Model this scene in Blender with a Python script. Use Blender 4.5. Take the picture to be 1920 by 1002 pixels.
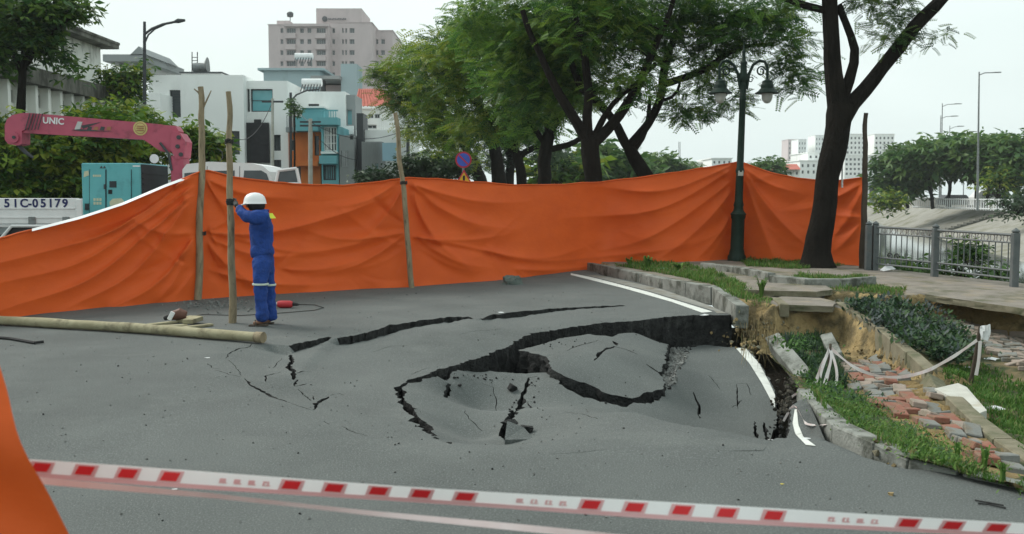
import bpy, math, random
import numpy as np
from mathutils import Vector, Matrix, noise, geometry
from mathutils.bvhtree import BVHTree

for _o in list(bpy.data.objects):
    bpy.data.objects.remove(_o)
scene = bpy.context.scene
col = scene.collection
R = math.radians
random.seed(7)
rng = np.random.default_rng(7)

# ------------------------------------------------------------------ camera, sky, sun, exposure
CAM_H = 1.75
FPX = 1867.0
PITCH = math.atan(136 / FPX)
cam_data = bpy.data.cameras.new('camera')
cam = bpy.data.objects.new('camera', cam_data)
col.objects.link(cam)
cam.location = (0, 0, CAM_H)
cam.rotation_euler = (math.pi / 2 - PITCH, 0, 0)
cam_data.sensor_width = 36.0
cam_data.lens = 36.0 * FPX / 1920
cam_data.clip_start = 0.05
cam_data.clip_end = 3000
cam_data.dof.use_dof = True
cam_data.dof.focus_distance = 12.5
cam_data.dof.aperture_fstop = 4.0
scene.camera = cam

SUN_FROM = Vector((-.66, .42, .72)).normalized()      # veiled sun, high on the left, beyond the screen
SUN_EL = math.asin(SUN_FROM.z)
world = bpy.data.worlds.new('World')
scene.world = world
world.use_nodes = True
wn = world.node_tree
wn.nodes.clear()
w_out = wn.nodes.new('ShaderNodeOutputWorld')
w_bg = wn.nodes.new('ShaderNodeBackground')
w_sky = wn.nodes.new('ShaderNodeTexSky')
w_sky.sky_type = 'NISHITA'
w_sky.sun_disc = False
w_sky.sun_elevation = SUN_EL
w_sky.sun_rotation = math.atan2(SUN_FROM.x, SUN_FROM.y) % (2 * math.pi)
w_sky.dust_density = 6.0
w_sky.air_density = 1.5
w_mix = wn.nodes.new('ShaderNodeMix')
w_mix.data_type = 'RGBA'
w_mix.inputs[0].default_value = 0.86         # a closed overcast deck over the blue sky
w_tc = wn.nodes.new('ShaderNodeTexCoord')
w_ns = wn.nodes.new('ShaderNodeTexNoise')
w_ns.inputs['Scale'].default_value = 1.6
w_ns.inputs['Detail'].default_value = 4
w_map = wn.nodes.new('ShaderNodeMapping')
w_map.inputs['Scale'].default_value = (1, 1, 2.5)
w_ramp = wn.nodes.new('ShaderNodeValToRGB')
w_ramp.color_ramp.elements[0].position = 0.3
w_ramp.color_ramp.elements[0].color = (7.5, 8.7, 8.55, 1)
w_ramp.color_ramp.elements[1].position = 0.72
w_ramp.color_ramp.elements[1].color = (9.9, 11.1, 10.9, 1)
wn.links.new(w_tc.outputs['Generated'], w_map.inputs['Vector'])
wn.links.new(w_map.outputs['Vector'], w_ns.inputs['Vector'])
wn.links.new(w_ns.outputs['Fac'], w_ramp.inputs['Fac'])
wn.links.new(w_sky.outputs['Color'], w_mix.inputs[6])
wn.links.new(w_ramp.outputs['Color'], w_mix.inputs[7])
wn.links.new(w_mix.outputs[2], w_bg.inputs['Color'])
w_bg.inputs['Strength'].default_value = 0.055
wn.links.new(w_bg.outputs['Background'], w_out.inputs['Surface'])

sun_data = bpy.data.lights.new('sun', 'SUN')
sun_data.energy = 1.5
sun_data.angle = R(28)
sun_data.color = (1.0, 0.97, 0.92)
sun = bpy.data.objects.new('sun', sun_data)
col.objects.link(sun)
sun.rotation_euler = (-SUN_FROM).to_track_quat('-Z', 'Y').to_euler()

scene.view_settings.view_transform = 'Standard'
scene.view_settings.look = 'None'
scene.view_settings.exposure = 1.02
scene.view_settings.gamma = 1.0
scene.view_settings.use_curve_mapping = False
scene.render.engine = 'CYCLES'
scene.cycles.use_denoising = True
scene.cycles.max_bounces = 6
scene.cycles.transparent_max_bounces = 8
scene.cycles.volume_bounces = 0

# ------------------------------------------------------------------ helpers
_c, _s = math.cos(PITCH), math.sin(PITCH)
def ray(px, py):
    a, b = (px - 960) / FPX, (501 - py) / FPX
    return Vector((a, _c + b * _s, -_s + b * _c))
def gp(px, py, z=0.0):            # the point of the level z seen in that direction
    d = ray(px, py)
    t = (z - CAM_H) / d.z
    return Vector((d.x * t, d.y * t, z))
def at(px, py, Y):                # the point at distance Y seen in that direction
    d = ray(px, py)
    t = Y / d.y
    return Vector((d.x * t, Y, CAM_H + d.z * t))
def pz(py, Y):
    return at(960, py, Y).z
def pX(px, Y):
    return (px - 960) / FPX * Y * (1.0)  # small pitch: the row changes this by under 1 %

ORG = {}
def reg(o, org):
    ORG[o.name] = Vector(org)
    return o
def org(o):
    return ORG.get(o.name, Vector((0, 0, 0))) if o is not None else Vector((0, 0, 0))
def tag(o, label=None, cat=None, group=None, kind=None):
    if label: o['label'] = label
    if cat: o['category'] = cat
    if group: o['group'] = group
    if kind: o['kind'] = kind
    return o
def thing(name, label, cat, loc=(0, 0, 0), group=None):
    o = bpy.data.objects.new(name, None)
    o.empty_display_size = 0.2
    col.objects.link(o)
    o.location = loc
    reg(o, loc)
    return tag(o, label, cat, group)
def link(name, me, parent=None):
    o = bpy.data.objects.new(name, me)
    col.objects.link(o)
    if parent is not None:
        o.parent = parent
    reg(o, org(parent))
    return o

class MB:
    def __init__(s):
        s.v, s.f, s.m = [], [], []
    def add(s, vs, fs, mi=0):
        b = len(s.v)
        s.v.extend([tuple(p) for p in vs])
        s.f.extend([tuple(b + i for i in f) for f in fs])
        s.m.extend([mi] * len(fs))
        return s
    def box(s, lo, hi, mi=0, M=None):
        (x0, y0, z0), (x1, y1, z1) = lo, hi
        vs = [(x0, y0, z0), (x1, y0, z0), (x1, y1, z0), (x0, y1, z0), (x0, y0, z1), (x1, y0, z1), (x1, y1, z1), (x0, y1, z1)]
        if M is not None:
            vs = [M @ Vector(p) for p in vs]
        return s.add(vs, [(0, 3, 2, 1), (4, 5, 6, 7), (0, 1, 5, 4), (1, 2, 6, 5), (2, 3, 7, 6), (3, 0, 4, 7)], mi)
    def bbox(s, lo, hi, b=0.02, mi=0, M=None):     # a box with chamfered edges
        x = [lo[0], lo[0] + b, hi[0] - b, hi[0]]
        vs, idx = [], {}
        lo, hi = Vector(lo), Vector(hi)
        fs = []
        def P(ax, sx, sy, sz):
            q = [0, 0, 0]
            for k, sg in enumerate((sx, sy, sz)):
                full = hi[k] if sg > 0 else lo[k]
                q[k] = full if k == ax else full - sg * b
            key = (ax, sx, sy, sz)
            if key not in idx:
                idx[key] = len(vs)
                vs.append(Vector(q))
            return idx[key]
        S = (-1, 1)
        for sx in S:
            fs.append([P(0, sx, -1, -1), P(0, sx, 1, -1), P(0, sx, 1, 1), P(0, sx, -1, 1)])
            fs.append([P(1, -1, sx, -1), P(1, 1, sx, -1), P(1, 1, sx, 1), P(1, -1, sx, 1)])
            fs.append([P(2, -1, -1, sx), P(2, 1, -1, sx), P(2, 1, 1, sx), P(2, -1, 1, sx)])
        for a_ in S:
            for b_ in S:
                fs.append([P(0, a_, b_, -1), P(0, a_, b_, 1), P(1, a_, b_, 1), P(1, a_, b_, -1)])
                fs.append([P(0, a_, -1, b_), P(0, a_, 1, b_), P(2, a_, 1, b_), P(2, a_, -1, b_)])
                fs.append([P(1, -1, a_, b_), P(1, 1, a_, b_), P(2, 1, a_, b_), P(2, -1, a_, b_)])
                for c_ in S:
                    fs.append([P(0, a_, b_, c_), P(1, a_, b_, c_), P(2, a_, b_, c_)])
        cen = (lo + hi) / 2
        out = []
        for f in fs:
            p = [vs[i] for i in f]
            n = (p[1] - p[0]).cross(p[2] - p[0])
            m = sum(p, Vector()) / len(p) - cen
            out.append(f if n.dot(m) > 0 else f[::-1])
        if M is not None:
            vs = [M @ p for p in vs]
        return s.add(vs, out, mi)
    def tube(s, pts, rad, n=8, mi=0, cap=True):
        pts = [Vector(p) for p in pts]
        if not hasattr(rad, '__len__'):
            rad = [rad] * len(pts)
        rings = []
        up = None
        for i, p in enumerate(pts):
            t = (pts[min(i + 1, len(pts) - 1)] - pts[max(i - 1, 0)])
            if t.length < 1e-9: t = Vector((0, 0, 1))
            t.normalize()
            if up is None:
                up = Vector((0, 0, 1)) if abs(t.z) < 0.9 else Vector((1, 0, 0))
            a = t.cross(up)
            if a.length < 1e-6: a = t.orthogonal()
            a.normalize()
            b = a.cross(t); b.normalize()
            up = b
            rings.append([p + (a * math.cos(2 * math.pi * k / n) + b * math.sin(2 * math.pi * k / n)) * rad[i] for k in range(n)])
        vs = [q for r in rings for q in r]
        fs = []
        for i in range(len(pts) - 1):
            for k in range(n):
                k2 = (k + 1) % n
                fs.append((i * n + k, i * n + k2, (i + 1) * n + k2, (i + 1) * n + k))
        if cap:
            fs.append(tuple(range(n)))
            fs.append(tuple((len(pts) - 1) * n + k for k in range(n))[::-1])
        return s.add(vs, fs, mi)
    def lathe(s, prof, c=(0, 0, 0), n=16, mi=0):     # prof: (radius, z)
        c = Vector(c)
        vs, fs = [], []
        for r, z in prof:
            for k in range(n):
                a = 2 * math.pi * k / n
                vs.append(c + Vector((r * math.cos(a), r * math.sin(a), z)))
        for i in range(len(prof) - 1):
            for k in range(n):
                k2 = (k + 1) % n
                fs.append((i * n + k, i * n + k2, (i + 1) * n + k2, (i + 1) * n + k))
        fs.append(tuple(range(n))[::-1])
        fs.append(tuple((len(prof) - 1) * n + k for k in range(n)))
        return s.add(vs, fs, mi)
    def prism(s, poly, ax, a0, a1, mi=0):            # polygon in the two other axes, extruded along ax
        def mk(p, a):
            q = [p[0], p[1]]
            q.insert(ax, a)
            return q
        n = len(poly)
        vs = [mk(p, a0) for p in poly] + [mk(p, a1) for p in poly]
        fs = [tuple(range(n))[::-1], tuple(range(n, 2 * n))]
        fs += [(i, (i + 1) % n, n + (i + 1) % n, n + i) for i in range(n)]
        return s.add(vs, fs, mi)
    def rock(s, c, r, mi=0, sq=(1, 1, 1), rot=None):
        M = Matrix.Rotation(random.uniform(0, 6.28), 3, Vector((random.uniform(-1, 1), random.uniform(-1, 1), random.uniform(-1, 1))).normalized()) if rot is None else rot
        vs = []
        for x, y, z in ((0, 0, 1), (0, 0, -1), (1, 0, 0), (-1, 0, 0), (0, 1, 0), (0, -1, 0), (.65, .65, .5), (-.65, .6, -.45), (.6, -.65, -.5), (-.6, -.65, .5)):
            k = random.uniform(.7, 1.15) * r
            q = M @ (Vector((x, y, z)) * k)
            vs.append(Vector(c) + Vector((q.x * sq[0], q.y * sq[1], q.z * sq[2])))
        fs = hull(vs)
        return s.add(vs, fs, mi)
    def mesh(s, name, mats, parent=None, smooth=False, offs=None):
        me = bpy.data.meshes.new(name)
        o3 = org(parent) if offs is None else Vector(offs)
        me.from_pydata([(p[0] - o3.x, p[1] - o3.y, p[2] - o3.z) for p in s.v], [], s.f)
        if not isinstance(mats, (list, tuple)):
            mats = [mats]
        for m in mats:
            me.materials.append(m)
        if len(mats) > 1:
            me.polygons.foreach_set('material_index', s.m)
        if smooth:
            me.polygons.foreach_set('use_smooth', [True] * len(me.polygons))
            try: me.set_sharp_from_angle(angle=R(40))
            except Exception: pass
        me.update()
        return me
    def build(s, name, mats, parent=None, smooth=False):
        return link(name, s.mesh(name, mats, parent, smooth), parent)

import bmesh
def hull(vs):
    bm = bmesh.new()
    bv = [bm.verts.new(v) for v in vs]
    for i, v in enumerate(bv): v.index = i
    r = bmesh.ops.convex_hull(bm, input=bv)
    fs = [tuple(v.index for v in f.verts) for f in bm.faces]
    bm.free()
    return fs

def fast_mesh(name, V, F, mats, mi=None, smooth=False):     # V (n,3), F (m,k) arrays
    me = bpy.data.meshes.new(name)
    n, k = F.shape
    me.vertices.add(len(V))
    me.vertices.foreach_set('co', np.asarray(V, dtype=np.float32).ravel())
    me.loops.add(n * k)
    me.loops.foreach_set('vertex_index', np.asarray(F, dtype=np.int32).ravel())
    me.polygons.add(n)
    me.polygons.foreach_set('loop_start', np.arange(0, n * k, k, dtype=np.int32))
    me.polygons.foreach_set('loop_total', np.full(n, k, dtype=np.int32))
    for m in (mats if isinstance(mats, (list, tuple)) else [mats]):
        me.materials.append(m)
    if mi is not None:
        me.polygons.foreach_set('material_index', np.asarray(mi, dtype=np.int32))
    if smooth:
        me.polygons.foreach_set('use_smooth', np.ones(n, dtype=bool))
    me.update(calc_edges=True)
    return me

def text_mesh(txt, size, name, material, parent, M, extrude=0.004, bold=0.0, shear=0.0, space=1.0):
    cu = bpy.data.curves.new('lettering', 'FONT')
    cu.body = txt
    cu.size = size
    cu.extrude = extrude
    cu.offset = bold
    cu.shear = shear
    cu.space_character = space
    cu.align_x = 'CENTER'
    cu.align_y = 'CENTER'
    cu.resolution_u = 3
    t = bpy.data.objects.new('lettering_tmp', cu)
    col.objects.link(t)
    dg = bpy.context.evaluated_depsgraph_get()
    me = bpy.data.meshes.new_from_object(t.evaluated_get(dg))
    bpy.data.objects.remove(t)
    bpy.data.curves.remove(cu)
    o3 = org(parent)
    me.transform(Matrix.Translation(-o3) @ M)
    me.materials.clear()
    me.materials.append(material)
    me.name = name
    return link(name, me, parent)

def fbm(x, y, z=0.0, sc=1.0, oct=3):
    v, a = 0.0, 1.0
    p = Vector((x * sc, y * sc, z * sc))
    for _ in range(oct):
        v += a * noise.noise(p)
        p = p * 2.03
        a *= .5
    return v

# ------------------------------------------------------------------ materials
def mat(name, c1, c2=None, scale=4.0, rough=0.85, bump=0.0, bscale=30.0, metal=0.0, spec=0.3, transl=0.0,
        c3=None, s3=1.0, t3=0.6, c4=None, s4=1.0, t4=0.6, st4=None, detail=5.0, stretch=(1, 1, 1), speck=None, sspeck=120.0, bdist=0.02):
    m = bpy.data.materials.new(name)
    m.use_nodes = True
    nt = m.node_tree
    N, L = nt.nodes, nt.links
    bs = N['Principled BSDF']
    out = N['Material Output']
    bs.inputs['Roughness'].default_value = rough
    bs.inputs['Metallic'].default_value = metal
    bs.inputs['Specular IOR Level'].default_value = spec
    tc = N.new('ShaderNodeTexCoord')
    mp = N.new('ShaderNodeMapping')
    mp.inputs['Scale'].default_value = stretch
    L.new(tc.outputs['Object'], mp.inputs['Vector'])
    def nz(sc, det, ro=0.55):
        n = N.new('ShaderNodeTexNoise')
        n.inputs['Scale'].default_value = sc
        n.inputs['Detail'].default_value = det
        n.inputs['Roughness'].default_value = ro
        L.new(mp.outputs['Vector'], n.inputs['Vector'])
        return n
    def ramp(src, p0, p1):
        r = N.new('ShaderNodeMapRange')
        r.inputs['From Min'].default_value = p0
        r.inputs['From Max'].default_value = p1
        L.new(src, r.inputs['Value'])
        return r.outputs['Result']
    def mix(f, a, b):
        x = N.new('ShaderNodeMix')
        x.data_type = 'RGBA'
        L.new(f, x.inputs[0])
        for k, v in ((6, a), (7, b)):
            if isinstance(v, tuple): x.inputs[k].default_value = (*v[:3], 1)
            else: L.new(v, x.inputs[k])
        return x.outputs[2]
    c2 = c2 or tuple(min(1, v * 1.18) for v in c1)
    cur = mix(ramp(nz(scale, detail).outputs['Fac'], 0.3, 0.7), tuple(c1), tuple(c2))
    if c3 is not None:
        cur = mix(ramp(nz(s3, 6, 0.65).outputs['Fac'], t3 - 0.07, t3 + 0.1), cur, tuple(c3))
    if c4 is not None:
        n4 = nz(s4, 7, 0.62)
        if st4 is not None:
            m4 = N.new('ShaderNodeMapping')
            m4.inputs['Scale'].default_value = st4
            L.new(tc.outputs['Object'], m4.inputs['Vector'])
            L.new(m4.outputs['Vector'], n4.inputs['Vector'])
        cur = mix(ramp(n4.outputs['Fac'], t4 - 0.06, t4 + 0.14), cur, tuple(c4))
    if speck is not None:
        cur = mix(ramp(nz(sspeck, 2, 0.6).outputs['Fac'], 0.5, 0.75), cur, tuple(speck))
    L.new(cur, bs.inputs['Base Color'])
    if bump > 0:
        b = N.new('ShaderNodeBump')
        b.inputs['Strength'].default_value = bump
        b.inputs['Distance'].default_value = bdist
        L.new(nz(bscale, 4, 0.6).outputs['Fac'], b.inputs['Height'])
        L.new(b.outputs['Normal'], bs.inputs['Normal'])
    if transl > 0:
        tr = N.new('ShaderNodeBsdfTranslucent')
        L.new(cur, tr.inputs['Color'])
        ms = N.new('ShaderNodeMixShader')
        ms.inputs[0].default_value = transl
        L.new(bs.outputs[0], ms.inputs[1])
        L.new(tr.outputs[0], ms.inputs[2])
        L.new(ms.outputs[0], out.inputs['Surface'])
    return m

A = {}
A['asphalt'] = mat('asphalt', (.085, .094, .091), (.110, .121, .116), scale=1.0, rough=.9, bump=.75, bscale=85, c3=(.070, .078, .075), s3=.3, t3=.56, c4=(.135, .145, .137), s4=.8, t4=.62, st4=(.8, 1.0, 1), speck=(.19, .21, .20), sspeck=80, bdist=.018)
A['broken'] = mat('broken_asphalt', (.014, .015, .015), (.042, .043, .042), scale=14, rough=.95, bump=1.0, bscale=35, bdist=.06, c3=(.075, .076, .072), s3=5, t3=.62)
A['rubble'] = mat('rubble_stone', (.12, .125, .118), (.24, .245, .23), scale=9, rough=.95, bump=.8, bscale=50, c3=(.07, .07, .065), s3=7, t3=.6)
A['soil_dark'] = mat('dark_soil', (.035, .032, .026), (.075, .066, .05), scale=6, rough=1, bump=1, bscale=14, bdist=.06)
A['soil'] = mat('yellow_soil', (.23, .165, .075), (.36, .27, .13), scale=4.5, rough=1, bump=1, bscale=12, c3=(.12, .095, .05), s3=3.2, t3=.52, bdist=.06)
A['clay'] = mat('ochre_sand', (.19, .135, .06), (.27, .195, .09), scale=7, rough=1, bump=.9, bscale=28, c3=(.3, .2, .08), s3=5, t3=.6, bdist=.04)
A['turf'] = mat('turf_earth', (.028, .042, .016), (.05, .065, .025), scale=6, rough=1, bump=.8, bscale=24, c3=(.15, .115, .06), s3=2.4, t3=.5, bdist=.04)
A['walk'] = mat('old_paving', (.17, .15, .125), (.25, .225, .195), scale=3, rough=.95, bump=.8, bscale=26, c3=(.10, .10, .06), s3=1.6, t3=.56, c4=(.27, .22, .15), s4=2.3, t4=.6)
A['paint'] = mat('road_paint', (.55, .57, .53), (.66, .68, .64), scale=8, rough=.8, bump=.3, bscale=70, c3=(.30, .31, .29), s3=9, t3=.63)
A['kerb'] = mat('kerb_concrete', (.185, .195, .175), (.27, .28, .255), scale=5, rough=.95, bump=.6, bscale=38, c3=(.07, .075, .06), s3=3.2, t3=.52)
A['kerb_old'] = mat('mossy_concrete', (.15, .135, .09), (.22, .2, .14), scale=5, rough=.95, bump=.6, bscale=30, c3=(.10, .105, .06), s3=2.6, t3=.55)
A['pale'] = mat('pale_concrete', (.40, .40, .355), (.5, .5, .45), scale=4, rough=.9, bump=.5, bscale=22, c3=(.36, .33, .25), s3=2.2, t3=.62)
A['brick_red'] = mat('red_paver', (.215, .088, .062), (.285, .13, .09), scale=9, rough=.95, bump=.5, bscale=45, c3=(.17, .125, .085), s3=4, t3=.54)
A['brick_grey'] = mat('grey_paver', (.165, .172, .16), (.225, .232, .217), scale=9, rough=.95, bump=.5, bscale=45, c3=(.15, .125, .085), s3=4, t3=.55)
A['brick_tan'] = mat('tan_paver', (.25, .2, .165), (.33, .27, .225), scale=9, rough=.95, bump=.5, bscale=45, c3=(.16, .15, .11), s3=4, t3=.58)
A['wood'] = mat('raw_pole_wood', (.20, .155, .095), (.33, .27, .175), scale=3.5, rough=.85, bump=.5, bscale=18, c3=(.10, .08, .05), s3=4.5, t3=.6, stretch=(4, 4, 1))
A['wood_dark'] = mat('dark_pole_wood', (.045, .035, .026), (.08, .062, .045), scale=4, rough=.9, bump=.5, bscale=18)
A['log'] = mat('barked_log', (.24, .215, .13), (.36, .33, .215), scale=4, rough=.85, bump=.4, bscale=20, c3=(.13, .11, .065), s3=3.5, t3=.6)
A['black'] = mat('black_plastic', (.015, .015, .016), rough=.6)
A['rubber'] = mat('rubber', (.02, .02, .02), rough=.8)
A['white'] = mat('white_paint', (.66, .67, .66), (.74, .75, .74), scale=3, rough=.45, spec=.5, c3=(.5, .5, .47), s3=1.2, t3=.68)
A['glass'] = mat('dark_glass', (.03, .04, .045), (.05, .06, .065), rough=.08, spec=.6)
A['metal'] = mat('grey_metal', (.15, .165, .165), (.23, .25, .25), scale=7, rough=.55, metal=.2, spec=.5, c3=(.10, .09, .08), s3=6, t3=.62)
A['steel'] = mat('steel', (.35, .36, .36), rough=.4, metal=.7)
A['bag'] = mat('plastic_bag', (.72, .74, .74), (.8, .82, .82), rough=.4, transl=.25, bump=.6, bscale=30)
# ------------------------------------------------------------------ sheets of ground
FAR = 27.0
HAZE = 0.00035
def inside(poly, X, Y):
    P = np.asarray([(p[0], p[1]) for p in poly], float)
    r = np.zeros(len(X), bool)
    j = len(P) - 1
    for i in range(len(P)):
        xi, yi, xj, yj = P[i, 0], P[i, 1], P[j, 0], P[j, 1]
        c = ((yi > Y) != (yj > Y)) & (X < (xj - xi) * (Y - yi) / (yj - yi + 1e-15) + xi)
        r ^= c
        j = i
    return r
def proj(V):                                   # world points to directions, for picking regions
    V = np.asarray(V, float)
    d = V - np.array([0, 0, CAM_H])
    dep = d[:, 1] * _c - d[:, 2] * _s
    up = d[:, 1] * _s + d[:, 2] * _c
    return 960 + FPX * d[:, 0] / dep, 501 - FPX * up / dep
def tps(pts, reg_=1e-4):
    P = np.asarray(pts, float)
    X, z = P[:, :2], P[:, 2]
    n = len(X)
    def phi(r2):
        return 0.5 * r2 * np.log(r2 + 1e-9)
    K = phi(((X[:, None] - X[None]) ** 2).sum(-1)) + reg_ * np.eye(n)
    Q = np.hstack([np.ones((n, 1)), X])
    M_ = np.block([[K, Q], [Q.T, np.zeros((3, 3))]])
    w = np.linalg.lstsq(M_, np.concatenate([z, np.zeros(3)]), rcond=None)[0]
    def f(x, y):
        x, y = np.asarray(x, float), np.asarray(y, float)
        out = np.empty(len(x))
        for a in range(0, len(x), 4000):
            xx = np.stack([x[a:a + 4000], y[a:a + 4000]], 1)
            out[a:a + 4000] = phi(((xx[:, None] - X[None]) ** 2).sum(-1)) @ w[:n] + w[n] + xx @ w[n + 1:]
        return out
    return f
def resample(pts, step, jit=0.0, closed=False, seed=0):
    out = []
    n = len(pts)
    r = random.Random(seed)
    for i in range(n if closed else n - 1):
        a, b = Vector(pts[i]), Vector(pts[(i + 1) % n])
        L = (b - a).length
        k = max(1, int(L / step))
        nn = Vector((-(b - a).y, (b - a).x, 0))
        if nn.length > 0: nn.normalize()
        for q in range(k):
            t = q / k
            p = a.lerp(b, t)
            if jit:
                p = p + nn * (jit * (0.7 * noise.noise(p * 5.0) + 0.9 * noise.noise(p * 14.0) + r.uniform(-.35, .35)))
            out.append(p)
    if not closed:
        out.append(Vector(pts[-1]))
    return out
def tri_mesh(outer, holes, pts):
    """constrained triangulation of outer minus holes with the inner points"""
    V, E = [], []
    for lp in [outer] + holes:
        b = len(V)
        V += [Vector((p[0], p[1])) for p in lp]
        E += [(b + i, b + (i + 1) % len(lp)) for i in range(len(lp))]
    V += [Vector((p[0], p[1])) for p in pts]
    r = geometry.delaunay_2d_cdt(V, E, [], 0, 1e-5)
    vo = np.array([(v[0], v[1]) for v in r[0]])
    F = np.array([f for f in r[2] if len(f) == 3])
    c = vo[F].mean(1)
    k = inside(outer, c[:, 0], c[:, 1])
    for h in holes:
        k &= ~inside(h, c[:, 0], c[:, 1])
    F = F[k]
    a, b, cc = vo[F[:, 0]], vo[F[:, 1]], vo[F[:, 2]]
    ar = (b[:, 0] - a[:, 0]) * (cc[:, 1] - a[:, 1]) - (b[:, 1] - a[:, 1]) * (cc[:, 0] - a[:, 0])
    F[ar < 0] = F[ar < 0][:, ::-1]
    F = F[np.abs(ar) > 1e-9]
    return vo, F
def grid_pts(x0, x1, y0, y1, s, outer, holes, jit=.3, cut=None):
    xs, ys = np.arange(x0, x1, s), np.arange(y0, y1, s * .87)
    X, Y = np.meshgrid(xs, ys)
    X = X + (np.arange(len(ys)) % 2)[:, None] * s * .5
    X, Y = X.ravel() + rng.uniform(-jit, jit, X.size) * s, Y.ravel() + rng.uniform(-jit, jit, X.size) * s
    k = inside(outer, X, Y)
    for h in holes:
        k &= ~inside(h, X, Y)
    if cut is not None:
        k &= ~((X > cut[0]) & (X < cut[1]) & (Y > cut[2]) & (Y < cut[3]))
    return list(zip(X[k], Y[k]))
def boundary_edges(F):
    cnt = {}
    for f in F:
        for i in range(3):
            a, b = int(f[i]), int(f[(i + 1) % 3])
            k = (min(a, b), max(a, b))
            cnt[k] = None if k in cnt else (a, b)
    return [e for e in cnt.values() if e is not None]
def slab_mesh(name, vo, F, z, mats, thick, rough_=.034, parent=None):
    """top faces from the triangulation, torn sides hanging down from every free edge (second material)"""
    n = len(vo)
    V = [(vo[i, 0], vo[i, 1], z[i]) for i in range(n)]
    faces = [tuple(int(q) for q in f) for f in F]
    mi = [0] * len(faces)
    low = {}
    def lowv(i, lev):
        k = (i, lev)
        if k not in low:
            r = random.Random(i * 7 + lev)
            low[k] = len(V)
            zz = z[i] - thick * (lev / 5.0 + r.uniform(-.06, .06))
            V.append((vo[i, 0] + r.uniform(-rough_, rough_), vo[i, 1] + r.uniform(-rough_, rough_), zz))
        return low[k]
    for a, b in boundary_edges(F):
        lv = [(a, b)] + [(lowv(a, k), lowv(b, k)) for k in range(1, 6)]
        for (p, q), (p2, q2) in zip(lv, lv[1:]):
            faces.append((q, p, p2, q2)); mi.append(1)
    me = bpy.data.meshes.new(name)
    me.from_pydata(V, [], faces)
    for m in mats: me.materials.append(m)
    me.polygons.foreach_set('material_index', mi)
    sm = [m == 0 for m in mi]
    me.polygons.foreach_set('use_smooth', sm)
    try: me.set_sharp_from_angle(angle=R(50))
    except Exception: pass
    me.update()
    return link(name, me, parent)
def slit(px_pts, w, zf, seed=1):
    """a thin tapered jagged crack along a traced line, as an outline in plan"""
    r = random.Random(seed)
    P = []
    for px, py in px_pts:
        z = -.1
        for _ in range(4):
            g = gp(px, py, z)
            z = float(zf([g.x], [g.y])[0])
        P.append(gp(px, py, z))
    P = [Vector((p.x, p.y, 0)) for p in P]
    D = resample(P, .06, .018, seed=seed)
    n = len(D)
    Lf, Rt = [], []
    for i, p in enumerate(D):
        t = (D[min(i + 1, n - 1)] - D[max(i - 1, 0)])
        nn = Vector((-t.y, t.x, 0)).normalized()
        ww = w * (math.sin(math.pi * (i + .3) / (n - .4)) ** .5 if n > 2 else 1) * r.uniform(.35, 1.25) * .5
        ww = max(ww, .003)
        Lf.append(p + nn * ww)
        Rt.append(p - nn * ww)
    return Lf + Rt[::-1]

# ---- the road: an outer sheet with the long upper crack, and the dropped plates
A_TAB = [(541, 645, 661), (572, 638, 651), (603, 632, 642), (622, 630, 634), (632, 631, 646), (667, 627, 642), (699, 621, 636), (731, 611, 628), (754, 608, 621),
         (795, 602, 613), (843, 597, 607), (878, 596, 600), (888, 600, 602), (905, 600, 603), (919, 592, 601), (955, 587, 597), (992, 584, 593), (1035, 579, 586), (1083, 576, 580), (1130, 574, 577), (1178, 572, 573.5)]
aX, aY, aD = [], [], []
for i in range(len(A_TAB) - 1):
    p, q = A_TAB[i], A_TAB[i + 1]
    k = max(1, int((q[0] - p[0]) / 5))
    for j in range(k):
        t = j / k
        px, u, l = (p[s_] + (q[s_] - p[s_]) * t for s_ in range(3))
        w0 = l - u
        u += min(2.0, w0 * .25) * noise.noise(Vector((px * .11, 3.3, 0))) + 1.2 * noise.noise(Vector((px * .31, 8.3, 0)))
        l += min(2.5, w0 * .35) * noise.noise(Vector((px * .13, 9.3, 0)))
        g = gp(px, u, 0)
        d = max(.004, -at(px, max(l, u + .6), g.y - .02).z)
        aX.append(g.x); aY.append(g.y); aD.append(d)
aX, aY, aD = np.array(aX), np.array(aY), np.array(aD)
_o = np.argsort(aX)
aX, aY, aD = aX[_o], aY[_o], aD[_o]
def a_drop(x, y):
    x, y = np.asarray(x, float), np.asarray(y, float)
    yc = np.interp(x, aX, aY) - .01
    d = np.interp(x, np.r_[aX[0] - .55, aX, aX[-1] + .3], np.r_[0, aD, 0])
    return np.where(y < yc, d * np.exp(-np.maximum(yc - y, 0) / 1.3), 0.0)

G3 = lambda L_: [gp(*p) for p in L_]
B_UP = G3([(786, 706, -.13), (824, 691, -.13), (850, 686, -.13), (882, 675, -.13), (918, 663, -.12), (952, 649, -.10), (972, 634, -.08), (995, 623, -.07), (1065, 613, -.06), (1137, 604, -.04), (1185, 602, -.03), (1247, 595, -.01), (1301, 591, 0), (1369, 591, 0)])
L_OUT = G3([(760, 715, -.13), (738, 728, -.13), (748, 750, -.135), (765, 778, -.125), (790, 806, -.10), (843, 833, -.045)])
NEAR = G3([(870, 841, -.012), (920, 845, -.012), (970, 845, -.015), (700, 868, 0), (800, 875, 0), (900, 875, 0), (1000, 872, 0), (1100, 868, 0), (1200, 855, -.005), (1300, 855, -.005), (1400, 862, -.005), (1500, 870, 0), (1600, 885, 0), (600, 830, 0),
           (1050, 825, -.07), (1050, 782, -.2), (1120, 795, -.10), (1200, 795, -.05), (1200, 776, -.1), (1330, 805, -.04), (1430, 830, -.05)])
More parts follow.
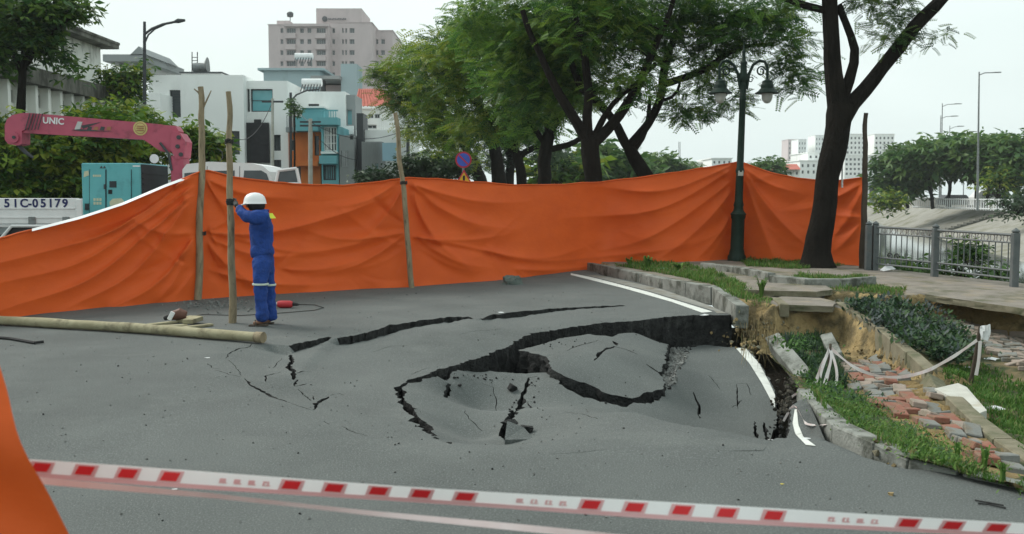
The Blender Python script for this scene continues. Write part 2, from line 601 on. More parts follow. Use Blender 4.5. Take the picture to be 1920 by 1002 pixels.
D_IN = G3([(880, 760, -.45), (890, 825, -.40), (797, 738, -.175), (824, 712, -.24), (834, 748, -.27), (1000, 765, -.29), (960, 805, -.29), (930, 730, -.38), (1330, 720, -.64), (1380, 705, -.6), (1400, 760, -.80), (1300, 690, -.53), (1300, 768, -.72), (1350, 790, -.82)]) + \
       [Vector((-.3, 7.75, -.26)), Vector((-.05, 7.75, -.26)), Vector((.7, 9.2, -.26)), Vector((1.15, 9.2, -.36)), Vector((1.9, 9.9, -.80)), Vector((2.55, 10.0, -.88)), Vector((2.1, 8.8, -.55)), Vector((1.6, 8.6, -.46))]
E_EDGE = G3([(1450, 806, -.9), (1458, 775, -.84), (1455, 740, -.72), (1430, 690, -.55), (1402, 653, -.42), (1379, 651, -.43), (1358, 651, -.44), (1319, 647, -.44), (1296, 652, -.45),
             (1275, 690, -.45), (1262, 712, -.47), (1258, 730, -.50), (1225, 756, -.53), (1165, 762, -.49), (1110, 748, -.43), (1080, 738, -.38), (1055, 722, -.32), (1035, 705, -.28), (1020, 698, -.29),
             (1003, 700, -.30), (960, 699, -.29), (919, 695, -.27), (880, 697, -.24), (850, 697, -.17), (820, 706, -.155), (790, 714, -.15), (767, 719, -.145), (750, 726, -.15), (762, 748, -.18), (782, 775, -.2), (805, 798, -.19), (848, 829, -.07)])
S_PX = [(846, 833), (872, 845), (920, 851), (1000, 853), (1080, 850), (1150, 842), (1250, 840), (1350, 846), (1430, 846), (1474, 824)]
f2 = tps([tuple(p) for p in E_EDGE + D_IN + NEAR])
SEAM = []
for px, py in S_PX:
    z = -.05
    for _ in range(5):
        g = gp(px, py, z)
        z = float(f2([g.x], [g.y])[0])
    SEAM.append(gp(px, py, z))
GUT = G3([(1480, 806, -.27), (1489, 765, -.42), (1497, 750, -.44)])
KB_NEAR = G3([(1547, 826, -.04), (1620, 858, 0), (1700, 880, 0), (1800, 883, 0), (1910, 902, 0), (2150, 948, 0)])
KB_FAR = G3([(1330, 574, 0), (1241, 542, 0), (1184, 527, 0), (1129, 517, 0)])
ring = [Vector((x, y, 0)) for x in (-14, -9, -6, -4.2) for y in (3, 6, 9, 12, 16, 20, 24)] + [Vector((x, y, 0)) for x in (-2, 0, 1.5) for y in (3, 5, 6.4, 16.5, 18.5, 21, 24)] + [Vector((x, 15.4, 0)) for x in (-3, -1.5, 0, 1, 2)]
SH1_IN = G3([(600, 720, -.13), (550, 735, -.10), (500, 715, -.05), (455, 700, -.01), (430, 660, 0), (570, 782, -.025), (500, 760, 0), (660, 690, -.13), (700, 800, -.07), (650, 850, 0), (680, 770, -.11), (850, 650, -.06), (950, 615, -.02), (1100, 590, 0), (770, 665, -.09)])
HOLLOW = [(400, 640), (540, 622), (880, 580), (1180, 560), (1400, 560), (1560, 700), (1600, 860), (1480, 868), (1000, 872), (700, 862), (560, 800), (440, 725)]
_zx, _zy = [q.ravel() for q in np.meshgrid(np.arange(-5.4, 3, .6), np.arange(4.2, 17.6, .6))]
_k = ~inside(HOLLOW, *proj(np.c_[_zx, _zy, np.zeros(len(_zx))]))
ring += [Vector((a, b, 0)) for a, b in zip(_zx[_k], _zy[_k])]
f1_base = tps([tuple(p) for p in B_UP + L_OUT + SEAM + GUT + KB_NEAR + KB_FAR + NEAR + ring + SH1_IN])
def f1(x, y):
    x, y = np.asarray(x, float), np.asarray(y, float)
    z = f1_base(x, y)
    w = np.clip((x + 5.2) / 1.2, 0, 1) * np.clip((17.5 - y) / 1.5, 0, 1)     # level road away from the hollow
    return z * w - a_drop(x, y)
tear = lambda L_, s_=3: resample(L_, .045, .042, seed=s_)
seam_d = resample(SEAM, .05)
kb_near_far = [Vector((3.75, 4.6, 0)), Vector((4.4, 2.5, 0)), Vector((-14, 2.5, 0)), Vector((-14, FAR, 0)), Vector((1.55, FAR, 0))]
outer1 = tear(B_UP[::-1], 5)[:-1] + tear([B_UP[0]] + L_OUT, 6)[:-1] + seam_d + tear(GUT, 9) + KB_NEAR + kb_near_far + KB_FAR[::-1] + [gp(1369, 591, 0) + Vector((.02, .03, 0))]
holesA = []
brk = [(541, 627), (629, 889), (894, 1178)]
for p0, p1 in brk:
    x0, x1 = gp(p0, 640, 0).x, gp(p1, 585, 0).x
    a = gp(p0, np.interp(p0, [t[0] for t in A_TAB], [t[1] for t in A_TAB]), 0).x
    b = gp(p1, np.interp(p1, [t[0] for t in A_TAB], [t[1] for t in A_TAB]), 0).x
    k = (aX >= a) & (aX <= b)
    up = [Vector((x, y, 0)) for x, y in zip(aX[k], aY[k])]
    lo = [Vector((x, y - .02, 0)) for x, y in zip(aX[k], aY[k])][1:-1]
    holesA.append(up + lo[::-1])
WEB = [([(472, 650), (445, 655), (428, 664), (423, 672)], .02), ([(390, 682), (398, 690), (412, 692)], .012), ([(458, 710), (470, 722), (500, 738), (520, 748), (545, 756)], .045),
       ([(543, 666), (548, 678), (540, 690), (553, 697), (549, 712)], .085), ([(557, 712), (552, 724), (575, 720)], .03), ([(500, 716), (498, 705), (526, 698)], .02), ([(588, 769), (592, 757), (616, 744)], .05), ([(590, 750), (586, 742)], .015),
       ([(770, 702), (790, 694), (806, 690)], .015), ([(605, 790), (618, 796)], .012), ([(545, 757), (562, 762), (582, 769)], .018), ([(560, 730), (572, 742), (584, 752)], .02), ([(530, 672), (520, 680), (512, 690)], .012),
       ([(556, 700), (572, 696), (585, 698)], .012), ([(620, 742), (634, 738), (645, 741)], .01), ([(405, 694), (430, 702), (452, 707)], .01), ([(640, 800), (665, 812), (690, 818)], .01), ([(700, 660), (730, 650), (765, 648)], .008), ([(860, 628), (900, 620), (940, 617)], .008), ([(430, 676), (445, 690), (452, 704)], .01)]
holes1 = holesA + [slit(p, w, f1, 20 + i) for i, (p, w) in enumerate(WEB)]
pts1 = grid_pts(-5, 4, 5.4, 16.2, .085, outer1, holes1) + grid_pts(-14, 5, 2.5, FAR, .55, outer1, holes1, cut=(-5, 4, 5.4, 16.2))
vo1, F1 = tri_mesh(outer1, holes1, pts1)
z1 = f1(vo1[:, 0], vo1[:, 1])
z1 = z1 + np.array([.0025 * noise.noise(Vector((a * .8, b * .8, 0))) for a, b in vo1]) * np.clip((16 - vo1[:, 1]), 0, 1)
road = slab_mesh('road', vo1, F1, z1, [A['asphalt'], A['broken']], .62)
tag(road, 'grey asphalt road cracked around a sinkhole', kind='structure')

outer2 = seam_d + [Vector((2.40, 8.9, -.6)), Vector((2.66, 10.2, -.85))] + tear(E_EDGE, 15)
WEB2 = [([(1008, 704), (992, 730), (976, 752), (962, 776), (946, 797), (942, 812), (955, 829)], .10), ([(846, 706), (843, 722), (834, 745)], .06), ([(990, 752), (1012, 768)], .03),
        ([(1300, 752), (1310, 768), (1311, 785)], .035), ([(1381, 742), (1384, 770)], .02), ([(1415, 788), (1426, 812)], .05), ([(1431, 792), (1441, 808)], .05), ([(1372, 768), (1392, 762)], .012), ([(1384, 742), (1400, 748), (1408, 760)], .01), ([(1330, 690), (1350, 700)], .01), ([(905, 742), (925, 750), (940, 768)], .01), ([(1060, 772), (1090, 776), (1120, 786)], .01), ([(870, 770), (880, 790), (905, 806)], .01)]
holes2 = [slit(p, w, f2, 50 + i) for i, (p, w) in enumerate(WEB2)]
vo2, F2 = tri_mesh(outer2, holes2, grid_pts(-2, 4, 6, 15, .08, outer2, holes2))
z2 = f2(vo2[:, 0], vo2[:, 1])
z2 += np.array([.007 * noise.noise(Vector((a * 1.7, b * 1.7, 0))) for a, b in vo2])
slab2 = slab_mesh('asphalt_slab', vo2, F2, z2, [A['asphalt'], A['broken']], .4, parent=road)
C_EDGE = G3([(973, 657, -.142), (1013, 647, -.15), (1050, 635, -.155), (1101, 627, -.158), (1148, 632, -.17), (1159, 626, -.165), (1196, 626, -.2), (1221, 637, -.3), (1254, 646, -.38), (1247, 677, -.372), (1236, 700, -.40), (1247, 717, -.44),
             (1240, 731, -.446), (1185, 747, -.476), (1137, 738, -.42), (1105, 722, -.35), (1065, 709, -.26), (1039, 695, -.2), (1024, 669, -.15), (990, 660, -.142)])
f3 = tps([tuple(p) for p in C_EDGE + G3([(1150, 662, -.165), (1130, 690, -.245), (1060, 668, -.14), (1200, 690, -.31)])])
outer3 = resample(C_EDGE, .05, .03, True, 3)
WEB3 = [([(1063, 658), (1090, 647), (1122, 638)], .025), ([(1115, 668), (1135, 655), (1152, 650), (1172, 655), (1196, 665)], .06), ([(1150, 640), (1156, 648)], .06), ([(1212, 682), (1235, 697)], .06)]
holes3 = [slit(p, w, f3, 70 + i) for i, (p, w) in enumerate(WEB3)]
vo3, F3 = tri_mesh(outer3, holes3, grid_pts(-1, 4, 9, 15, .08, outer3, holes3))
z3 = f3(vo3[:, 0], vo3[:, 1])
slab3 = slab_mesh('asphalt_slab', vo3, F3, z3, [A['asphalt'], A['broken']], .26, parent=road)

def bvh_of(*obs):
    V, F = [], []
    for o in obs:
        b = len(V)
        w = org(o)
        V += [v.co + w for v in o.data.vertices]
        F += [tuple(b + i for i in p.vertices) for p in o.data.polygons]
    return BVHTree.FromPolygons(V, F)
road_bvh = bvh_of(road, slab2, slab3)
CAMP = Vector((0, 0, CAM_H))
def hit(px, py, bvh, lift=0.0):
    h = bvh.ray_cast(CAMP, ray(px, py).normalized())
    p = h[0] if h[0] is not None else gp(px, py, 0)
    return p + Vector((0, 0, lift))
def drop_on(x, y, bvh, z0=3.0):
    h = bvh.ray_cast(Vector((x, y, z0)), Vector((0, 0, -1)))
    return h[0].z if h[0] is not None else 0.0

# dark subsoil under the broken plates
mb = MB()
n = 40
for i in range(n + 1):
    for j in range(n + 1):
        x, y = -4.5 + 9.8 * i / n, 4.5 + 18.5 * j / n
        mb.v.append((x, y, -1.3 + .1 * fbm(x, y, 0, 1.3)))
for i in range(n):
    for j in range(n):
        a = i * (n + 1) + j
        mb.f.append((a, a + n + 1, a + n + 2, a + 1)); mb.m.append(0)
subsoil = mb.build('subsoil', A['soil_dark'], None, True)
tag(subsoil, 'dark wet soil under the broken road', kind='structure')

# painted edge line and gutter strip, laid on the sheets
def strip_on(name, left, right, bvh, material, lift, parent, n=14, m=3, ragged=0):
    def ipol(P, t):
        d = [0]
        for a, b in zip(P, P[1:]): d.append(d[-1] + math.hypot(b[0] - a[0], b[1] - a[1]))
        s_ = t * d[-1]
        for i in range(len(P) - 1):
            if s_ <= d[i + 1] + 1e-9:
                k = (s_ - d[i]) / max(1e-9, d[i + 1] - d[i])
                return (P[i][0] + (P[i + 1][0] - P[i][0]) * k, P[i][1] + (P[i + 1][1] - P[i][1]) * k)
        return P[-1]
    mb = MB()
    for i in range(n + 1):
        for j in range(m + 1):
            a, b = ipol(left, i / n), ipol(right, i / n)
            t = j / m
            w = noise.noise(Vector((i * .9, j * 3.1, len(left)))) * ragged
            mb.v.append(tuple(hit(a[0] + (b[0] - a[0]) * t, a[1] + (b[1] - a[1]) * t + w, bvh, lift)))
    for i in range(n):
        for j in range(m):
            q = i * (m + 1) + j
            pq = [Vector(mb.v[k]) for k in (q, q + 1, q + m + 2, q + m + 1)]
            if max((pq[0] - pq[2]).length, (pq[1] - pq[3]).length) > 1.2: continue
            mb.f.append((q, q + m + 1, q + m + 2, q + 1)); mb.m.append(0)
    return mb.build(name, material, parent, True)
A['gutter'] = mat('gutter_concrete', (.2, .205, .185), (.27, .27, .245), scale=4, rough=.95, bump=.5, bscale=50, c3=(.15, .13, .09), s3=2.5, t3=.56)
strip_on('painted_line', [(1070, 513), (1110, 520.5), (1216, 548), (1336, 585)], [(1070, 516), (1169, 541), (1260, 567), (1316, 587)], road_bvh, A['paint'], .004, road, 30, 2)
strip_on('painted_line', [(1379, 653), (1405, 682), (1428, 719), (1453, 766)], [(1399, 655), (1423, 682), (1443, 719), (1453, 741)], road_bvh, A['paint'], .006, road, 22, 2)
strip_on('painted_line', [(1490, 769), (1486, 795), (1491, 815), (1511, 836)], [(1494, 769), (1497, 798), (1506, 820), (1530, 838)], road_bvh, A['paint'], .006, road, 14, 2)
strip_on('gutter_strip', [(1098, 516), (1216, 546), (1338, 583), (1345, 588)], [(1133, 518), (1241, 543), (1329, 573), (1362, 588)], road_bvh, A['gutter'], .004, road, 30, 3)

# ---- collapsed sidewalk: a surface from break lines
def yz(px, py, Y):
    return at(px, py, Y)
LINES = {
 'kerb_near': G3([(2150, 958, .08), (1900, 903, .07), (1790, 880, .06), (1700, 858, .06), (1640, 831, .06), (1572, 797, .02), (1535, 766, -.12), (1503, 734, -.2)]),
 'kerb_gap': G3([(1480, 702, -.5), (1440, 665, -.5), (1402, 645, -.48), (1385, 632, -.42)]),
 'kerb_far': G3([(1391, 572, .15), (1340, 537, .16), (1243, 519.5, .16), (1154, 501.5, .16)]),
 'mid': G3([(2000, 950, .06), (1870, 898, .02), (1780, 852, -.1), (1700, 800, -.25), (1640, 760, -.38), (1590, 715, -.48), (1565, 690, -.5)]),
 'edge_top': G3([(1566, 569, .06), (1640, 616, -.1), (1700, 662, -.2), (1750, 700, -.28), (1790, 760, -.3), (1850, 815, -.25), (1920, 862, -.15), (2050, 930, -.03)]),
 'edge_low': [yz(1570, 640, 14.9), yz(1640, 672, 13.6), yz(1700, 705, 12.05), yz(1750, 735, 11.15), yz(1790, 782, 9.55), yz(1850, 835, 8.15), yz(1920, 885, 7.0), Vector((3.6, 6.0, -.1))],
 'cliff_top': G3([(1401, 576, .14), (1430, 574, .12), (1465, 573, .08), (1556, 574, .06)]),
 'cliff_low': [yz(1412, 640, 14.4), yz(1470, 630, 14.75), yz(1550, 640, 14.9), yz(1590, 665, 14.1)],
 'up_top': G3([(1440, 543, .16), (1530, 545, .16), (1600, 548, .14), (1690, 555, .12), (1735, 550, .12), (1820, 555, .1), (1920, 560, .08), (2060, 578, .05)]),
 'up_low': [yz(1445, 553, 16.65), yz(1535, 560, 16.4), yz(1600, 576, 16.25), yz(1690, 590, 15.85), yz(1735, 590, 16.1), yz(1820, 612, 15.95), yz(1920, 650, 15.6), yz(2060, 680, 14.6)],
}
SPOT = G3([(1500, 655, -.42), (1530, 700, -.48), (1570, 750, -.45), (1620, 800, -.2), (1540, 680, -.47), (1650, 598, -.19), (1700, 622, -.3), (1750, 652, -.39), (1800, 690, -.44), (1850, 720, -.49), (1900, 790, -.5), (1830, 762, -.42), (1960, 820, -.45),
           (1850, 650, -.4), (1905, 678, -.43), (1795, 607, -.24), (2100, 720, -.4), (2100, 850, -.3), (1660, 720, -.47), (1750, 780, -.34), (1380, 488, .16), (1530, 497, .16), (1620, 505, .14), (1720, 515, .13), (1905, 535, .11), (2050, 555, .1), (1300, 505, .16)])
T_OUT = [Vector((x, y, z)) for x, y, z in ((1.75, FAR, .16), (7.2, FAR, .15), (7.9, 22, .15), (9.6, 18, .1), (12.8, 10, -.2), (14.8, 5, 0), (15, 2.5, 0), (4.6, 2.5, .05), (3.95, 4.6, .06))]
ctrl = [p for k, L_ in LINES.items() for p in resample(L_, .22)] + SPOT + T_OUT + [Vector((4, 20, .16)), Vector((6, 20, .16)), Vector((3, 22, .16))]
tv = geometry.delaunay_2d_cdt([Vector((p.x, p.y)) for p in ctrl], [], [], 0, 1e-5)
tin = BVHTree.FromPolygons([Vector((v[0], v[1], ctrl[o[0]].z if o else 0)) for v, o in zip(tv[0], tv[3])], [tuple(f) for f in tv[2]])
t_outer = resample([gp(2150, 958, .08) + Vector((.1, 0, 0))] + LINES['kerb_near'][1:] + LINES['kerb_gap'] + [gp(1385, 600, .0)] + LINES['kerb_far'], .1) + [Vector((1.75, FAR, .16)), Vector((7.2, FAR, .15)), Vector((7.9, 22, .15)), Vector((9.6, 18, .1)), Vector((12.8, 10, 0)), Vector((14.8, 5, 0)), Vector((15, 2.5, 0)), Vector((4.6, 2.5, 0))]
t_pts = grid_pts(1.5, 8.8, 4.8, 17.6, .075, t_outer, []) + grid_pts(1.5, 15, 2.5, FAR, .4, t_outer, [], cut=(1.5, 8.8, 4.8, 17.6))
tvo, tF = tri_mesh(t_outer, [], t_pts)
tz = np.array([drop_on(a, b, tin) for a, b in tvo])
BRICK_PX = [(1575, 690), (1640, 676), (1700, 706), (1752, 738), (1790, 784), (1850, 838), (1925, 890), (1900, 905), (1780, 856), (1700, 804), (1640, 764), (1590, 722)]
SLAB2_PX = [(1790, 612), (1860, 612), (1930, 640), (2000, 690), (1990, 740), (1905, 690), (1840, 655)]
tpx, tpy = proj(np.c_[tvo, tz])
flat_zone = (tz > .03) & (tvo[:, 1] > 14.3)
amp = np.where(flat_zone, .008, .035)
tz = tz + amp * np.array([fbm(a, b, 0, 1.8, 4) for a, b in tvo])
cz = tz[tF].mean(1); cx = tvo[tF].mean(1)
e1, e2 = np.c_[tvo[tF[:, 1]] - tvo[tF[:, 0]], tz[tF[:, 1]] - tz[tF[:, 0]]], np.c_[tvo[tF[:, 2]] - tvo[tF[:, 0]], tz[tF[:, 2]] - tz[tF[:, 0]]]
nr = np.cross(e1, e2); nr /= np.linalg.norm(nr, axis=1)[:, None] + 1e-12
cpx, cpy = proj(np.c_[cx, cz])
tmi = np.ones(len(tF), int)
tmi[(cz > .0) & (cx[:, 1] > 14.6)] = 0
GRASS_BEDS = [[(1150, 498), (1240, 488), (1330, 505), (1450, 560), (1440, 578), (1395, 575), (1340, 535), (1250, 515)], [(1555, 536), (1600, 528), (1700, 542), (1695, 556), (1560, 548)], [(1380, 484), (1620, 494), (1500, 505), (1400, 500)], [(1500, 515), (1650, 522), (1560, 532), (1480, 528)]]
for b in GRASS_BEDS:
    tmi[inside(b, cpx, cpy) & (cx[:, 1] > 14)] = 1
tmi[inside(BRICK_PX, cpx, cpy)] = 3
tmi[inside([(1735, 550), (1900, 560), (1920, 600), (1850, 610), (1800, 600), (1760, 590)], cpx, cpy) & (cz < .06)] = 3
tmi[(nr[:, 2] < .72) & (cz < .12) & (tmi != 3)] = 2
tmi[inside([(1575, 640), (1650, 660), (1640, 700), (1580, 690)], cpx, cpy)] = 2
tmi[inside([(1375, 620), (1440, 630), (1450, 680), (1400, 660)], cpx, cpy)] = 2
me = fast_mesh('sidewalk', np.c_[tvo, tz], tF, [A['walk'], A['turf'], A['soil'], A['clay']], tmi, True)
sidewalk = link('sidewalk', me)
tag(sidewalk, 'collapsed riverside sidewalk with bare soil and grass beds', kind='structure')
walk_bvh = bvh_of(sidewalk)
both_bvh = bvh_of(road, slab2, slab3, sidewalk)

# ---- far ground, river, far bank
mb = MB()
for (x0, y0, x1, y1) in ((-500, -60, -14, 700), (-14, -60, 16, 2.5), (-14, FAR, 1.6, 700)):
    mb.add([(x0, y0, 0), (x1, y0, 0), (x1, y1, 0), (x0, y1, 0)], [(0, 1, 2, 3)])
mb.add([(1.6, FAR, .0), (7.2, FAR, .0), (5.5, 60, 0), (5, 140, 0), (6, 700, 0), (1.6, 700, 0)], [(0, 1, 2, 3, 4, 5)])
ground = mb.build('ground', A['asphalt'])
tag(ground, 'level asphalt ground of the quay road beyond', kind='structure')
A['bank'] = mat('bank_concrete', (.22, .215, .185), (.30, .29, .255), scale=.8, rough=.95, bump=.4, bscale=6, c3=(.14, .135, .08), s3=.35, t3=.57)
A['bank_near'] = mat('bank_earth', (.05, .065, .025), (.10, .11, .05), scale=2, rough=1, bump=.8, bscale=9)
NB = [(16, -60), (15.9, 2.5), (14.8, 5), (12.8, 10), (9.6, 18), (7.9, 22), (7.2, FAR), (5.5, 60), (5, 140), (6, 700)]
mb = MB()
vs = []
for x, y in NB:
    vs += [(x, y, .0 if y > FAR - 1 else drop_on(x - .02, y, walk_bvh)), (x + 1.0, y + .3, -.5), (x + 3.6, y + 1, -2.7)]
for i in range(len(NB) - 1):
    for j in range(2):
        a = i * 3 + j
        mb.f.append((a, a + 1, a + 4, a + 3)); mb.m.append(0)
mb.v = vs
tag(mb.build('near_bank', A['bank_near'], None, True), 'earth bank dropping from the fence to the river', kind='structure')
WL = [(18, -60), (21, 20), (26, 52), (39, 100), (48, 132), (75, 230), (150, 500)]
TL = [(27, -60), (31, 20), (40, 62), (50, 100), (54, 132), (84, 230), (160, 500)]
mb = MB()
for (a, b), (c, d) in zip(WL, TL):
    for k in range(7):
        t = k / 6
        mb.v.append((a + (c - a) * t - (.6 if k == 0 else 0), b + (d - b) * t, -2.9 + 3.1 * t ** 1.15))
for i in range(len(WL) - 1):
    for k in range(6):
        a = i * 7 + k
        mb.f.append((a, a + 7, a + 8, a + 1)); mb.m.append(0)
far_bank = mb.build('far_bank', A['bank'], None, True)
tag(far_bank, 'pale sloping concrete bank across the river', kind='structure')
mb = MB()
mb.v = [(c, d, .2) for c, d in TL] + [(600, d, .2) for c, d in TL]
k = len(TL)
mb.f = [(i, k + i, k + i + 1, i + 1) for i in range(k - 1)]; mb.m = [0] * (k - 1)
tag(mb.build('far_ground', A['walk']), 'level ground along the far side of the river', kind='structure')
wm = bpy.data.materials.new('river_water')
wm.use_nodes = True
b_ = wm.node_tree.nodes['Principled BSDF']
b_.inputs['Base Color'].default_value = (.05, .065, .05, 1)
b_.inputs['Roughness'].default_value = .06
b_.inputs['IOR'].default_value = 1.33
nz_ = wm.node_tree.nodes.new('ShaderNodeTexNoise'); nz_.inputs['Scale'].default_value = 1.2; nz_.inputs['Detail'].default_value = 3
bp_ = wm.node_tree.nodes.new('ShaderNodeBump'); bp_.inputs['Strength'].default_value = .03; bp_.inputs['Distance'].default_value = .05
wm.node_tree.links.new(nz_.outputs['Fac'], bp_.inputs['Height']); wm.node_tree.links.new(bp_.outputs['Normal'], b_.inputs['Normal'])
mb = MB()
mb.add([(8, -60, -2.3), (200, -60, -2.3), (200, 600, -2.3), (6, 600, -2.3)], [(0, 1, 2, 3)])
tag(mb.build('river', wm), 'still green-grey river water', kind='structure')
# ------------------------------------------------------------------ kerb stones, pavers, edging
_box_cache = {}
def stone(name, T0, T1, h, w, side, material, parent, b=.012, tilt=0.0, seed=0):
    """a stone whose top front edge runs from T0 to T1; the body lies on the given side and below"""
    T0, T1 = Vector(T0), Vector(T1)
    ax = (T1 - T0)
    L = ax.length
    ax.normalize()
    sd = Vector((-ax.y, ax.x, 0)).normalized() * side
    upv = ax.cross(sd) if ax.cross(sd).z > 0 else sd.cross(ax)
    M = Matrix((ax, sd, upv)).transposed()
    if tilt:
        M = Matrix.Rotation(tilt, 3, ax) @ M
    mb = MB()
    mb.bbox((0.008, 0, -h), (L - .008, w, 0), b)
    r = random.Random(seed)
    mb.v = [tuple(Vector(p) + Vector((r.uniform(-.006, .006), r.uniform(-.006, .006), r.uniform(-.006, .006)))) for p in mb.v]
    M4 = M.to_4x4(); M4.translation = T0
    if M.determinant() < 0:
        mb.f = [f[::-1] for f in mb.f]
    mb.v = [tuple(M4 @ Vector(p)) for p in mb.v]
    return mb.build(name, material, parent)
kpts = [(1100, 493), (1153, 503), (1197, 512.5), (1241, 522), (1285, 529.5), (1333, 538)]
for i in range(5):
    p, q = gp(*kpts[i], .17), gp(*kpts[i + 1], .17)
    stone('kerb_stone', p, q, .32, .17, -1 if (q - p).x > 0 and False else 1, A['kerb'], sidewalk, seed=i)
stone('kerb_stone', gp(1335, 538, .175), at(1379, 573, 14.15), .33, .19, 1, A['kerb'], sidewalk, seed=9)
knear = [(1493, 729, -.2), (1560, 795, .03), (1636, 830, .07), (1702, 861, .05), (1800, 886, .02), (1905, 911, .015), (2120, 960, .015)]
for i in range(len(knear) - 1):
    p, q = gp(*knear[i]), gp(*knear[i + 1])
    stone('kerb_stone', p, q, .36, .15, 1, A['kerb'], sidewalk, seed=20 + i)
t = tag(stone('kerb_stone', at(1434, 633, 13.5), at(1494, 708, 12.2), .26, .2, 1, A['kerb'], None, tilt=R(24), seed=40), 'toppled grey kerb stone leaning beside the torn white line', 'kerb stone')
t = tag(stone('kerb_stone', at(1538, 628, 13.6), at(1556, 668, 12.9), .2, .16, 1, A['kerb'], None, tilt=R(20), seed=41), 'small kerb stone half buried in grass behind the tape knot', 'kerb stone')
# mossy edging along the paver strip
ed = [(1567, 566, .09), (1604, 589, .0), (1640, 613, -.08), (1670, 637, -.13), (1700, 660, -.18), (1735, 692, -.24)]
for i in range(len(ed) - 1):
    stone('edging_stone', gp(*ed[i]), gp(*ed[i + 1]), .3, .14, 1, A['kerb_old'], sidewalk, seed=50 + i)
ed2 = [(1772, 742, -.26), (1815, 783, -.24), (1862, 822, -.19), (1925, 862, -.11), (2050, 925, 0)]
for i in range(len(ed2) - 1):
    stone('edging_stone', gp(*ed2[i]), gp(*ed2[i + 1]), .25, .16, 1, A['kerb_old'], sidewalk, seed=60 + i)
tag(stone('edging_block', at(1740, 697, 10.9), at(1757, 728, 10.4), .3, .2, 1, A['kerb_old'], None, tilt=R(-30), seed=66), 'broken mossy edging block tipped at the end of the edging', 'concrete block')
mb = MB()
g = [gp(1752, 738, -.33), gp(1796, 728, -.33), gp(1812, 735, -.33), gp(1850, 780, -.30), gp(1822, 792, -.30), gp(1800, 760, -.33), gp(1775, 752, -.34)]
n = len(g)
mb.add([p + Vector((0, 0, .06 + .02 * noise.noise(p * 4))) for p in g] + [p + Vector((0, 0, -.08)) for p in g], [tuple(range(n))[::-1]] + [(i, (i + 1) % n, n + (i + 1) % n, n + i) for i in range(n)])
tag(mb.build('concrete_slab', A['pale']), 'pale angular slab of broken concrete beside the red pavers', 'concrete slab')
# front slab of the sidewalk (dropped paving) and lipped edges
def plate(name, pts, th, material, parent):
    mb = MB()
    P = resample(pts, .12, .02, True, 4)
    vo, F = tri_mesh(P, [], grid_pts(min(p.x for p in P), max(p.x for p in P), min(p.y for p in P), max(p.y for p in P), .15, P, []))
    f = tps([tuple(p) for p in pts], 1e-3)
    z = f(vo[:, 0], vo[:, 1])
    return slab_mesh(name, vo, F, z, [material, A['kerb_old']], th, .012, parent)
plate('paving_slab', G3([(1462, 571, .10), (1562, 575, .09), (1566, 566, .09), (1530, 556, .09), (1470, 555, .10), (1448, 560, .10)]), .09, A['walk'], sidewalk)
plate('paving_slab', G3([(1735, 552, .16), (1830, 566, .13), (1935, 581, .11), (1975, 556, .11), (1850, 546, .14), (1760, 541, .16)]), .10, A['walk'], sidewalk)
plate('paving_slab', G3([(1395, 543, .2), (1440, 545, .19), (1530, 547, .19), (1562, 543, .18), (1545, 534, .18), (1450, 531, .19), (1400, 534, .2)]), .09, A['walk'], sidewalk)
stone('edging_stone', gp(1446, 558, .12), gp(1462, 570, .12), .2, .14, 1, A['kerb_old'], sidewalk, seed=71)
# low borders round the tree and the lamp
for i, (a, b) in enumerate((((1312, 493), (1375, 500)), ((1375, 500), (1440, 512)), ((1440, 516), (1510, 523)), ((1512, 523), (1580, 524)), ((1582, 524), (1645, 519)))):
    stone('border_stone', gp(*a, .29), gp(*b, .29), .2, .16, 1, A['kerb'], sidewalk, seed=80 + i)

# pavers: one brick mesh per colour, each paver an object
def brick_mesh(l, w, h, material, name='paving_brick'):
    mb = MB()
    mb.bbox((-l / 2, -w / 2, -h), (l / 2, w / 2, 0), .008)
    return mb.mesh(name, material, None, offs=(0, 0, 0))
BM = [brick_mesh(.23, .135, .06, A[k]) for k in ('brick_red', 'brick_grey', 'brick_tan')]
def lay_bricks(poly_px, o, d, l, w, pick, wild, keep=1.0, n=60, rmax=12):
    r = random.Random(int(o.x * 100))
    d = Vector((d.x, d.y, 0)).normalized()
    e = Vector((-d.y, d.x, 0))
    cnt = 0
    for i in range(-n, n):
        for j in range(-n, n):
            p = o + d * (i * l + (l * .5 if j % 2 else 0)) + e * (j * w)
            z = drop_on(p.x, p.y, walk_bvh)
            u, v = proj([(p.x, p.y, z)])
            if not inside(poly_px, u, v)[0] or r.random() > keep:
                continue
            k = fbm(p.x, p.y, 5, .8, 2)
            zx = (drop_on(p.x + .1, p.y, walk_bvh) - drop_on(p.x - .1, p.y, walk_bvh)) / .2
            zy = (drop_on(p.x, p.y + .1, walk_bvh) - drop_on(p.x, p.y - .1, walk_bvh)) / .2
            nv = Vector((-zx * .6 + r.gauss(0, .09 * wild), -zy * .6 + r.gauss(0, .09 * wild), 1)).normalized()
            ob = bpy.data.objects.new('paving_brick', BM[pick(r, i, j)])
            ob.parent = sidewalk
            ax = (d - nv * d.dot(nv)).normalized()
            M3 = Matrix((ax, nv.cross(ax), nv)).transposed()
            M4 = (M3 @ Matrix.Rotation(r.gauss(0, .07 * wild), 3, 'Z')).to_4x4()
            M4.translation = Vector((p.x + r.gauss(0, .008 * wild), p.y + r.gauss(0, .008 * wild), z + .045 + .018 * wild * (k + r.uniform(-.5, .5))))
            ob.matrix_local = M4
            col.objects.link(ob)
            cnt += 1
    return cnt
BR2 = [(1578, 692), (1640, 676), (1705, 708), (1752, 740), (1794, 788), (1852, 840), (1910, 886), (1872, 882), (1800, 840), (1745, 802), (1712, 778), (1692, 790), (1640, 762), (1596, 722)]
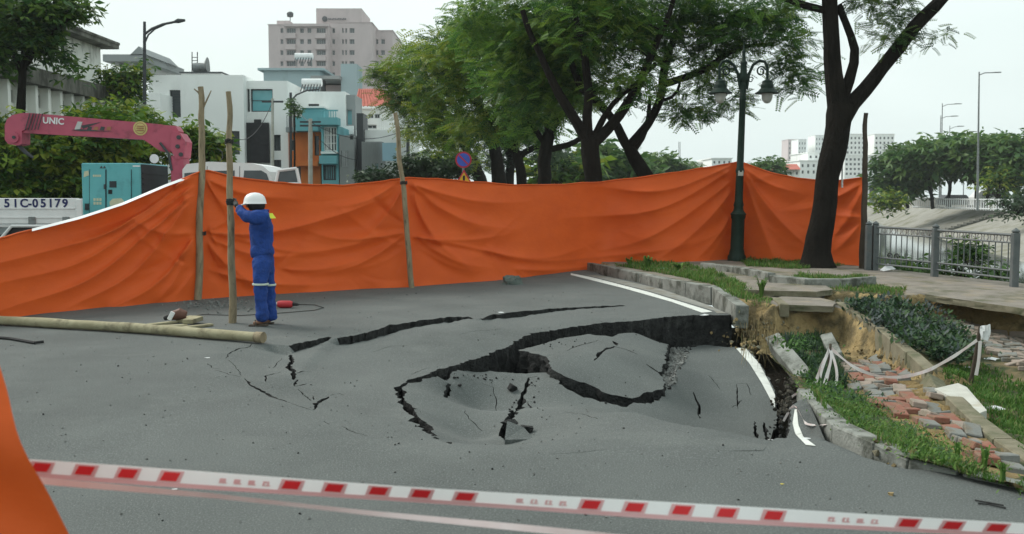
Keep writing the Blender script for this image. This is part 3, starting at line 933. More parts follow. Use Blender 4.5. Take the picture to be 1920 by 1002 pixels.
BR2b = [(1590, 715), (1650, 752), (1660, 775), (1640, 764), (1600, 728)]
pickA = lambda r, i, j: 0 if r.random() < (.72 if (i // 2 + j) % 3 == 0 else .3) else (1 if r.random() < .72 else 2)
pickB = lambda r, i, j: 2 if r.random() < .7 else 1
oA = gp(1660, 720, -.47)
dA = gp(1780, 830, -.2) - gp(1620, 705, -.5)
nb = lay_bricks(BR2, oA, dA, .235, .14, pickA, 1.15, .97) + lay_bricks(BR2b, oA, dA, .235, .14, pickA, 1.3, .85)
oB = gp(1870, 645, -.4)
nb += lay_bricks([(1765, 598), (1800, 592), (1860, 607), (1925, 640), (1960, 690), (1925, 700), (1850, 655), (1790, 620)], oB, Vector((1, -.35, 0)), .235, .14, pickB, 1.5, .95)

# loose rubble between the plates, and soil crumbs
rub = thing('rubble_heap', 'grey heap of broken road base between the sunken plates', 'rubble', gp(1268, 690, -.5))
mb = MB()
poly = [(1250, 648), (1306, 648), (1290, 672), (1276, 692), (1266, 722), (1236, 735), (1238, 704), (1247, 680)]
base = G3([(p[0], p[1], -.5) for p in poly])
P = resample(base, .1, .03, True, 8)
vo, F = tri_mesh(P, [], grid_pts(1.2, 3.5, 10, 15, .09, P, []))
z = np.array([-.5 + .05 * fbm(a, b, 0, 2.5) for a, b in vo])
me = fast_mesh('gravel_bed', np.c_[vo, z] - np.array(org(rub)), F, A['rubble'], None, True)
link('gravel_bed', me, rub)
r = random.Random(5)
X = [gp(r.uniform(1234, 1308), r.uniform(645, 738), -.5) for _ in range(2200)]
k = inside(poly, *proj([tuple(p) for p in X]))
for p, q in zip(X, k):
    if q:
        mb.rock(p + Vector((0, 0, r.uniform(-.01, .03))), r.uniform(.008, .03))
o = mb.build('gravel', A['rubble'], rub); o['kind'] = 'stuff'
def chunk(px, py, rr, label, material='broken', sq=(1, 1, .7), bvh=None, name='asphalt_chunk'):
    p = hit(px, py, bvh or both_bvh)
    mb = MB()
    mb.rock(p + Vector((0, 0, rr * .45)), rr, 0, sq)
    return tag(mb.build(name, A[material]), label, 'chunk')
chunk(960, 733, .075, 'dark round asphalt lump lying in the bowl of the sinkhole')
chunk(988, 812, .07, 'small dark asphalt lump beside the flat broken piece')
chunk(955, 800, .085, 'dark flat asphalt lump on the crack through the bowl', sq=(1.3, 1, .5))
chunk(862, 725, .03, 'tiny asphalt crumb near the left tear in the bowl')
mb = MB()
q0 = hit(960, 826, both_bvh)
g = [q0 + Vector(p) for p in ((-.06, -.12, .0), (.18, -.10, .0), (.10, .10, .05), (-.04, .13, .10))]
mb.add([p + Vector((0, 0, -.03)) for p in g] + [p + Vector((.0, .0, .035)) for p in g], [(0, 3, 2, 1), (4, 5, 6, 7), (0, 1, 5, 4), (1, 2, 6, 5), (2, 3, 7, 6), (3, 0, 4, 7)])
tag(mb.build('asphalt_piece', A['asphalt']), 'tilted flat piece of asphalt at the near end of the bowl crack', 'chunk')
mb = MB()
r = random.Random(11)
for cx_, cy_, sx, sy, nn in ((900, 708, 40, 5, 34), (998, 728, 5, 12, 12), (965, 775, 6, 12, 14), (948, 805, 6, 10, 14), (757, 755, 5, 12, 10), (785, 790, 6, 8, 10), (1060, 645, 30, 3, 12), (1200, 752, 30, 4, 16), (1462, 790, 6, 18, 30), (1440, 810, 8, 5, 10)):
    for _ in range(nn):
        p = hit(r.gauss(cx_, sx), r.gauss(cy_, sy), road_bvh)
        q = r.uniform(.004, .017)
        mb.rock(p + Vector((0, 0, q * .4)), q)
tag(mb.build('asphalt_crumbs', A['broken']), 'black asphalt crumbs scattered along the cracks', 'crumbs', kind='stuff')
mb = MB()
for _ in range(420):
    a = r.choice(((1405, 640, 22, 12), (1610, 668, 30, 10), (1440, 620, 25, 14), (1800, 600, 60, 12), (1660, 690, 40, 10), (1720, 830, 60, 25), (1395, 610, 10, 12)))
    p = hit(r.gauss(a[0], a[2]), r.gauss(a[1], a[3]), both_bvh)
    q = r.uniform(.008, .034)
    mb.rock(p + Vector((0, 0, q * .3)), q, 0 if r.random() < .7 else 1)
for _ in range(70):
    t = r.random()
    p = hit(1470 + 10 * math.sin(t * 5) + r.gauss(0, 7), 705 + 95 * t + r.gauss(0, 4), both_bvh)
    q = r.uniform(.008, .03)
    p.z = max(p.z, -.72 + .1 * r.random())
    mb.rock(p + Vector((0, 0, q * .3)), q, 2)
tag(mb.build('soil_clods', [A['soil'], A['kerb_old'], A['soil_dark']]), 'yellow soil clods fallen along the broken sidewalk', 'clods', kind='stuff')

# ------------------------------------------------------------------ grass and weeds
A['grass'] = [mat('grass_a', (.045, .12, .018), (.075, .17, .028), scale=3, rough=.7, transl=.35), mat('grass_b', (.10, .19, .035), (.15, .25, .055), scale=3, rough=.7, transl=.35), mat('grass_c', (.17, .17, .06), (.22, .2, .09), scale=3, rough=.8, transl=.3)]
A['darkleaf'] = [mat('garden_leaf_a', (.022, .055, .028), (.035, .08, .035), scale=3, rough=.6, transl=.25), mat('garden_leaf_b', (.035, .075, .022), (.055, .11, .035), scale=3, rough=.6, transl=.25), mat('garden_leaf_c', (.05, .07, .065), (.08, .10, .095), scale=3, rough=.6, transl=.2)]
def scatter(polys_px, xr, yr, dens, bvh, seed, zmax=9):
    g = np.random.default_rng(seed)
    n = int((xr[1] - xr[0]) * (yr[1] - yr[0]) * dens)
    X, Y = g.uniform(*xr, n), g.uniform(*yr, n)
    Z = np.array([drop_on(a, b, bvh) for a, b in zip(X, Y)])
    u, v = proj(np.c_[X, Y, Z])
    k = np.zeros(n, bool)
    for p in polys_px: k |= inside(p, u, v)
    cl = np.array([noise.noise(Vector((a * 2.2, b * 2.2, 1.7))) for a, b in zip(X, Y)])
    k &= (cl > g.uniform(-.5, .28, n)) & (Z < zmax)
    return np.c_[X, Y, Z][k]
def blades(name, P, h, w, mats, label, seed=1, lean=.5, wts=(.5, .38, .12)):
    g = np.random.default_rng(seed)
    n = len(P)
    a = g.uniform(0, 2 * np.pi, n)
    lump = np.array([noise.noise(Vector((a_ * 3.1, b_ * 3.1, 4.4))) for a_, b_ in P[:, :2]])
    hh = h * g.uniform(.4, 1.25, n) * (1 + .9 * np.clip(lump, -.6, 1))
    dx, dy = np.cos(a), np.sin(a)
    le = lean * g.uniform(.1, 1.2, n) * hh
    sx, sy = -dy * w * .5, dx * w * .5
    V = np.empty((n, 6, 3))
    V[:, 0] = P + np.c_[-sx, -sy, np.full(n, -.01)]
    V[:, 1] = P + np.c_[sx, sy, np.full(n, -.01)]
    V[:, 2] = P + np.c_[sx * .8 + dx * le * .35, sy * .8 + dy * le * .35, hh * .6]
    V[:, 3] = P + np.c_[-sx * .8 + dx * le * .35, -sy * .8 + dy * le * .35, hh * .6]
    V[:, 4] = P + np.c_[sx * .12 + dx * le, sy * .12 + dy * le, hh]
    V[:, 5] = P + np.c_[-sx * .12 + dx * le, -sy * .12 + dy * le, hh]
    b = np.arange(n)[:, None] * 6
    F = np.stack([b + np.array([0, 1, 2, 3]), b + np.array([3, 2, 4, 5])], 1).reshape(-1, 4)
    mi = np.repeat(g.choice(len(mats), n, p=wts), 2)
    o = link(name, fast_mesh(name, V.reshape(-1, 3), F, mats, mi))
    return tag(o, label, 'grass', kind='stuff')
G_NEAR = [[(1905, 916), (1850, 900), (1790, 884), (1706, 858), (1650, 830), (1585, 797), (1530, 750), (1520, 730), (1560, 720), (1595, 728), (1650, 775), (1720, 822), (1790, 862), (1880, 902)], [(1905, 912), (2100, 955), (2100, 990), (1900, 925)]]
P = scatter(G_NEAR, (2.2, 4.6), (4.8, 12), 6500, walk_bvh, 1)
blades('grass_verge', P, .048, .008, A['grass'], 'bright green grass on the verge behind the near kerb', 2, .95)
P = scatter(G_NEAR, (2.2, 4.6), (4.8, 12), 300, walk_bvh, 21)
leafclumps_later = P
G_MID = [[(1470, 640), (1540, 636), (1565, 690), (1590, 730), (1560, 745), (1515, 725), (1515, 700), (1480, 660)]]
P = scatter(G_MID, (3.2, 5.0), (9.5, 15), 2600, walk_bvh, 3)
blades('grass_patch', P, .13, .018, A['darkleaf'], 'dark green grass around the toppled kerb stones', 4)
P = scatter(GRASS_BEDS, (1.8, 9), (14.2, 25), 1100, walk_bvh, 5)
blades('grass_bed', P, .075, .016, A['grass'], 'green grass in the beds along the far sidewalk', 6, .9)
P = scatter([[(1780, 690), (1830, 680), (1930, 720), (1930, 860), (1870, 810), (1815, 765), (1790, 730), (1760, 700)]], (3.5, 8), (6.5, 14), 2200, walk_bvh, 7)
blades('grass_slope', P, .05, .014, A['grass'], 'low green turf on the slope right of the pavers', 8, .95, wts=(.72, .22, .06))
def leafclumps(name, P, n_leaf, size, mats, label, seed, hgt=.25):
    g = np.random.default_rng(seed)
    Q = np.repeat(P, n_leaf, 0) + g.normal(0, 1, (len(P) * n_leaf, 3)) * np.array([.1, .1, .0])
    Q[:, 2] += g.uniform(.02, hgt, len(Q))
    n = len(Q)
    a, el = g.uniform(0, 2 * np.pi, n), g.uniform(-.3, 1.1, n)
    d = np.c_[np.cos(a) * np.cos(el), np.sin(a) * np.cos(el), np.sin(el)]
    s_ = np.c_[-np.sin(a), np.cos(a), g.uniform(-.4, .4, n)]
    L_ = (size * g.uniform(.5, 1.3, n))[:, None]
    V = np.stack([Q, Q + d * L_ * .5 + s_ * L_ * .22, Q + d * L_, Q + d * L_ * .5 - s_ * L_ * .22], 1)
    F = np.arange(n * 4).reshape(-1, 4)
    o = link(name, fast_mesh(name, V.reshape(-1, 3), F, mats, np.repeat(g.integers(0, len(mats), len(P)), n_leaf)))
    return tag(o, label, 'plants', kind='stuff')
P = scatter([[(1600, 585), (1680, 580), (1760, 598), (1800, 640), (1830, 690), (1780, 690), (1700, 652), (1640, 612)]], (4.5, 8.5), (11.5, 16.5), 130, walk_bvh, 9)
leafclumps('flower_bed', P, 26, .1, A['darkleaf'], 'dense dark bedding plants in the sunken flower bed', 10, .22)
P = scatter([[(1470, 640), (1540, 636), (1565, 690), (1590, 730), (1600, 770), (1560, 760), (1515, 725), (1515, 700), (1480, 660)]], (2.8, 5.0), (8.5, 15), 90, walk_bvh, 11)
leafclumps('ground_cover', P, 20, .06, [A['darkleaf'][0], A['darkleaf'][1], A['grass'][0]], 'small leafy ground cover in the sunken strip by the kerb', 12, .12)
P = scatter([[(1380, 600), (1440, 590), (1450, 640), (1400, 650)], [(1570, 590), (1700, 680), (1680, 690), (1570, 640)], [(1440, 585), (1570, 590), (1570, 630), (1440, 620)]], (2.8, 5.8), (11.5, 15.4), 110, walk_bvh, 13)
A['dry'] = [mat('dry_root_a', (.26, .2, .10), rough=.9), mat('dry_root_b', (.15, .115, .06), rough=.9), mat('dry_root_c', (.10, .11, .04), rough=.9)]
blades('dry_roots', P, -.28, .008, A['dry'], 'dry roots and straw hanging from the broken soil edge', 14, .5)
leafclumps('clover_verge', leafclumps_later, 12, .034, [A['grass'][0], A['grass'][1], A['darkleaf'][1]], 'small round weeds mixed into the near verge grass', 22, .06)
def weed(px, py, h, n, label, bvh, spread=.5, w=.018, mats=None):
    p = hit(px, py, bvh)
    rt = thing('weed_plant', label, 'weed', p)
    r = random.Random(px * 3 + py)
    mb = MB()
    for i in range(n):
        a = r.uniform(0, 6.28)
        hh = h * r.uniform(.6, 1.1)
        d = Vector((math.cos(a), math.sin(a), 0))
        s_ = Vector((-d.y, d.x, 0)) * w
        L_ = spread * r.uniform(.4, 1) * hh
        q = [p + d * .02, p + d * L_ * .35 + Vector((0, 0, hh * .6)), p + d * L_ * .75 + Vector((0, 0, hh * .95)), p + d * L_ * 1.2 + Vector((0, 0, hh * .85))]
        mb.add([q[0] - s_ * .4, q[0] + s_ * .4, q[1] + s_, q[1] - s_, q[2] + s_ * .7, q[2] - s_ * .7, q[3]], [(0, 1, 2, 3), (3, 2, 4, 5), (5, 4, 6)], i % 2)
    mb.build('leaf_tuft', mats or [A['grass'][0], A['grass'][1]], rt)
    return rt
weed(1428, 557, .34, 22, 'spiky green weed at the end of the far kerb', walk_bvh)
weed(1215, 506, .3, 20, 'leafy weed clump at the far kerb below the tarpaulin', walk_bvh, .7, .03)
weed(1272, 512, .22, 20, 'low leafy weed beside the turquoise scrap on the verge', walk_bvh, .9, .03)
weed(1180, 501, .22, 14, 'small weed where the kerb meets the tarpaulin', walk_bvh, .7, .03)
weed(1845, 888, .17, 16, 'tall grass tuft on the near verge at the right', walk_bvh, .35, .008)
weed(1795, 868, .14, 14, 'short grass tuft left of the tall tuft on the near verge', walk_bvh, .4, .008)
weed(1880, 903, .12, 14, 'grass tuft at the far right end of the near verge', walk_bvh, .4, .008)
weed(1690, 590, .3, 18, 'bushy dark weed under the broken sidewalk edge', walk_bvh, .8, .03, A['darkleaf'][:2])

# ------------------------------------------------------------------ tarpaulins
def tarp_mat():
    m = mat('orange_tarpaulin', (.61, .096, .015), (.68, .114, .018), scale=1.5, rough=.62, spec=.25, bump=.3, bscale=3.2, stretch=(1, 1, 2.2), bdist=.03, transl=.09)
    return m
A['tarp'] = tarp_mat()
def tarp(name, st, creases, label, seed, du=5.0, nv=80, amp=1.8, belly=.12):
    """st: rows of (bottom px, py, ground z, top px, py): an upright sheet standing on the ground"""
    base = [gp(a, b, zz) for a, b, zz, c, d in st]
    top = [at(c, d, p.y) for (a, b, zz, c, d), p in zip(st, base)]
    us = [0]
    for i in range(1, len(st)): us.append(us[-1] + abs(st[i][0] - st[i - 1][0]))
    n = int(us[-1] / du)
    def cr(P, t):
        s_ = t * us[-1]
        i = max(0, min(len(us) - 2, next((k for k in range(len(us) - 1) if s_ <= us[k + 1]), len(us) - 2)))
        k = (s_ - us[i]) / (us[i + 1] - us[i])
        p0, p1, p2, p3 = P[max(i - 1, 0)], P[i], P[i + 1], P[min(i + 2, len(P) - 1)]
        return .5 * ((2 * p1) + (p2 - p0) * k + (2 * p0 - 5 * p1 + 4 * p2 - p3) * k * k + (3 * p1 - p0 - 3 * p2 + p3) * k ** 3)
    mb = MB()
    V = np.empty((n + 1, nv + 1, 3))
    for i in range(n + 1):
        a, b = cr(base, i / n), cr(top, i / n)
        for j in range(nv + 1):
            V[i, j] = a.lerp(b, j / nv)
    f = V.reshape(-1, 3)
    u, v = proj(f)
    T = np.repeat(np.linspace(0, 1, n + 1), nv + 1)
    W = np.tile(np.linspace(0, 1, nv + 1), n + 1)
    d = -belly * np.sin(np.pi * T) * np.sin(np.pi * W) * .6
    r = random.Random(seed)
    creases = list(creases)
    for (tx_, ty_) in {(c_[0] // 12 * 12 + 6, c_[1] // 40 * 40 + 20) for c_ in creases}:
        lft = tx_ > (st[0][0] + st[-1][0]) / 2
        for _ in range(3):
            an = r.uniform(-.9, 1.25)
            ln_ = r.uniform(50, 190)
            creases.append((tx_, ty_, tx_ + (-1 if lft else 1) * ln_ * math.cos(an), ty_ + ln_ * math.sin(an), r.uniform(.008, .02) * r.choice((-1, 1, 1)), r.uniform(4, 8)))
    for _ in range(7):
        x_, y_ = r.uniform(st[0][0], st[-1][0]), r.uniform(350, 530)
        an, ln_ = r.gauss(.12, .35), r.uniform(40, 130)
        creases.append((x_, y_, x_ + ln_ * math.cos(an), y_ + ln_ * math.sin(an), r.uniform(.006, .014) * r.choice((-1, 1)), r.uniform(4, 9)))
    for (x0, y0, x1, y1, am, w) in creases:
        L_ = math.hypot(x1 - x0, y1 - y0)
        tx, ty = (x1 - x0) / L_, (y1 - y0) / L_
        s_ = (u - x0) * tx + (v - y0) * ty
        bow = .085 * L_ * np.sin(np.pi * np.clip(s_ / L_, 0, 1)) * (1 if abs(x1 - x0) > 80 else .3)
        q = (u - x0) * -ty + (v - y0) * tx + 3 * np.sin(s_ / 41 + x0) - bow * (1 if tx > 0 else -1)
        ww = w * 1.25 * (.35 + .9 * np.clip(s_ / L_, 0, 1))
        fade = np.clip(s_ / 18, 0, 1) * np.clip((L_ * 1.12 - s_) / (L_ * .45), 0, 1)
        d += am * amp * fade * (np.exp(-np.abs(q) / ww) - .35 * np.exp(-((q - ww * 2.2) / (ww * 1.4)) ** 2))
    d += np.array([.016 * noise.noise(Vector((a / 95 + seed, b / 60, 2.1))) + .006 * noise.noise(Vector((a / 38 + b / 60, b / 22 - a / 90, seed))) for a, b in zip(u, v)])
    foot = np.exp(-W / .06)
    d += foot * np.array([.12 * noise.noise(Vector((a / 45, 7.7, seed))) + .05 for a in u])
    f[:, 1] -= d
    f[:, 2] += (W ** 6) * np.array([.02 * noise.noise(Vector((a / 30, 1.3, seed))) for a in u])
    idx = np.arange((n + 1) * (nv + 1)).reshape(n + 1, nv + 1)
    F = np.stack([idx[:-1, :-1], idx[1:, :-1], idx[1:, 1:], idx[:-1, 1:]], -1).reshape(-1, 4)
    o = link(name, fast_mesh(name, f, F, A['tarp'], None, True))
    tag(o, label, 'tarpaulin', 'orange tarpaulin screen around the sinkhole')
    g_ = f.reshape(n + 1, nv + 1, 3)[:, -1]
    mb = MB(); mb.tube([Vector(p) + Vector((0, -.012, 0)) for p in g_[::6]], .016, 6)
    mb.build('rolled_hem', A['tarp'], o, True)
    return o
t1 = tarp('orange_tarpaulin', [(-160, 618, 0, -160, 490), (0, 598, 0, 0, 447), (120, 583, 0, 120, 417), (230, 573, 0, 230, 384), (310, 567, 0, 310, 350), (380, 561, 0, 380, 321)],
     [(368, 330, -80, 500, .13, 13), (366, 345, -60, 545, .12, 15), (366, 360, 0, 585, .14, 16), (368, 375, 110, 590, .10, 14), (370, 440, 240, 400, .05, 9), (370, 445, 190, 590, .10, 14), (368, 450, 285, 575, .07, 11), (340, 340, 120, 440, -.08, 14), (366, 500, 330, 560, .05, 8)],
     'leftmost orange tarpaulin sagging towards the ground', 1, 2.6)
t2 = tarp('orange_tarpaulin', [(376, 561, 0, 378, 322), (390, 560, 0, 390, 320), (450, 556, 0, 450, 334), (560, 549, 0, 560, 346), (660, 543, 0, 660, 347), (776, 538, 0, 759, 334)],
     [(386, 436, 760, 345, .07, 9), (386, 440, 600, 478, .06, 10), (386, 436, 470, 360, .05, 8), (388, 445, 520, 550, .07, 11), (388, 330, 560, 375, .06, 10), (388, 330, 470, 420, .05, 9), (753, 340, 620, 385, .06, 10), (756, 345, 660, 470, .06, 11), (764, 438, 560, 425, .05, 8), (764, 440, 600, 510, .05, 9), (390, 437, 764, 438, .03, 5), (388, 500, 640, 525, .05, 10), (520, 500, 700, 480, .04, 8)],
     'orange tarpaulin behind the worker in blue', 2, 2.6)
t3 = tarp('orange_tarpaulin', [(772, 538, 0, 756, 334), (790, 536, 0, 775, 333), (900, 528, 0, 900, 342), (1000, 518, 0, 1000, 347), (1120, 504, .0, 1130, 341), (1250, 493, .15, 1250, 326), (1386, 486, .16, 1390, 303)],
     [(766, 340, 980, 375, .07, 10), (768, 345, 960, 430, .07, 12), (768, 350, 880, 500, .07, 11), (772, 440, 960, 435, .05, 7), (774, 442, 920, 500, .05, 9), (1374, 312, 1120, 352, .08, 10), (1374, 320, 1060, 410, .09, 13), (1372, 335, 1120, 470, .09, 14), (1372, 350, 1220, 490, .09, 12), (1370, 400, 1300, 490, .07, 9), (772, 441, 1370, 432, .03, 5), (900, 470, 1120, 455, .05, 9), (960, 500, 1200, 470, .05, 9)],
     'longest orange tarpaulin between the slanting pole and the lamp post', 3, 2.6)
t4 = tarp('orange_tarpaulin', [(1384, 486, .16, 1386, 303), (1396, 487, .16, 1396, 306), (1440, 489, .16, 1440, 322), (1500, 492, .16, 1500, 335), (1560, 495, .16, 1560, 339), (1614, 499, .15, 1622, 332)],
     [(1394, 312, 1500, 365, .06, 8), (1394, 316, 1530, 470, .08, 9), (1394, 325, 1450, 485, .07, 8), (1616, 340, 1540, 380, .05, 7), (1616, 345, 1545, 480, .07, 9), (1614, 410, 1560, 400, .05, 6), (1614, 420, 1560, 470, .05, 6)],
     'rightmost orange tarpaulin behind the big leaning tree', 4, 2.6)
# white hem of the left sheet
mb = MB()
hp = [(-160, 490), (0, 447), (90, 424.5), (150, 409), (230, 383), (310, 349), (345, 336)]
def topz(px):
    us_ = [(-160, 618), (0, 598), (120, 583), (230, 573), (310, 567), (374, 561)]
    b = gp(px, np.interp(px, [u[0] for u in us_], [u[1] for u in us_]), 0)
    return b.y
pts = []
for px in range(60, 350, 8):
    py = np.interp(px, [h[0] for h in hp], [h[1] for h in hp])
    pts.append((at(px, py - 3.0, topz(px) - .02), at(px, py + 2.0, topz(px) - .10)))
for a, b in pts: mb.v += [tuple(a), tuple(b)]
for i in range(len(pts) - 1): mb.f.append((2 * i, 2 * i + 1, 2 * i + 3, 2 * i + 2)); mb.m.append(0)
mb.build('hem', A['white'], t1, True)
# near sheet at the left edge of the view
mb = MB()
n, m_ = 34, 34
for i in range(n + 1):
    for j in range(m_ + 1):
        s_, q = i / n, j / m_
        a = at(-420, 1500, 2.3).lerp(at(-420, 560, 2.5), q)
        b = at(330, 1500, 2.2).lerp(at(-42, 600, 2.45), q)
        p = a.lerp(b, s_)
        p.y -= .06 * noise.noise(p * 4 + Vector((3, 1, 0))) + .03 * math.sin(p.z * 16 + p.x * 9) * s_
        mb.v.append(tuple(p))
for i in range(n):
    for j in range(m_):
        q = i * (m_ + 1) + j
        mb.f.append((q, q + m_ + 1, q + m_ + 2, q + 1)); mb.m.append(0)
tag(mb.build('orange_tarpaulin', A['tarp'], None, True), 'blurred orange tarpaulin close to the camera at lower left', 'tarpaulin', 'orange tarpaulin screen around the sinkhole')

# ------------------------------------------------------------------ poles
def pole(name, label, pts, r0, r1, material, bumps=6, seed=1, stubs=()):
    r = random.Random(seed)
    rt = thing(name, label, 'pole', pts[0])
    P, Rr = [], []
    n = 26
    for i in range(n + 1):
        t = i / n
        s_ = t * (len(pts) - 1)
        k = min(int(s_), len(pts) - 2)
        p = Vector(pts[k]).lerp(Vector(pts[k + 1]), s_ - k)
        P.append(p + Vector((noise.noise(Vector((t * 5, seed, 0))), noise.noise(Vector((t * 5, seed, 9))), 0)) * r0 * .55)
        Rr.append((r0 + (r1 - r0) * t) * (1 + .13 * noise.noise(Vector((t * 17, seed, 4)))))
    mb = MB(); mb.tube(P, Rr, 10)
    mb.build('shaft', material, rt, True)
    for (a, b, rr) in stubs:
        mb = MB(); mb.tube([a, Vector(a).lerp(Vector(b), .5) + Vector((.01, 0, .02)), b], [rr, rr * .8, rr * .5], 6)
        mb.build('branch_stub', material, rt, True)
    return rt
def band(px, py, Y, r, label):
    mb = MB()
    p = at(px, py, Y)
    for k in range(3):
        mb.tube([p + Vector((r * math.cos(a), r * math.sin(a), .02 * k + .01 * math.sin(3 * a))) for a in np.linspace(0, 2 * math.pi, 13)], .008, 5)
    return tag(mb.build('rope_tie', A['rubber']), label, 'rope')
Yp = gp(374, 561).y
pole('wooden_pole', 'wooden pole with two twig stubs holding the left tarpaulins', [gp(371, 563), at(379, 300, Yp), at(376, 163, Yp)], .062, .045, A['wood'], seed=3,
     stubs=[(at(378, 185, Yp), at(364, 167, Yp), .02), (at(380, 205, Yp), at(396, 170, Yp), .016)])
pole('wooden_pole', 'free standing wooden pole held upright by the worker', [gp(436, 606), at(432, 360, gp(436, 606).y), at(428, 172, gp(436, 606).y)], .052, .034, A['wood'], seed=5)
Yq = gp(772, 539).y - .12
pole('wooden_pole', 'slanting thin wooden pole between the two middle tarpaulins', [gp(772, 540), at(757, 360, Yq), at(741, 212, Yq)], .055, .04, A['wood'], seed=8)
Yr = gp(1617, 503, .15).y - .1
pole('wooden_pole', 'dark straight pole at the right end of the tarpaulin screen', [gp(1617, 503, .15), at(1621, 360, Yr), at(1624, 212, Yr)], .075, .045, A['wood_dark'], seed=9)
pole('pipe_stick', 'thin pale stick behind the leaning tree trunk', [at(1579, 352, 22.0), at(1579, 338, 22.0), at(1580, 290, 22.0)], .022, .018, A['white'], seed=10)
band(378, 440, Yp - .05, .07, 'dark tie halfway up the left tarpaulin pole')
band(757, 345, Yq, .065, 'dark tie at the top corner of the slanting pole')
band(430, 268, gp(436, 606).y, .055, 'dark tie near the top of the free standing pole')
# log lying on the road
rt = thing('log_pole', 'long pale debarked log lying across the road', 'log', gp(200, 620))
mb = MB()
P = [gp(px, py, 0) + Vector((0, 0, .068)) for px, py in ((-220, 601), (-60, 607), (100, 616), (250, 625), (400, 637), (480, 643))]
PP = resample(P, .12)
mb.tube([p + Vector((0, .012 * noise.noise(p * 2), 0)) for p in PP], [.062 + .008 * noise.noise(p * 3) for p in PP], 12)
mb.build('log', A['log'], rt, True)
mb = MB(); mb.tube([gp(480, 643) + Vector((0, 0, .068)), gp(494, 644) + Vector((0, 0, .068))], [.066, .067], 12)
mb.build('log_end', A['wood'], rt, True)
mb = MB()
P = [gp(-40, 630, .02), gp(20, 635, .02), gp(66, 643, .02), gp(82, 641, .025)]
mb.tube(P, .018, 6)
tag(mb.build('iron_rod', A['rubber']), 'short dark iron rod on the road near the left edge', 'rod')

# ------------------------------------------------------------------ small debris on the road
def planks():
    specs = [((277, 612), (330, 606), .05, .03), ((300, 614), (352, 612), .06, .025), ((345, 617), (397, 611), .05, .03), ((340, 606), (366, 600), .09, .06), ((352, 612), (372, 605), .07, .06)]
    labs = ['thin wood scrap left of the brown breaker', 'flat wood scrap in front of the brown breaker', 'pale wood offcut at the right end of the scrap pile', 'short thick wood block in the scrap pile', 'split wood block on top of the scrap pile']
    for i, ((a, b), (c, d), w, h) in enumerate(specs):
        p, q = gp(a, b, .002), gp(c, d, .002)
        mb = MB()
        ax = (q - p); L_ = ax.length; ax.normalize()
        M = Matrix((ax, Vector((-ax.y, ax.x, 0)), Vector((0, 0, 1)))).transposed().to_4x4()
        M = Matrix.Translation(p + Vector((0, 0, .03 if i == 4 else 0))) @ M
        mb.bbox((0, -w, 0), (L_, w, h), .006, 0, M)
        tag(mb.build('wood_scrap', A['log']), labs[i], 'wood scrap', 'wood scraps by the tarpaulin')
planks()
pc = gp(330, 606)
rt = thing('breaker_tool', 'brown electric breaker lying on wood scraps', 'power tool', pc)
mb = MB(); mb.tube([pc + Vector((-.06, 0, .1)), pc + Vector((.05, .02, .12)), pc + Vector((.13, .03, .1))], [.06, .085, .06], 10)
mb.build('motor_housing', mat('brown_casing', (.10, .045, .03), (.15, .07, .05), rough=.6), rt, True)
mb = MB(); mb.bbox((-.03, -.012, -.06), (.03, .012, .06), .004, 0, Matrix.Translation(pc + Vector((-.03, -.10, .11))) @ Matrix.Rotation(.5, 4, 'Y'))
mb.build('label_plate', A['white'], rt)
mb = MB(); mb.tube([pc + Vector((-.06, 0, .1)), pc + Vector((-.16, .02, .06))], [.035, .03], 8)
mb.build('handle', A['rubber'], rt, True)
pc = gp(533, 578)
rt = thing('electric_drill', 'red electric drill lying on the road behind the worker', 'power tool', pc)
A['redtool'] = mat('red_casing', (.42, .025, .035), (.5, .04, .045), rough=.45)
mb = MB(); mb.tube([pc + Vector((-.1, 0, .06)), pc + Vector((-.06, 0, .06)), pc + Vector((.1, 0, .06)), pc + Vector((.13, 0, .06))], [.045, .058, .055, .04], 12)
mb.build('casing', A['redtool'], rt, True)
mb = MB(); mb.tube([pc + Vector((.13, 0, .06)), pc + Vector((.2, 0, .055)), pc + Vector((.22, .02, .05))], [.03, .022, .012], 8)
mb.build('grip', A['rubber'], rt, True)
mb = MB(); mb.tube([pc + Vector((-.1, 0, .06)), pc + Vector((-.2, .01, .05)), pc + Vector((-.42, .03, .03))], [.03, .02, .012], 8)
mb.build('bit', A['steel'], rt, True)
mb = MB()
cp = [(548, 571), (590, 572), (607, 577), (590, 582), (530, 587), (450, 592), (380, 590), (345, 598)]
mb.tube([gp(a, b, .012) for a, b in cp], .006, 5)
tag(mb.build('power_cable', A['rubber']), 'black power cable looping from the red drill', 'cable')
mb = MB()
r = random.Random(3)
for _ in range(330):
    px, py = r.gauss(400, 42), r.gauss(573, 6)
    q = abs(r.gauss(.006, .008)) + .004
    mb.rock(gp(px, max(py, 562), 0) + Vector((0, 0, q * .5)), q)
tag(mb.build('dirt_crumbs', A['rubble']), 'grey crumbs of dug-up road at the foot of the left pole', 'crumbs', kind='stuff')
rt = thing('cloth_bundle', 'crumpled grey-green cloth bundle on the road below the long tarpaulin', 'bundle', gp(960, 533))
mb = MB()
A['cloth'] = mat('grey_green_cloth', (.09, .115, .10), (.16, .19, .17), scale=14, rough=.9, bump=1, bscale=30, bdist=.05)
c_ = gp(960, 533)
vs, fs = [], []
for i in range(9):
    for k in range(16):
        a, e = 2 * math.pi * k / 16, (i / 8) * math.pi / 2
        d = Vector((math.cos(a) * math.cos(e) * .21, math.sin(a) * math.cos(e) * .15, math.sin(e) * .17))
        d *= 1 + .45 * noise.noise(d * 11 + Vector((4, 2, 1)))
        vs.append(c_ + d)
for i in range(8):
    for k in range(16):
        fs.append((i * 16 + k, i * 16 + (k + 1) % 16, (i + 1) * 16 + (k + 1) % 16, (i + 1) * 16 + k))
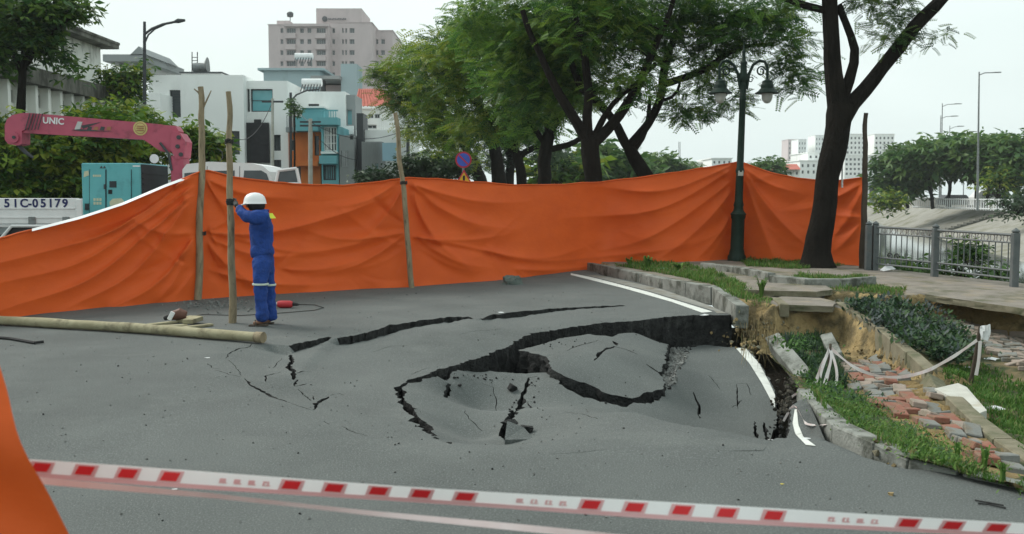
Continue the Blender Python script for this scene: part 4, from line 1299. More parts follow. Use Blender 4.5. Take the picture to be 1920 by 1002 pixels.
mb.add(vs, fs); mb.build('cloth', A['cloth'], rt, True)
def litter(px, py, w, label, material='bag', bvh=None, h=.3, name='litter_scrap', cat='litter'):
    p = hit(px, py, bvh or both_bvh)
    mb = MB()
    r = random.Random(px + py)
    vs = [p + Vector((r.uniform(-.1, .1) * w, r.uniform(-.1, .1) * w, h * w))]
    for k in range(9):
        a = 2 * math.pi * k / 9
        q = r.uniform(.55, 1.1) * w
        vs.append(p + Vector((math.cos(a) * q, math.sin(a) * q * .7, .004 + r.uniform(0, .35) * h * w)))
    mb.add(vs, [(0, 1 + k, 1 + (k + 1) % 9) for k in range(9)])
    return tag(mb.build(name, A[material]), label, cat)
A['teal'] = mat('turquoise_plastic', (.08, .42, .33), (.12, .5, .4), rough=.4, transl=.2)
A['yellowf'] = mat('yellow_plastic', (.62, .5, .03), (.7, .58, .06), rough=.5)
for i, a in enumerate(((1245, 505, .12, 'turquoise plastic scrap in the weeds behind the far kerb', 'teal'), (1663, 509, .22, 'white plastic bag at the foot of the iron fence', 'bag'), (1865, 768, .14, 'crumpled white plastic sheet beside the pale concrete slab', 'bag'),
          (1858, 675, .13, 'white plastic scrap right of the stake in the grass', 'bag'), (1815, 690, .06, 'small white paper scrap left of the stake', 'bag'), (1445, 826, .045, 'white paper scrap on the near rim of the hollow', 'bag'), (1513, 824, .04, 'white paper scrap on the gutter by the sunk kerb', 'bag'),
          (940, 587, .06, 'white paper scrap above the long upper crack', 'bag'), (327, 919, .02, 'tiny white scrap on the road under the near tape', 'bag'), (388, 672, .035, 'pale scrap on the road left of the small cracks', 'bag'), (1466, 909, .015, 'tiny yellow leaf on the near road', 'yellowf'), (1703, 588, .13, 'yellow plastic wrapper in the flower bed', 'yellowf'),
          (1775, 602, .16, 'tan paper sheet on the slope below the sidewalk edge', 'pale'), (1500, 648, .05, 'white scrap in the grass by the toppled kerb', 'bag'), (1322, 592, .09, 'frayed white cloth scrap at the broken end of the road line', 'bag'))):
    litter(*a[:4], a[4], h=.75 if i == 1 else (.6 if i == 11 else .3))
mb = MB()
r = random.Random(77)
for _ in range(700):
    x_, y_ = r.uniform(-6, 2.2), 5.2 + 13 * r.random() ** 1.4
    q = r.uniform(.003, .009) * (1 + y_ * .03)
    mb.rock((x_, y_, drop_on(x_, y_, road_bvh) + q * .3), q, 0 if r.random() < .75 else 1)
tag(mb.build('road_grit', [A['rubble'], A['broken']]), 'fine grit and pebbles scattered over the road', 'grit', kind='stuff')
mb = MB()
for k in (0, 1):
    mb.tube([gp(1828 + 6 * k, 938 + 6 * k, .008), gp(1855, 943 + 3 * k, .01), gp(1882 + 4 * k, 948 + 5 * k, .008)], .005, 5)
tag(mb.build('wire_scrap', A['rubber']), 'two dark bent wires on the near road at the right', 'wire')

# ------------------------------------------------------------------ barrier tapes
A['tape_w'] = mat('tape_white', (.82, .82, .81), (.86, .86, .85), rough=.4, transl=.2)
A['tape_r'] = mat('tape_red', (.62, .02, .025), (.7, .03, .035), rough=.4, transl=.1)
A['tape_p'] = mat('tape_pink', (.68, .36, .36), (.75, .45, .45), rough=.45, transl=.15)
def near_tape():
    rt = thing('barrier_tape', 'red and white barrier tape stretched across the foreground', 'barrier tape', at(95, 880, 2.9))
    def cen(px):
        return at(px, 878 + (px - 95) * (993 - 878) / 1825 + 5 * math.sin((px - 95) / 1825 * math.pi), 2.9 + .00006 * px)
    w = .0217
    def strip(name, x0, x1, lo, hi, off, material, slant=0, n=None):
        mb = MB()
        n = n or max(1, int((x1 - x0) / 30))
        for i in range(n + 1):
            px = x0 + (x1 - x0) * i / n
            for v, sl in ((lo, -slant), (hi, slant)):
                c = cen(px + sl)
                tw = .006 * math.sin(px / 170)
                mb.v.append((c.x, c.y - off + v * tw, c.z + v * w))
        mb.f = [(2 * i, 2 * i + 2, 2 * i + 3, 2 * i + 1) for i in range(n)]
        mb.m = [0] * n
        return mb.build(name, material, rt)
    strip('tape_band', -260, 2250, -1.0, 1.0, 0, A['tape_w'])
    strip('tape_fold', -260, 2250, -1.3, -.72, .004, A['tape_p'])
    reds = [-4, 78, 160, 240, 320, 547, 627, 710, 790, 872, 1108, 1190, 1278, 1362, 1450, 1703, 1785, 1868, 1950, 2030]
    for x in reds:
        strip('red_block', x - 15, x + 15, -.5, .62, .004, A['tape_r'], 4, 2)
        strip('red_block_edge', x - 22, x + 22, -.72, .8, .002, A['tape_p'], 4, 2)
    r = random.Random(2)
    for x0 in (412, 968, 1552):        # faint unreadable print
        for k in range(4):
            xx = x0 + k * 27
            strip('print_mark', xx, xx + 4, -.35, .3, .003, A['tape_p'], 1, 1)
            strip('print_mark', xx + 8, xx + 12, -.35, .3, .003, A['tape_p'], 1, 1)
            strip('print_mark', xx + 4, xx + 8, r.choice((-.3, .0, .18)), .3, .003, A['tape_p'], 1, 1)
            strip('print_mark', xx + 1, xx + 14, -.35, -.2, .0035, A['tape_p'], 1, 1)
near_tape()
mb = MB()
pts = [(-100, 884), (60, 900), (110, 905), (400, 930), (700, 963), (1000, 992), (1300, 1022), (1700, 1060)]
P = resample([at(a, b, 2.75) for a, b in pts], .05)
for i, p in enumerate(P):
    tw = i * .22
    d = Vector((0, math.cos(tw) * .004, .0082 + .0012 * math.sin(tw)))
    mb.v += [tuple(p + d), tuple(p - d)]
mb.f = [(2 * i, 2 * i + 1, 2 * i + 3, 2 * i + 2) for i in range(len(P) - 1)]; mb.m = [0] * len(mb.f)
A['tape_t'] = mat('twisted_tape_pink', (.74, .56, .54), (.82, .68, .66), scale=9, rough=.5)
tag(mb.build('twisted_tape', A['tape_t'], None, True), 'thin twisted pink tape below the striped foreground tape', 'barrier tape')
def ribbon(name, pts, w, label, material, twist=.9, parent=None, seed=0):
    P = resample([Vector(p) for p in pts], .05)
    for _ in range(6):
        P = [P[0]] + [(P[i - 1] + P[i] * 2 + P[i + 1]) / 4 for i in range(1, len(P) - 1)] + [P[-1]]
    mb = MB()
    for i, p in enumerate(P):
        t = (P[min(i + 1, len(P) - 1)] - P[max(i - 1, 0)]).normalized()
        a = t.cross(Vector((0, 1, 0)))
        a = a.normalized() if a.length > 1e-3 else Vector((1, 0, 0))
        b = a.cross(t)
        tw = twist * noise.noise(Vector((i * .12, seed, 0))) * 2.2
        d = (a * math.cos(tw) + b * math.sin(tw)) * w * .5
        mb.v += [tuple(p + d), tuple(p - d)]
    mb.f = [(2 * i, 2 * i + 1, 2 * i + 3, 2 * i + 2) for i in range(len(P) - 1)]; mb.m = [0] * len(mb.f)
    o = mb.build(name, material, parent, True)
    return tag(o, label, 'barrier tape') if label else o
A['tape_f'] = mat('faded_tape', (.66, .62, .6), (.74, .71, .69), scale=6, rough=.5, transl=.2, c3=(.62, .42, .4), s3=3, t3=.56)
kp = at(1556, 650, 11.9)
stk = thing('tape_stake', 'short stake tangled with faded tape in the sunken grass', 'stake', hit(1552, 738, walk_bvh))
mb = MB(); mb.tube([hit(1552, 738, walk_bvh, -.1), at(1554, 690, 11.0), at(1557, 646, 11.2)], [.02, .018, .016], 7); mb.build('stake', A['wood_dark'], stk, True)
kp = at(1556, 652, 11.18)
s2 = hit(1818, 716, walk_bvh)
top2 = at(1838, 612, s2.y)
ribbon('barrier_tape', [kp, at(1600, 690, 11.2), at(1640, 706, 11.1), at(1690, 709, 11.0), at(1740, 696, 11.1), at(1790, 668, 11.3), at(1832, 638, s2.y - .02)], .038, 'faded barrier tape sagging between the two stakes over the pavers', A['tape_f'], .8, None, 1)
ribbon('hanging_tape', [kp, at(1548, 672, 11.0), at(1538, 700, 10.8), at(1540, 745, 10.4), at(1548, 760, 10.2), at(1570, 775, 9.6), at(1595, 798, 8.9)], .034, None, A['tape_f'], 1.0, stk, 2)
ribbon('hanging_tape', [kp, at(1560, 672, 11.0), at(1552, 700, 10.8), at(1546, 722, 10.7)], .04, None, A['tape_f'], 1.0, stk, 3)
ribbon('hanging_tape', [at(1552, 665, 11.1), at(1536, 690, 10.9), at(1534, 712, 10.7), at(1512, 736, 10.5), at(1490, 738, 10.2), at(1476, 752, 10.1), at(1469, 768, 10.0)], .034, None, A['tape_f'], .8, stk, 4)
ribbon('hanging_tape', [kp, at(1546, 676, 11.0), at(1530, 712, 10.8), at(1528, 748, 10.5), at(1534, 770, 10.2)], .036, None, A['tape_f'], 1.1, stk, 13)
ribbon('hanging_tape', [kp, at(1566, 680, 11.0), at(1572, 705, 10.9), at(1566, 728, 10.8)], .03, None, A['tape_f'], 1.1, stk, 14)
ribbon('hanging_tape', [at(1546, 722, 10.7), at(1560, 742, 10.3), at(1566, 756, 10.0), at(1582, 768, 9.4), at(1598, 772, 9.2)], .026, None, A['tape_f'], 1.2, stk, 15)
ribbon('barrier_tape', [at(1469, 790, 8.9), at(1488, 755, 9.0), at(1500, 775, 8.7), at(1509, 795, 8.4), at(1530, 798, 8.0), at(1560, 795, 7.5), at(1590, 800, 7.3)], .022, 'thin tape strand strung along the sunken near kerb', A['tape_f'], .5, None, 5)
rt = thing('tape_stake', 'dark leaning stake with a white plastic sheet at its top', 'stake', s2)
mb = MB(); mb.tube([s2 + Vector((0, 0, -.1)), s2.lerp(top2, .5) + Vector((.01, 0, 0)), top2], [.026, .024, .02], 8); mb.build('stake', A['wood_dark'], rt, True)
mb = MB()
q = [at(1838, 612, s2.y - .03), at(1858, 608, s2.y - .05), at(1854, 640, s2.y - .06), at(1838, 636, s2.y - .04)]
for i in range(6):
    for j in range(6):
        a, b = q[0].lerp(q[1], i / 5), q[3].lerp(q[2], i / 5)
        p = a.lerp(b, j / 5); p.y += .02 * math.sin(i * 1.7 + j)
        mb.v.append(tuple(p))
mb.f = [(i * 6 + j, i * 6 + j + 1, i * 6 + j + 7, i * 6 + j + 6) for i in range(5) for j in range(5)]; mb.m = [0] * 25
mb.build('plastic_sheet', A['bag'], rt, True)
ribbon('hanging_tape', [at(1838, 640, s2.y - .04), at(1836, 670, s2.y - .05), at(1833, 695, s2.y - .06), at(1830, 704, s2.y - .06)], .045, None, A['tape_f'], .9, rt, 7)
# ------------------------------------------------------------------ worker
def skin_mesh(name, joints, edges, material, parent, sub=2, root=0):
    me = bpy.data.meshes.new(name)
    o3 = org(parent)
    me.from_pydata([tuple(Vector(p) - o3) for p, r in joints], edges, [])
    o = bpy.data.objects.new('skin_tmp', me)
    col.objects.link(o)
    sk = o.modifiers.new('s', 'SKIN')
    sk.use_smooth_shade = True
    for i, (p, r) in enumerate(joints):
        rr = r if hasattr(r, '__len__') else (r, r)
        me.skin_vertices[0].data[i].radius = rr
        me.skin_vertices[0].data[i].use_root = (i == root)
    sb = o.modifiers.new('b', 'SUBSURF'); sb.levels = sub; sb.render_levels = sub
    dg = bpy.context.evaluated_depsgraph_get()
    m2 = bpy.data.meshes.new_from_object(o.evaluated_get(dg))
    bpy.data.objects.remove(o)
    bpy.data.meshes.remove(me)
    m2.name = name
    m2.materials.clear(); m2.materials.append(material)
    m2.polygons.foreach_set('use_smooth', [True] * len(m2.polygons))
    return link(name, m2, parent)
A['skin'] = mat('skin', (.22, .115, .07), (.27, .145, .09), rough=.6)
A['blue'] = mat('blue_workwear', (.013, .048, .22), (.022, .068, .28), scale=9, rough=.85, bump=.9, bscale=9, bdist=.05, c3=(.010, .032, .14), s3=6, t3=.58)
A['reflect'] = mat('reflective_band', (.5, .58, .5), (.58, .66, .56), rough=.4)
A['hiviz'] = mat('yellow_patch', (.6, .66, .03), (.66, .72, .05), rough=.6)
A['helmet'] = mat('white_helmet', (.78, .78, .77), (.82, .82, .81), rough=.3, spec=.5)
Y0 = gp(492, 610).y
w_ = lambda px, py, dy=0.0: at(px, py, Y0 + dy)
wk = thing('person', 'worker in blue overalls and white helmet holding a pole upright', 'person', gp(492, 610))
J = [(w_(493, 482), .085), (w_(490, 445), .09), (w_(488, 415), .10), (w_(483, 396), .065), (w_(480, 388), .07), (w_(477, 378), .085), (w_(478, 372), .075),
     (w_(491, 403, -.17), .055), (w_(460, 405, -.13), .042), (w_(444, 387, -.04), .03), (w_(488, 403, .17), .055), (w_(480, 440, .2), .042), (w_(482, 466, .14), .03),
     (w_(494, 492, -.09), .08), (w_(489, 536, -.1), .06), (w_(492, 590, -.1), .045), (w_(494, 603, -.1), .04), (w_(474, 606.5, -.11), .022),
     (w_(495, 492, .09), .08), (w_(499, 537, .09), .06), (w_(503, 590, .1), .045), (w_(505, 602, .1), .04), (w_(487, 605.5, .12), .022)]
E_ = [(0, 1), (1, 2), (2, 3), (3, 4), (4, 5), (5, 6), (2, 7), (7, 8), (8, 9), (2, 10), (10, 11), (11, 12), (0, 13), (13, 14), (14, 15), (15, 16), (16, 17), (0, 18), (18, 19), (19, 20), (20, 21), (21, 22)]
body = skin_mesh('body', J, E_, A['skin'], wk)
JS = [(w_(493, 486), .150), (w_(492, 476), .172), (w_(490.5, 458), .158), (w_(490, 432), .172), (w_(490, 410), .168), (w_(487, 399), .11), (w_(485, 392), .085),
      (w_(494, 405, -.19), .112), (w_(478, 409, -.19), .10), (w_(460, 407, -.14), .088), (w_(450, 393, -.07), .062), (w_(446, 387, -.05), .05),
      (w_(491, 405, .19), .112), (w_(482, 440, .22), .08), (w_(483, 462, .15), .06)]
sh_ = skin_mesh('shirt', JS, [(0, 1), (1, 2), (2, 3), (3, 4), (4, 5), (5, 6), (4, 7), (7, 8), (8, 9), (9, 10), (10, 11), (4, 12), (12, 13), (13, 14)], A['blue'], wk)
JT = [(w_(493, 464), .12), (w_(493, 476), .150), (w_(495, 489), .160), (w_(491, 504, -.1), .120), (w_(488, 524, -.12), .106), (w_(488.5, 540, -.12), .096), (w_(490, 570, -.12), .084), (w_(492, 590, -.12), .092), (w_(492.5, 605, -.12), .096),
      (w_(498, 504, .1), .120), (w_(502, 524, .11), .104), (w_(504, 540, .12), .094), (w_(506, 570, .12), .084), (w_(508, 590, .12), .09), (w_(509, 603, .12), .094)]
tr = skin_mesh('trousers', JT, [(0, 1), (1, 2), (2, 3), (3, 4), (4, 5), (5, 6), (6, 7), (7, 8), (2, 9), (9, 10), (10, 11), (11, 12), (12, 13), (13, 14)], A['blue'], wk)
for o_, am in ((sh_, .014), (tr, .016)):        # cloth folds
    for v in o_.data.vertices:
        p = v.co + org(wk)
        q = Vector((p.x * 9 + p.z * 6, p.y * 7, p.z * 13 - p.x * 8))
        v.co += v.normal * (am * noise.noise(q) + am * .6 * noise.noise(q * 2.1))
def ringband(name, c, r, h, material, parent, tilt=0):
    mb = MB(); mb.lathe([(r * .97, -h), (r, -h * .6), (r, h * .6), (r * .97, h)], c, 18)
    return mb.build(name, material, parent, True)
ringband('reflective_band', w_(488.3, 533, -.12), .108, .013, A['reflect'], wk)
ringband('reflective_band', w_(503, 534, .115), .106, .013, A['reflect'], wk)
mb = MB()
for i in range(7):
    for j in range(5):
        a = -.2 + i * .22
        p = w_(489, 400 + j * 2.4) + Vector((math.cos(a - .95) * (.15 + .012 * j), math.sin(a - .95) * (.19 + .008 * j), 0))
        mb.v.append(tuple(p))
mb.f = [(i * 5 + j, i * 5 + j + 1, i * 5 + j + 6, i * 5 + j + 5) for i in range(6) for j in range(4)]; mb.m = [0] * 24
mb.build('reflective_patch', A['hiviz'], wk, True)
hc = w_(478, 381)
mb = MB()
prof = [(.155, -.03), (.148, -.02), (.142, .02), (.128, .06), (.10, .092), (.055, .113), (.005, .12)]
mb.lathe(prof, hc + Vector((0, 0, .02)), 24)
mb.v = [(hc.x + (p[0] - hc.x) * 1.02, hc.y + (p[1] - hc.y) * .9, p[2]) for p in mb.v]
hm = mb.build('helmet', A['helmet'], wk, True)
mb = MB()
bp = [hc + Vector((-.10 - .085 * math.sin(t), .13 * math.cos(t), -.005 - .02 * math.sin(t))) for t in np.linspace(0, math.pi, 9)]
mb.add([hc + Vector((-.08, 0, .015))] + bp + [p + Vector((0, 0, -.01)) for p in bp], [(0, i, i + 1) for i in range(1, 9)] + [(i, i + 9, i + 10, i + 1) for i in range(1, 9)])
mb.build('brim', A['helmet'], hm, True)
mb = MB(); mb.lathe([(.09, -.10), (.115, -.05), (.118, 0), (.1, .04)], hc + Vector((.02, 0, 0)), 16)
mb.build('hair', mat('black_hair', (.012, .011, .011), rough=.7), wk, True)
mb = MB()
for a in ((-.095, .0, -.035), (-.1, -.02, -.045)):
    mb.rock(hc + Vector(a), .022)
mb.build('nose', A['skin'], wk, True)
# gloved left hand round the pole
A['glove'] = mat('dark_glove', (.018, .022, .022), (.03, .035, .035), rough=.8)
pc = Vector((at(433.5, 379, gp(436, 606).y).x, gp(436, 606).y, at(433, 379, 13.5).z))
wr = w_(444, 387, -.04)
palm = pc + Vector((.065, -.035, -.005))
gl = skin_mesh('glove', [(wr, .034), (wr.lerp(palm, .6), .036), (palm, .04)], [(0, 1), (1, 2)], A['glove'], wk, 1)
for k in range(4):
    z = .03 - .022 * k
    L_ = (.95, 1.05, 1.0, .85)[k]
    pts = [palm + Vector((-.01, -.01, z)), pc + Vector((.01, -.062, z + .006)), pc + Vector((-.045 * L_, -.052, z + .004)), pc + Vector((-.062 * L_, -.01, z)), pc + Vector((-.05 * L_, .03, z - .003))]
    mb = MB(); mb.tube(pts, [.011, .0105, .010, .0095, .008], 7)
    mb.build('finger', A['glove'], gl, True)
mb = MB(); mb.tube([palm + Vector((.0, .02, .02)), pc + Vector((.05, .045, .035)), pc + Vector((.01, .06, .045)), pc + Vector((-.03, .05, .045))], [.013, .012, .011, .009], 7)
mb.build('thumb', A['glove'], gl, True)
# bare hand hanging on the far side
hb = w_(482, 470, .14)
hr_ = skin_mesh('hand', [(w_(482, 466, .14), .028), (hb, .032), (hb + Vector((-.01, 0, -.05)), .034)], [(0, 1), (1, 2)], A['skin'], wk, 1)
for k in range(4):
    mb = MB(); mb.tube([hb + Vector((-.03 + .018 * k, 0, -.05)), hb + Vector((-.04 + .02 * k, .0, -.10)), hb + Vector((-.05 + .02 * k, .01, -.135 - .008 * (k in (1, 2))))], [.011, .01, .008], 6)
    mb.build('finger', A['skin'], hr_, True)
mb = MB(); mb.tube([hb + Vector((-.03, -.01, -.02)), hb + Vector((-.06, -.02, -.06)), hb + Vector((-.065, -.02, -.085))], [.013, .011, .009], 6)
mb.build('thumb', A['skin'], hr_, True)
for a, b, dy in (((501, 608), (470, 609), -.105), ((512, 606), (484, 607.5), .115)):
    p, q = w_(a[0], a[1], dy), w_(b[0], b[1], dy)
    p.z = q.z = 0.0
    mb = MB(); mb.bbox((q.x - .02, q.y - .05, .002), (p.x + .01, p.y + .05, .022), .008)
    sd_ = mb.build('sandal', A['wood_dark'], wk)
    mb = MB(); m = p.lerp(q, .62); mb.tube([m + Vector((0, -.05, .02)), m + Vector((-.02, 0, .075)), m + Vector((0, .05, .02))], .011, 6)
    mb.build('strap', A['wood_dark'], sd_, True)

# ------------------------------------------------------------------ ornate lamp post
YL = gp(1382, 489, .16).y
A['lampgreen'] = mat('dark_green_iron', (.008, .022, .015), (.014, .032, .022), rough=.6, spec=.2, c3=(.022, .03, .024), s3=6, t3=.62)
A['lampglass'] = mat('frosted_glass', (.62, .64, .6), (.7, .72, .68), rough=.25, transl=.35)
lb = at(1381, 489, YL); lb.z = .15
lp = thing('street_lamp', 'ornate dark green street lamp with two hanging lanterns', 'street lamp', lb)
zz = lambda py: pz(py, YL)
top = at(1394, 150, YL)
lean = Vector((top.x - lb.x, 0, 0)) / (top.z - lb.z)
def ln(p):
    return tuple(Vector(p) + lean * (p[2] - lb.z))
mb = MB()
mb.lathe([(.22, 0), (.22, .12), (.19, .16), (.175, .25), (.16, .3), (.155, 1.0), (.175, 1.04), (.175, 1.1), (.19, 1.13), (.15, 1.18), (.12, 1.22)], lb, 16)
mb.v = [ln(p) for p in mb.v]; mb.build('base', A['lampgreen'], lp, True)
mb = MB()
H_ = top.z - lb.z
mb.lathe([(.13, 1.2), (.11, 1.3), (.125, 1.34), (.1, 1.45), (.09, 2.1), (.105, 2.14), (.105, 2.18), (.085, 2.25), (.075, H_ - .5), (.09, H_ - .47), (.075, H_ - .42), (.07, H_)], lb, 14)
mb.v = [ln(p) for p in mb.v]; mb.build('post', A['lampgreen'], lp, True)
mb = MB()
mb.lathe([(.08, -.05), (.11, .0), (.11, .1), (.085, .15), (.07, .35), (.09, .4), (.05, .45), (.035, .62), (.05, .66), (.02, .72), (.008, .9)], top, 12)
mb.build('finial', A['lampgreen'], lp, True)
mb = MB(); mb.box((lb.x - .06, lb.y - .16, 0), (lb.x + .06, lb.y - .13, .12)); mb.v = [ln((p[0], p[1], p[2] + zz(330) - .0)) for p in mb.v]
mb.v = [(p[0], p[1] + .06, p[2]) for p in mb.v]
mb.build('number_plate', A['pale'], lp)
for s_ in (-1, 1):
    cx = 1394
    arc = [(1394 + s_ * 6, 168), (1394 + s_ * 10, 140), (1394 + s_ * 18, 122), (1394 + s_ * 30, 114), (1394 + s_ * 40, 116), (1394 + s_ * 45, 126), (1394 + s_ * 45, 142), (1394 + s_ * 45, 150)]
    if s_ < 0: arc = [(x, y - 0) for x, y in arc]
    arm = MB(); arm.tube(resample([at(a, b, YL) for a, b in arc], .08), .035, 8)
    am = arm.build('arm', A['lampgreen'], lp, True)
    sc = [(1394 + s_ * (33 + 9 * math.cos(t) * (1 - t / 14)), 134 - 10 * math.sin(t) * (1 - t / 14)) for t in np.linspace(.2, 8.2, 18)]
    m2 = MB(); m2.tube([at(a, b, YL) for a, b in sc], .02, 6)
    m2.build('scroll', A['lampgreen'], am, True)
    sc = [(1394 + s_ * (14 + 5 * math.cos(t) * (1 - t / 12)), 150 - 6 * math.sin(t) * (1 - t / 12)) for t in np.linspace(.2, 7, 14)]
    m2 = MB(); m2.tube([at(a, b, YL) for a, b in sc], .013, 6)
    m2.build('scroll', A['lampgreen'], am, True)
    lc = at(1394 + s_ * 45, 150, YL)
    if s_ < 0: lc = at(1351, 150, YL)
    ml = MB(); ml.lathe([(.03, .03), (.06, 0), (.12, -.03), (.13, -.1), (.15, -.12), (.155, -.2), (.18, -.22), (.22, -.27), (.29, -.31), (.29, -.325), (.16, -.33)][::-1], lc, 18)
    lan = ml.build('lantern_hood', A['lampgreen'], lp, True)
    ml = MB(); ml.lathe([(.005, -.56), (.06, -.545), (.10, -.50), (.125, -.43), (.135, -.33)], lc, 16)
    ml.build('globe', A['lampglass'], lan, True)

# ------------------------------------------------------------------ iron fence along the river
A['fence'] = mat('grey_painted_iron', (.075, .088, .09), (.12, .135, .135), scale=7, rough=.6, spec=.4, c3=(.09, .08, .07), s3=7, t3=.64)
posts = [gp(1627, 507, .14), gp(1640, 507, .14), gp(1752, 519, .13), gp(1901, 538, .11), gp(2080, 560, .1)]
fz = [at(1627, 418, posts[0].y).z, at(1640, 418, posts[1].y).z, at(1752, 424, posts[2].y).z, at(1903, 431, posts[3].y).z]
labs = ['iron railing panel with ring frieze nearest the tarpaulin end', 'iron railing panel with ring frieze at the right edge of the view']
Hf = .98
def fence_post(p, parent):
    mb = MB(); mb.bbox((p.x - .06, p.y - .06, p.z - .1), (p.x + .06, p.y + .06, p.z + Hf - .02), .01)
    o = mb.build('post', A['fence'], parent)
    mb = MB(); mb.lathe([(.05, 0), (.07, .02), (.07, .04), (.03, .07), (.005, .09)], (p.x, p.y, p.z + Hf - .02), 10)
    mb.build('post_cap', A['fence'], o, True)
bar_me = None
fr = thing('iron_fence', 'grey iron river fence with round ring frieze and three posts', 'fence', posts[1])
for p in posts[:4]: fence_post(p, fr)
ring_me = None
for a, b in ((posts[1], posts[2]), (posts[2], posts[3])):
    d = b - a
    for h, rr in ((Hf - .06, .028), (Hf - .2, .018), (.28, .02), (.14, .02)):
        mb = MB(); mb.tube([a + Vector((0, 0, h)), b + Vector((0, 0, h))], rr, 6); mb.build('rail', A['fence'], fr, True)
    n = int(d.length / .15)
    for i in range(1, n):
        p = a.lerp(b, i / n)
        if bar_me is None:
            mb = MB(); mb.tube([(0, 0, .14), (0, 0, Hf - .2)], .011, 6); bar_me = mb.mesh('baluster', A['fence'], None, True, (0, 0, 0))
            mb = MB(); mb.tube([Vector((.055 * math.cos(t), 0, Hf - .13 + .062 * math.sin(t))) for t in np.linspace(0, 2 * math.pi, 15)], .011, 5); ring_me = mb.mesh('frieze_ring', A['steel'], None, True, (0, 0, 0))
        o = bpy.data.objects.new('baluster', bar_me); col.objects.link(o); o.parent = fr; o.location = p - org(fr)
        o = bpy.data.objects.new('frieze_ring', ring_me); col.objects.link(o); o.parent = fr; o.location = p + d / n * .5 - org(fr)
        o.rotation_euler = (0, 0, math.atan2(d.y, d.x))
    c = a.lerp(b, .32 if a is posts[1] else .5) + Vector((0, 0, .32))
    for k in (-1, 1):
        mb = MB(); mb.tube([c + d.normalized() * (k * (.09 + .08 * math.cos(t) * (1 - t / 12))) + Vector((0, 0, .08 * math.sin(t) * (1 - t / 12))) for t in np.linspace(0, 8, 20)], .012, 5)
        mb.build('scroll', A['black'], fr, True)

# ------------------------------------------------------------------ road signs
ys = 33.0
sg = thing('road_sign', 'round blue no parking sign with red rim above a warning triangle', 'road sign', at(869, 365 + FPX * CAM_H / ys, ys))
A['sblue'] = mat('sign_blue', (.05, .10, .48), rough=.45); A['sred'] = mat('sign_red', (.45, .03, .06), rough=.45); A['syel'] = mat('sign_yellow', (.65, .38, .02), rough=.45)
mb = MB(); mb.tube([at(869, 465, ys + .05), at(869, 288, ys + .05)], .04, 8); mb.build('post', A['metal'], sg, True)
c = at(869, 300, ys)
def disc(r, y, m, name, n=28, par=None):
    mb = MB(); vs = [c + Vector((r * math.cos(2 * math.pi * k / n), y, r * math.sin(2 * math.pi * k / n))) for k in range(n)]
    mb.add(vs + [v + Vector((0, .012, 0)) for v in vs], [tuple(range(n)), tuple(range(n, 2 * n))[::-1]] + [(k, n + k, n + (k + 1) % n, (k + 1) % n) for k in range(n)])
    return mb.build(name, m, sg)
disc(.27, 0, A['sred'], 'rim'); disc(.215, -.015, A['sblue'], 'disc')
mb = MB(); mb.box((-.2, -.028, -.025), (.2, -.018, .025), 0, Matrix.Translation(c) @ Matrix.Rotation(R(45), 4, 'Y')); mb.build('slash', A['sred'], sg)
c2 = at(870, 333, ys)
mb = MB(); mb.prism([(c2.x - .27, c2.z - .2), (c2.x + .27, c2.z - .2), (c2.x, c2.z + .26)], 1, ys - .02, ys); mb.build('triangle_border', A['sred'], sg)
mb = MB(); mb.prism([(c2.x - .2, c2.z - .16), (c2.x + .2, c2.z - .16), (c2.x, c2.z + .17)], 1, ys - .034, ys - .024); mb.build('triangle', A['syel'], sg)
mb = MB(); mb.box((c2.x - .035, ys - .042, c2.z - .12), (c2.x + .035, ys - .036, c2.z + .06)); mb.build('symbol', A['black'], sg)
# ------------------------------------------------------------------ trees
A['bark'] = mat('dark_bark', (.010, .009, .0075), (.02, .0175, .0145), scale=6, rough=.95, spec=.06, bump=1, bscale=14, bdist=.05, c3=(.03, .027, .022), s3=4, t3=.68, stretch=(1, 1, .35))
def leafmats(tag_, cols, tr=.38):
    return [mat(f'{tag_}_leaf_{i}', c, tuple(v * 1.35 for v in c), scale=.8, rough=.55, spec=.3, transl=tr) for i, c in enumerate(cols)]
LM_BRIGHT = leafmats('bright', [(.075, .155, .018), (.14, .215, .02), (.038, .095, .018), (.19, .23, .025)])
LM_MID = leafmats('mid', [(.036, .09, .02), (.06, .13, .022), (.022, .06, .018), (.085, .145, .025)])
LM_MID2 = leafmats('fresh', [(.06, .145, .024), (.105, .205, .03), (.034, .092, .022), (.14, .22, .034)], .48)
LM_DARK = leafmats('dark', [(.018, .042, .018), (.03, .06, .022), (.04, .075, .028)], .3)
LM_FAR = leafmats('far', [(.038, .095, .024), (.06, .125, .028), (.09, .155, .034)], .35)
def frond_template(pairs=6, lw=.11, ll=.30):
    V, F = [], []
    for i in range(pairs):
        x = .18 + .8 * i / (pairs - 1)
        for s_ in (-1, 1):
            b = len(V)
            d = np.array([.55, s_ * .83, -.12]); d /= np.linalg.norm(d)
            n_ = np.array([-s_ * .83, .55, 0]) * lw * .5
            L_ = ll * (1 - .35 * i / pairs)
            o = np.array([x, 0, -.18 * x * x])
            V += [o, o + d * L_ * .5 + n_, o + d * L_, o + d * L_ * .5 - n_]
            F.append((b, b + 1, b + 2, b + 3))
    return np.array(V), np.array(F)
def plain_template():
    V = np.array([(0, 0, 0), (.5, .26, .03), (1, 0, -.12), (.5, -.26, .03), (.1, .1, .1), (.5, .5, -.1), (.7, .9, -.2), (.25, .6, 0)], float)
    return V, np.array([(0, 1, 2, 3), (4, 5, 6, 7)])
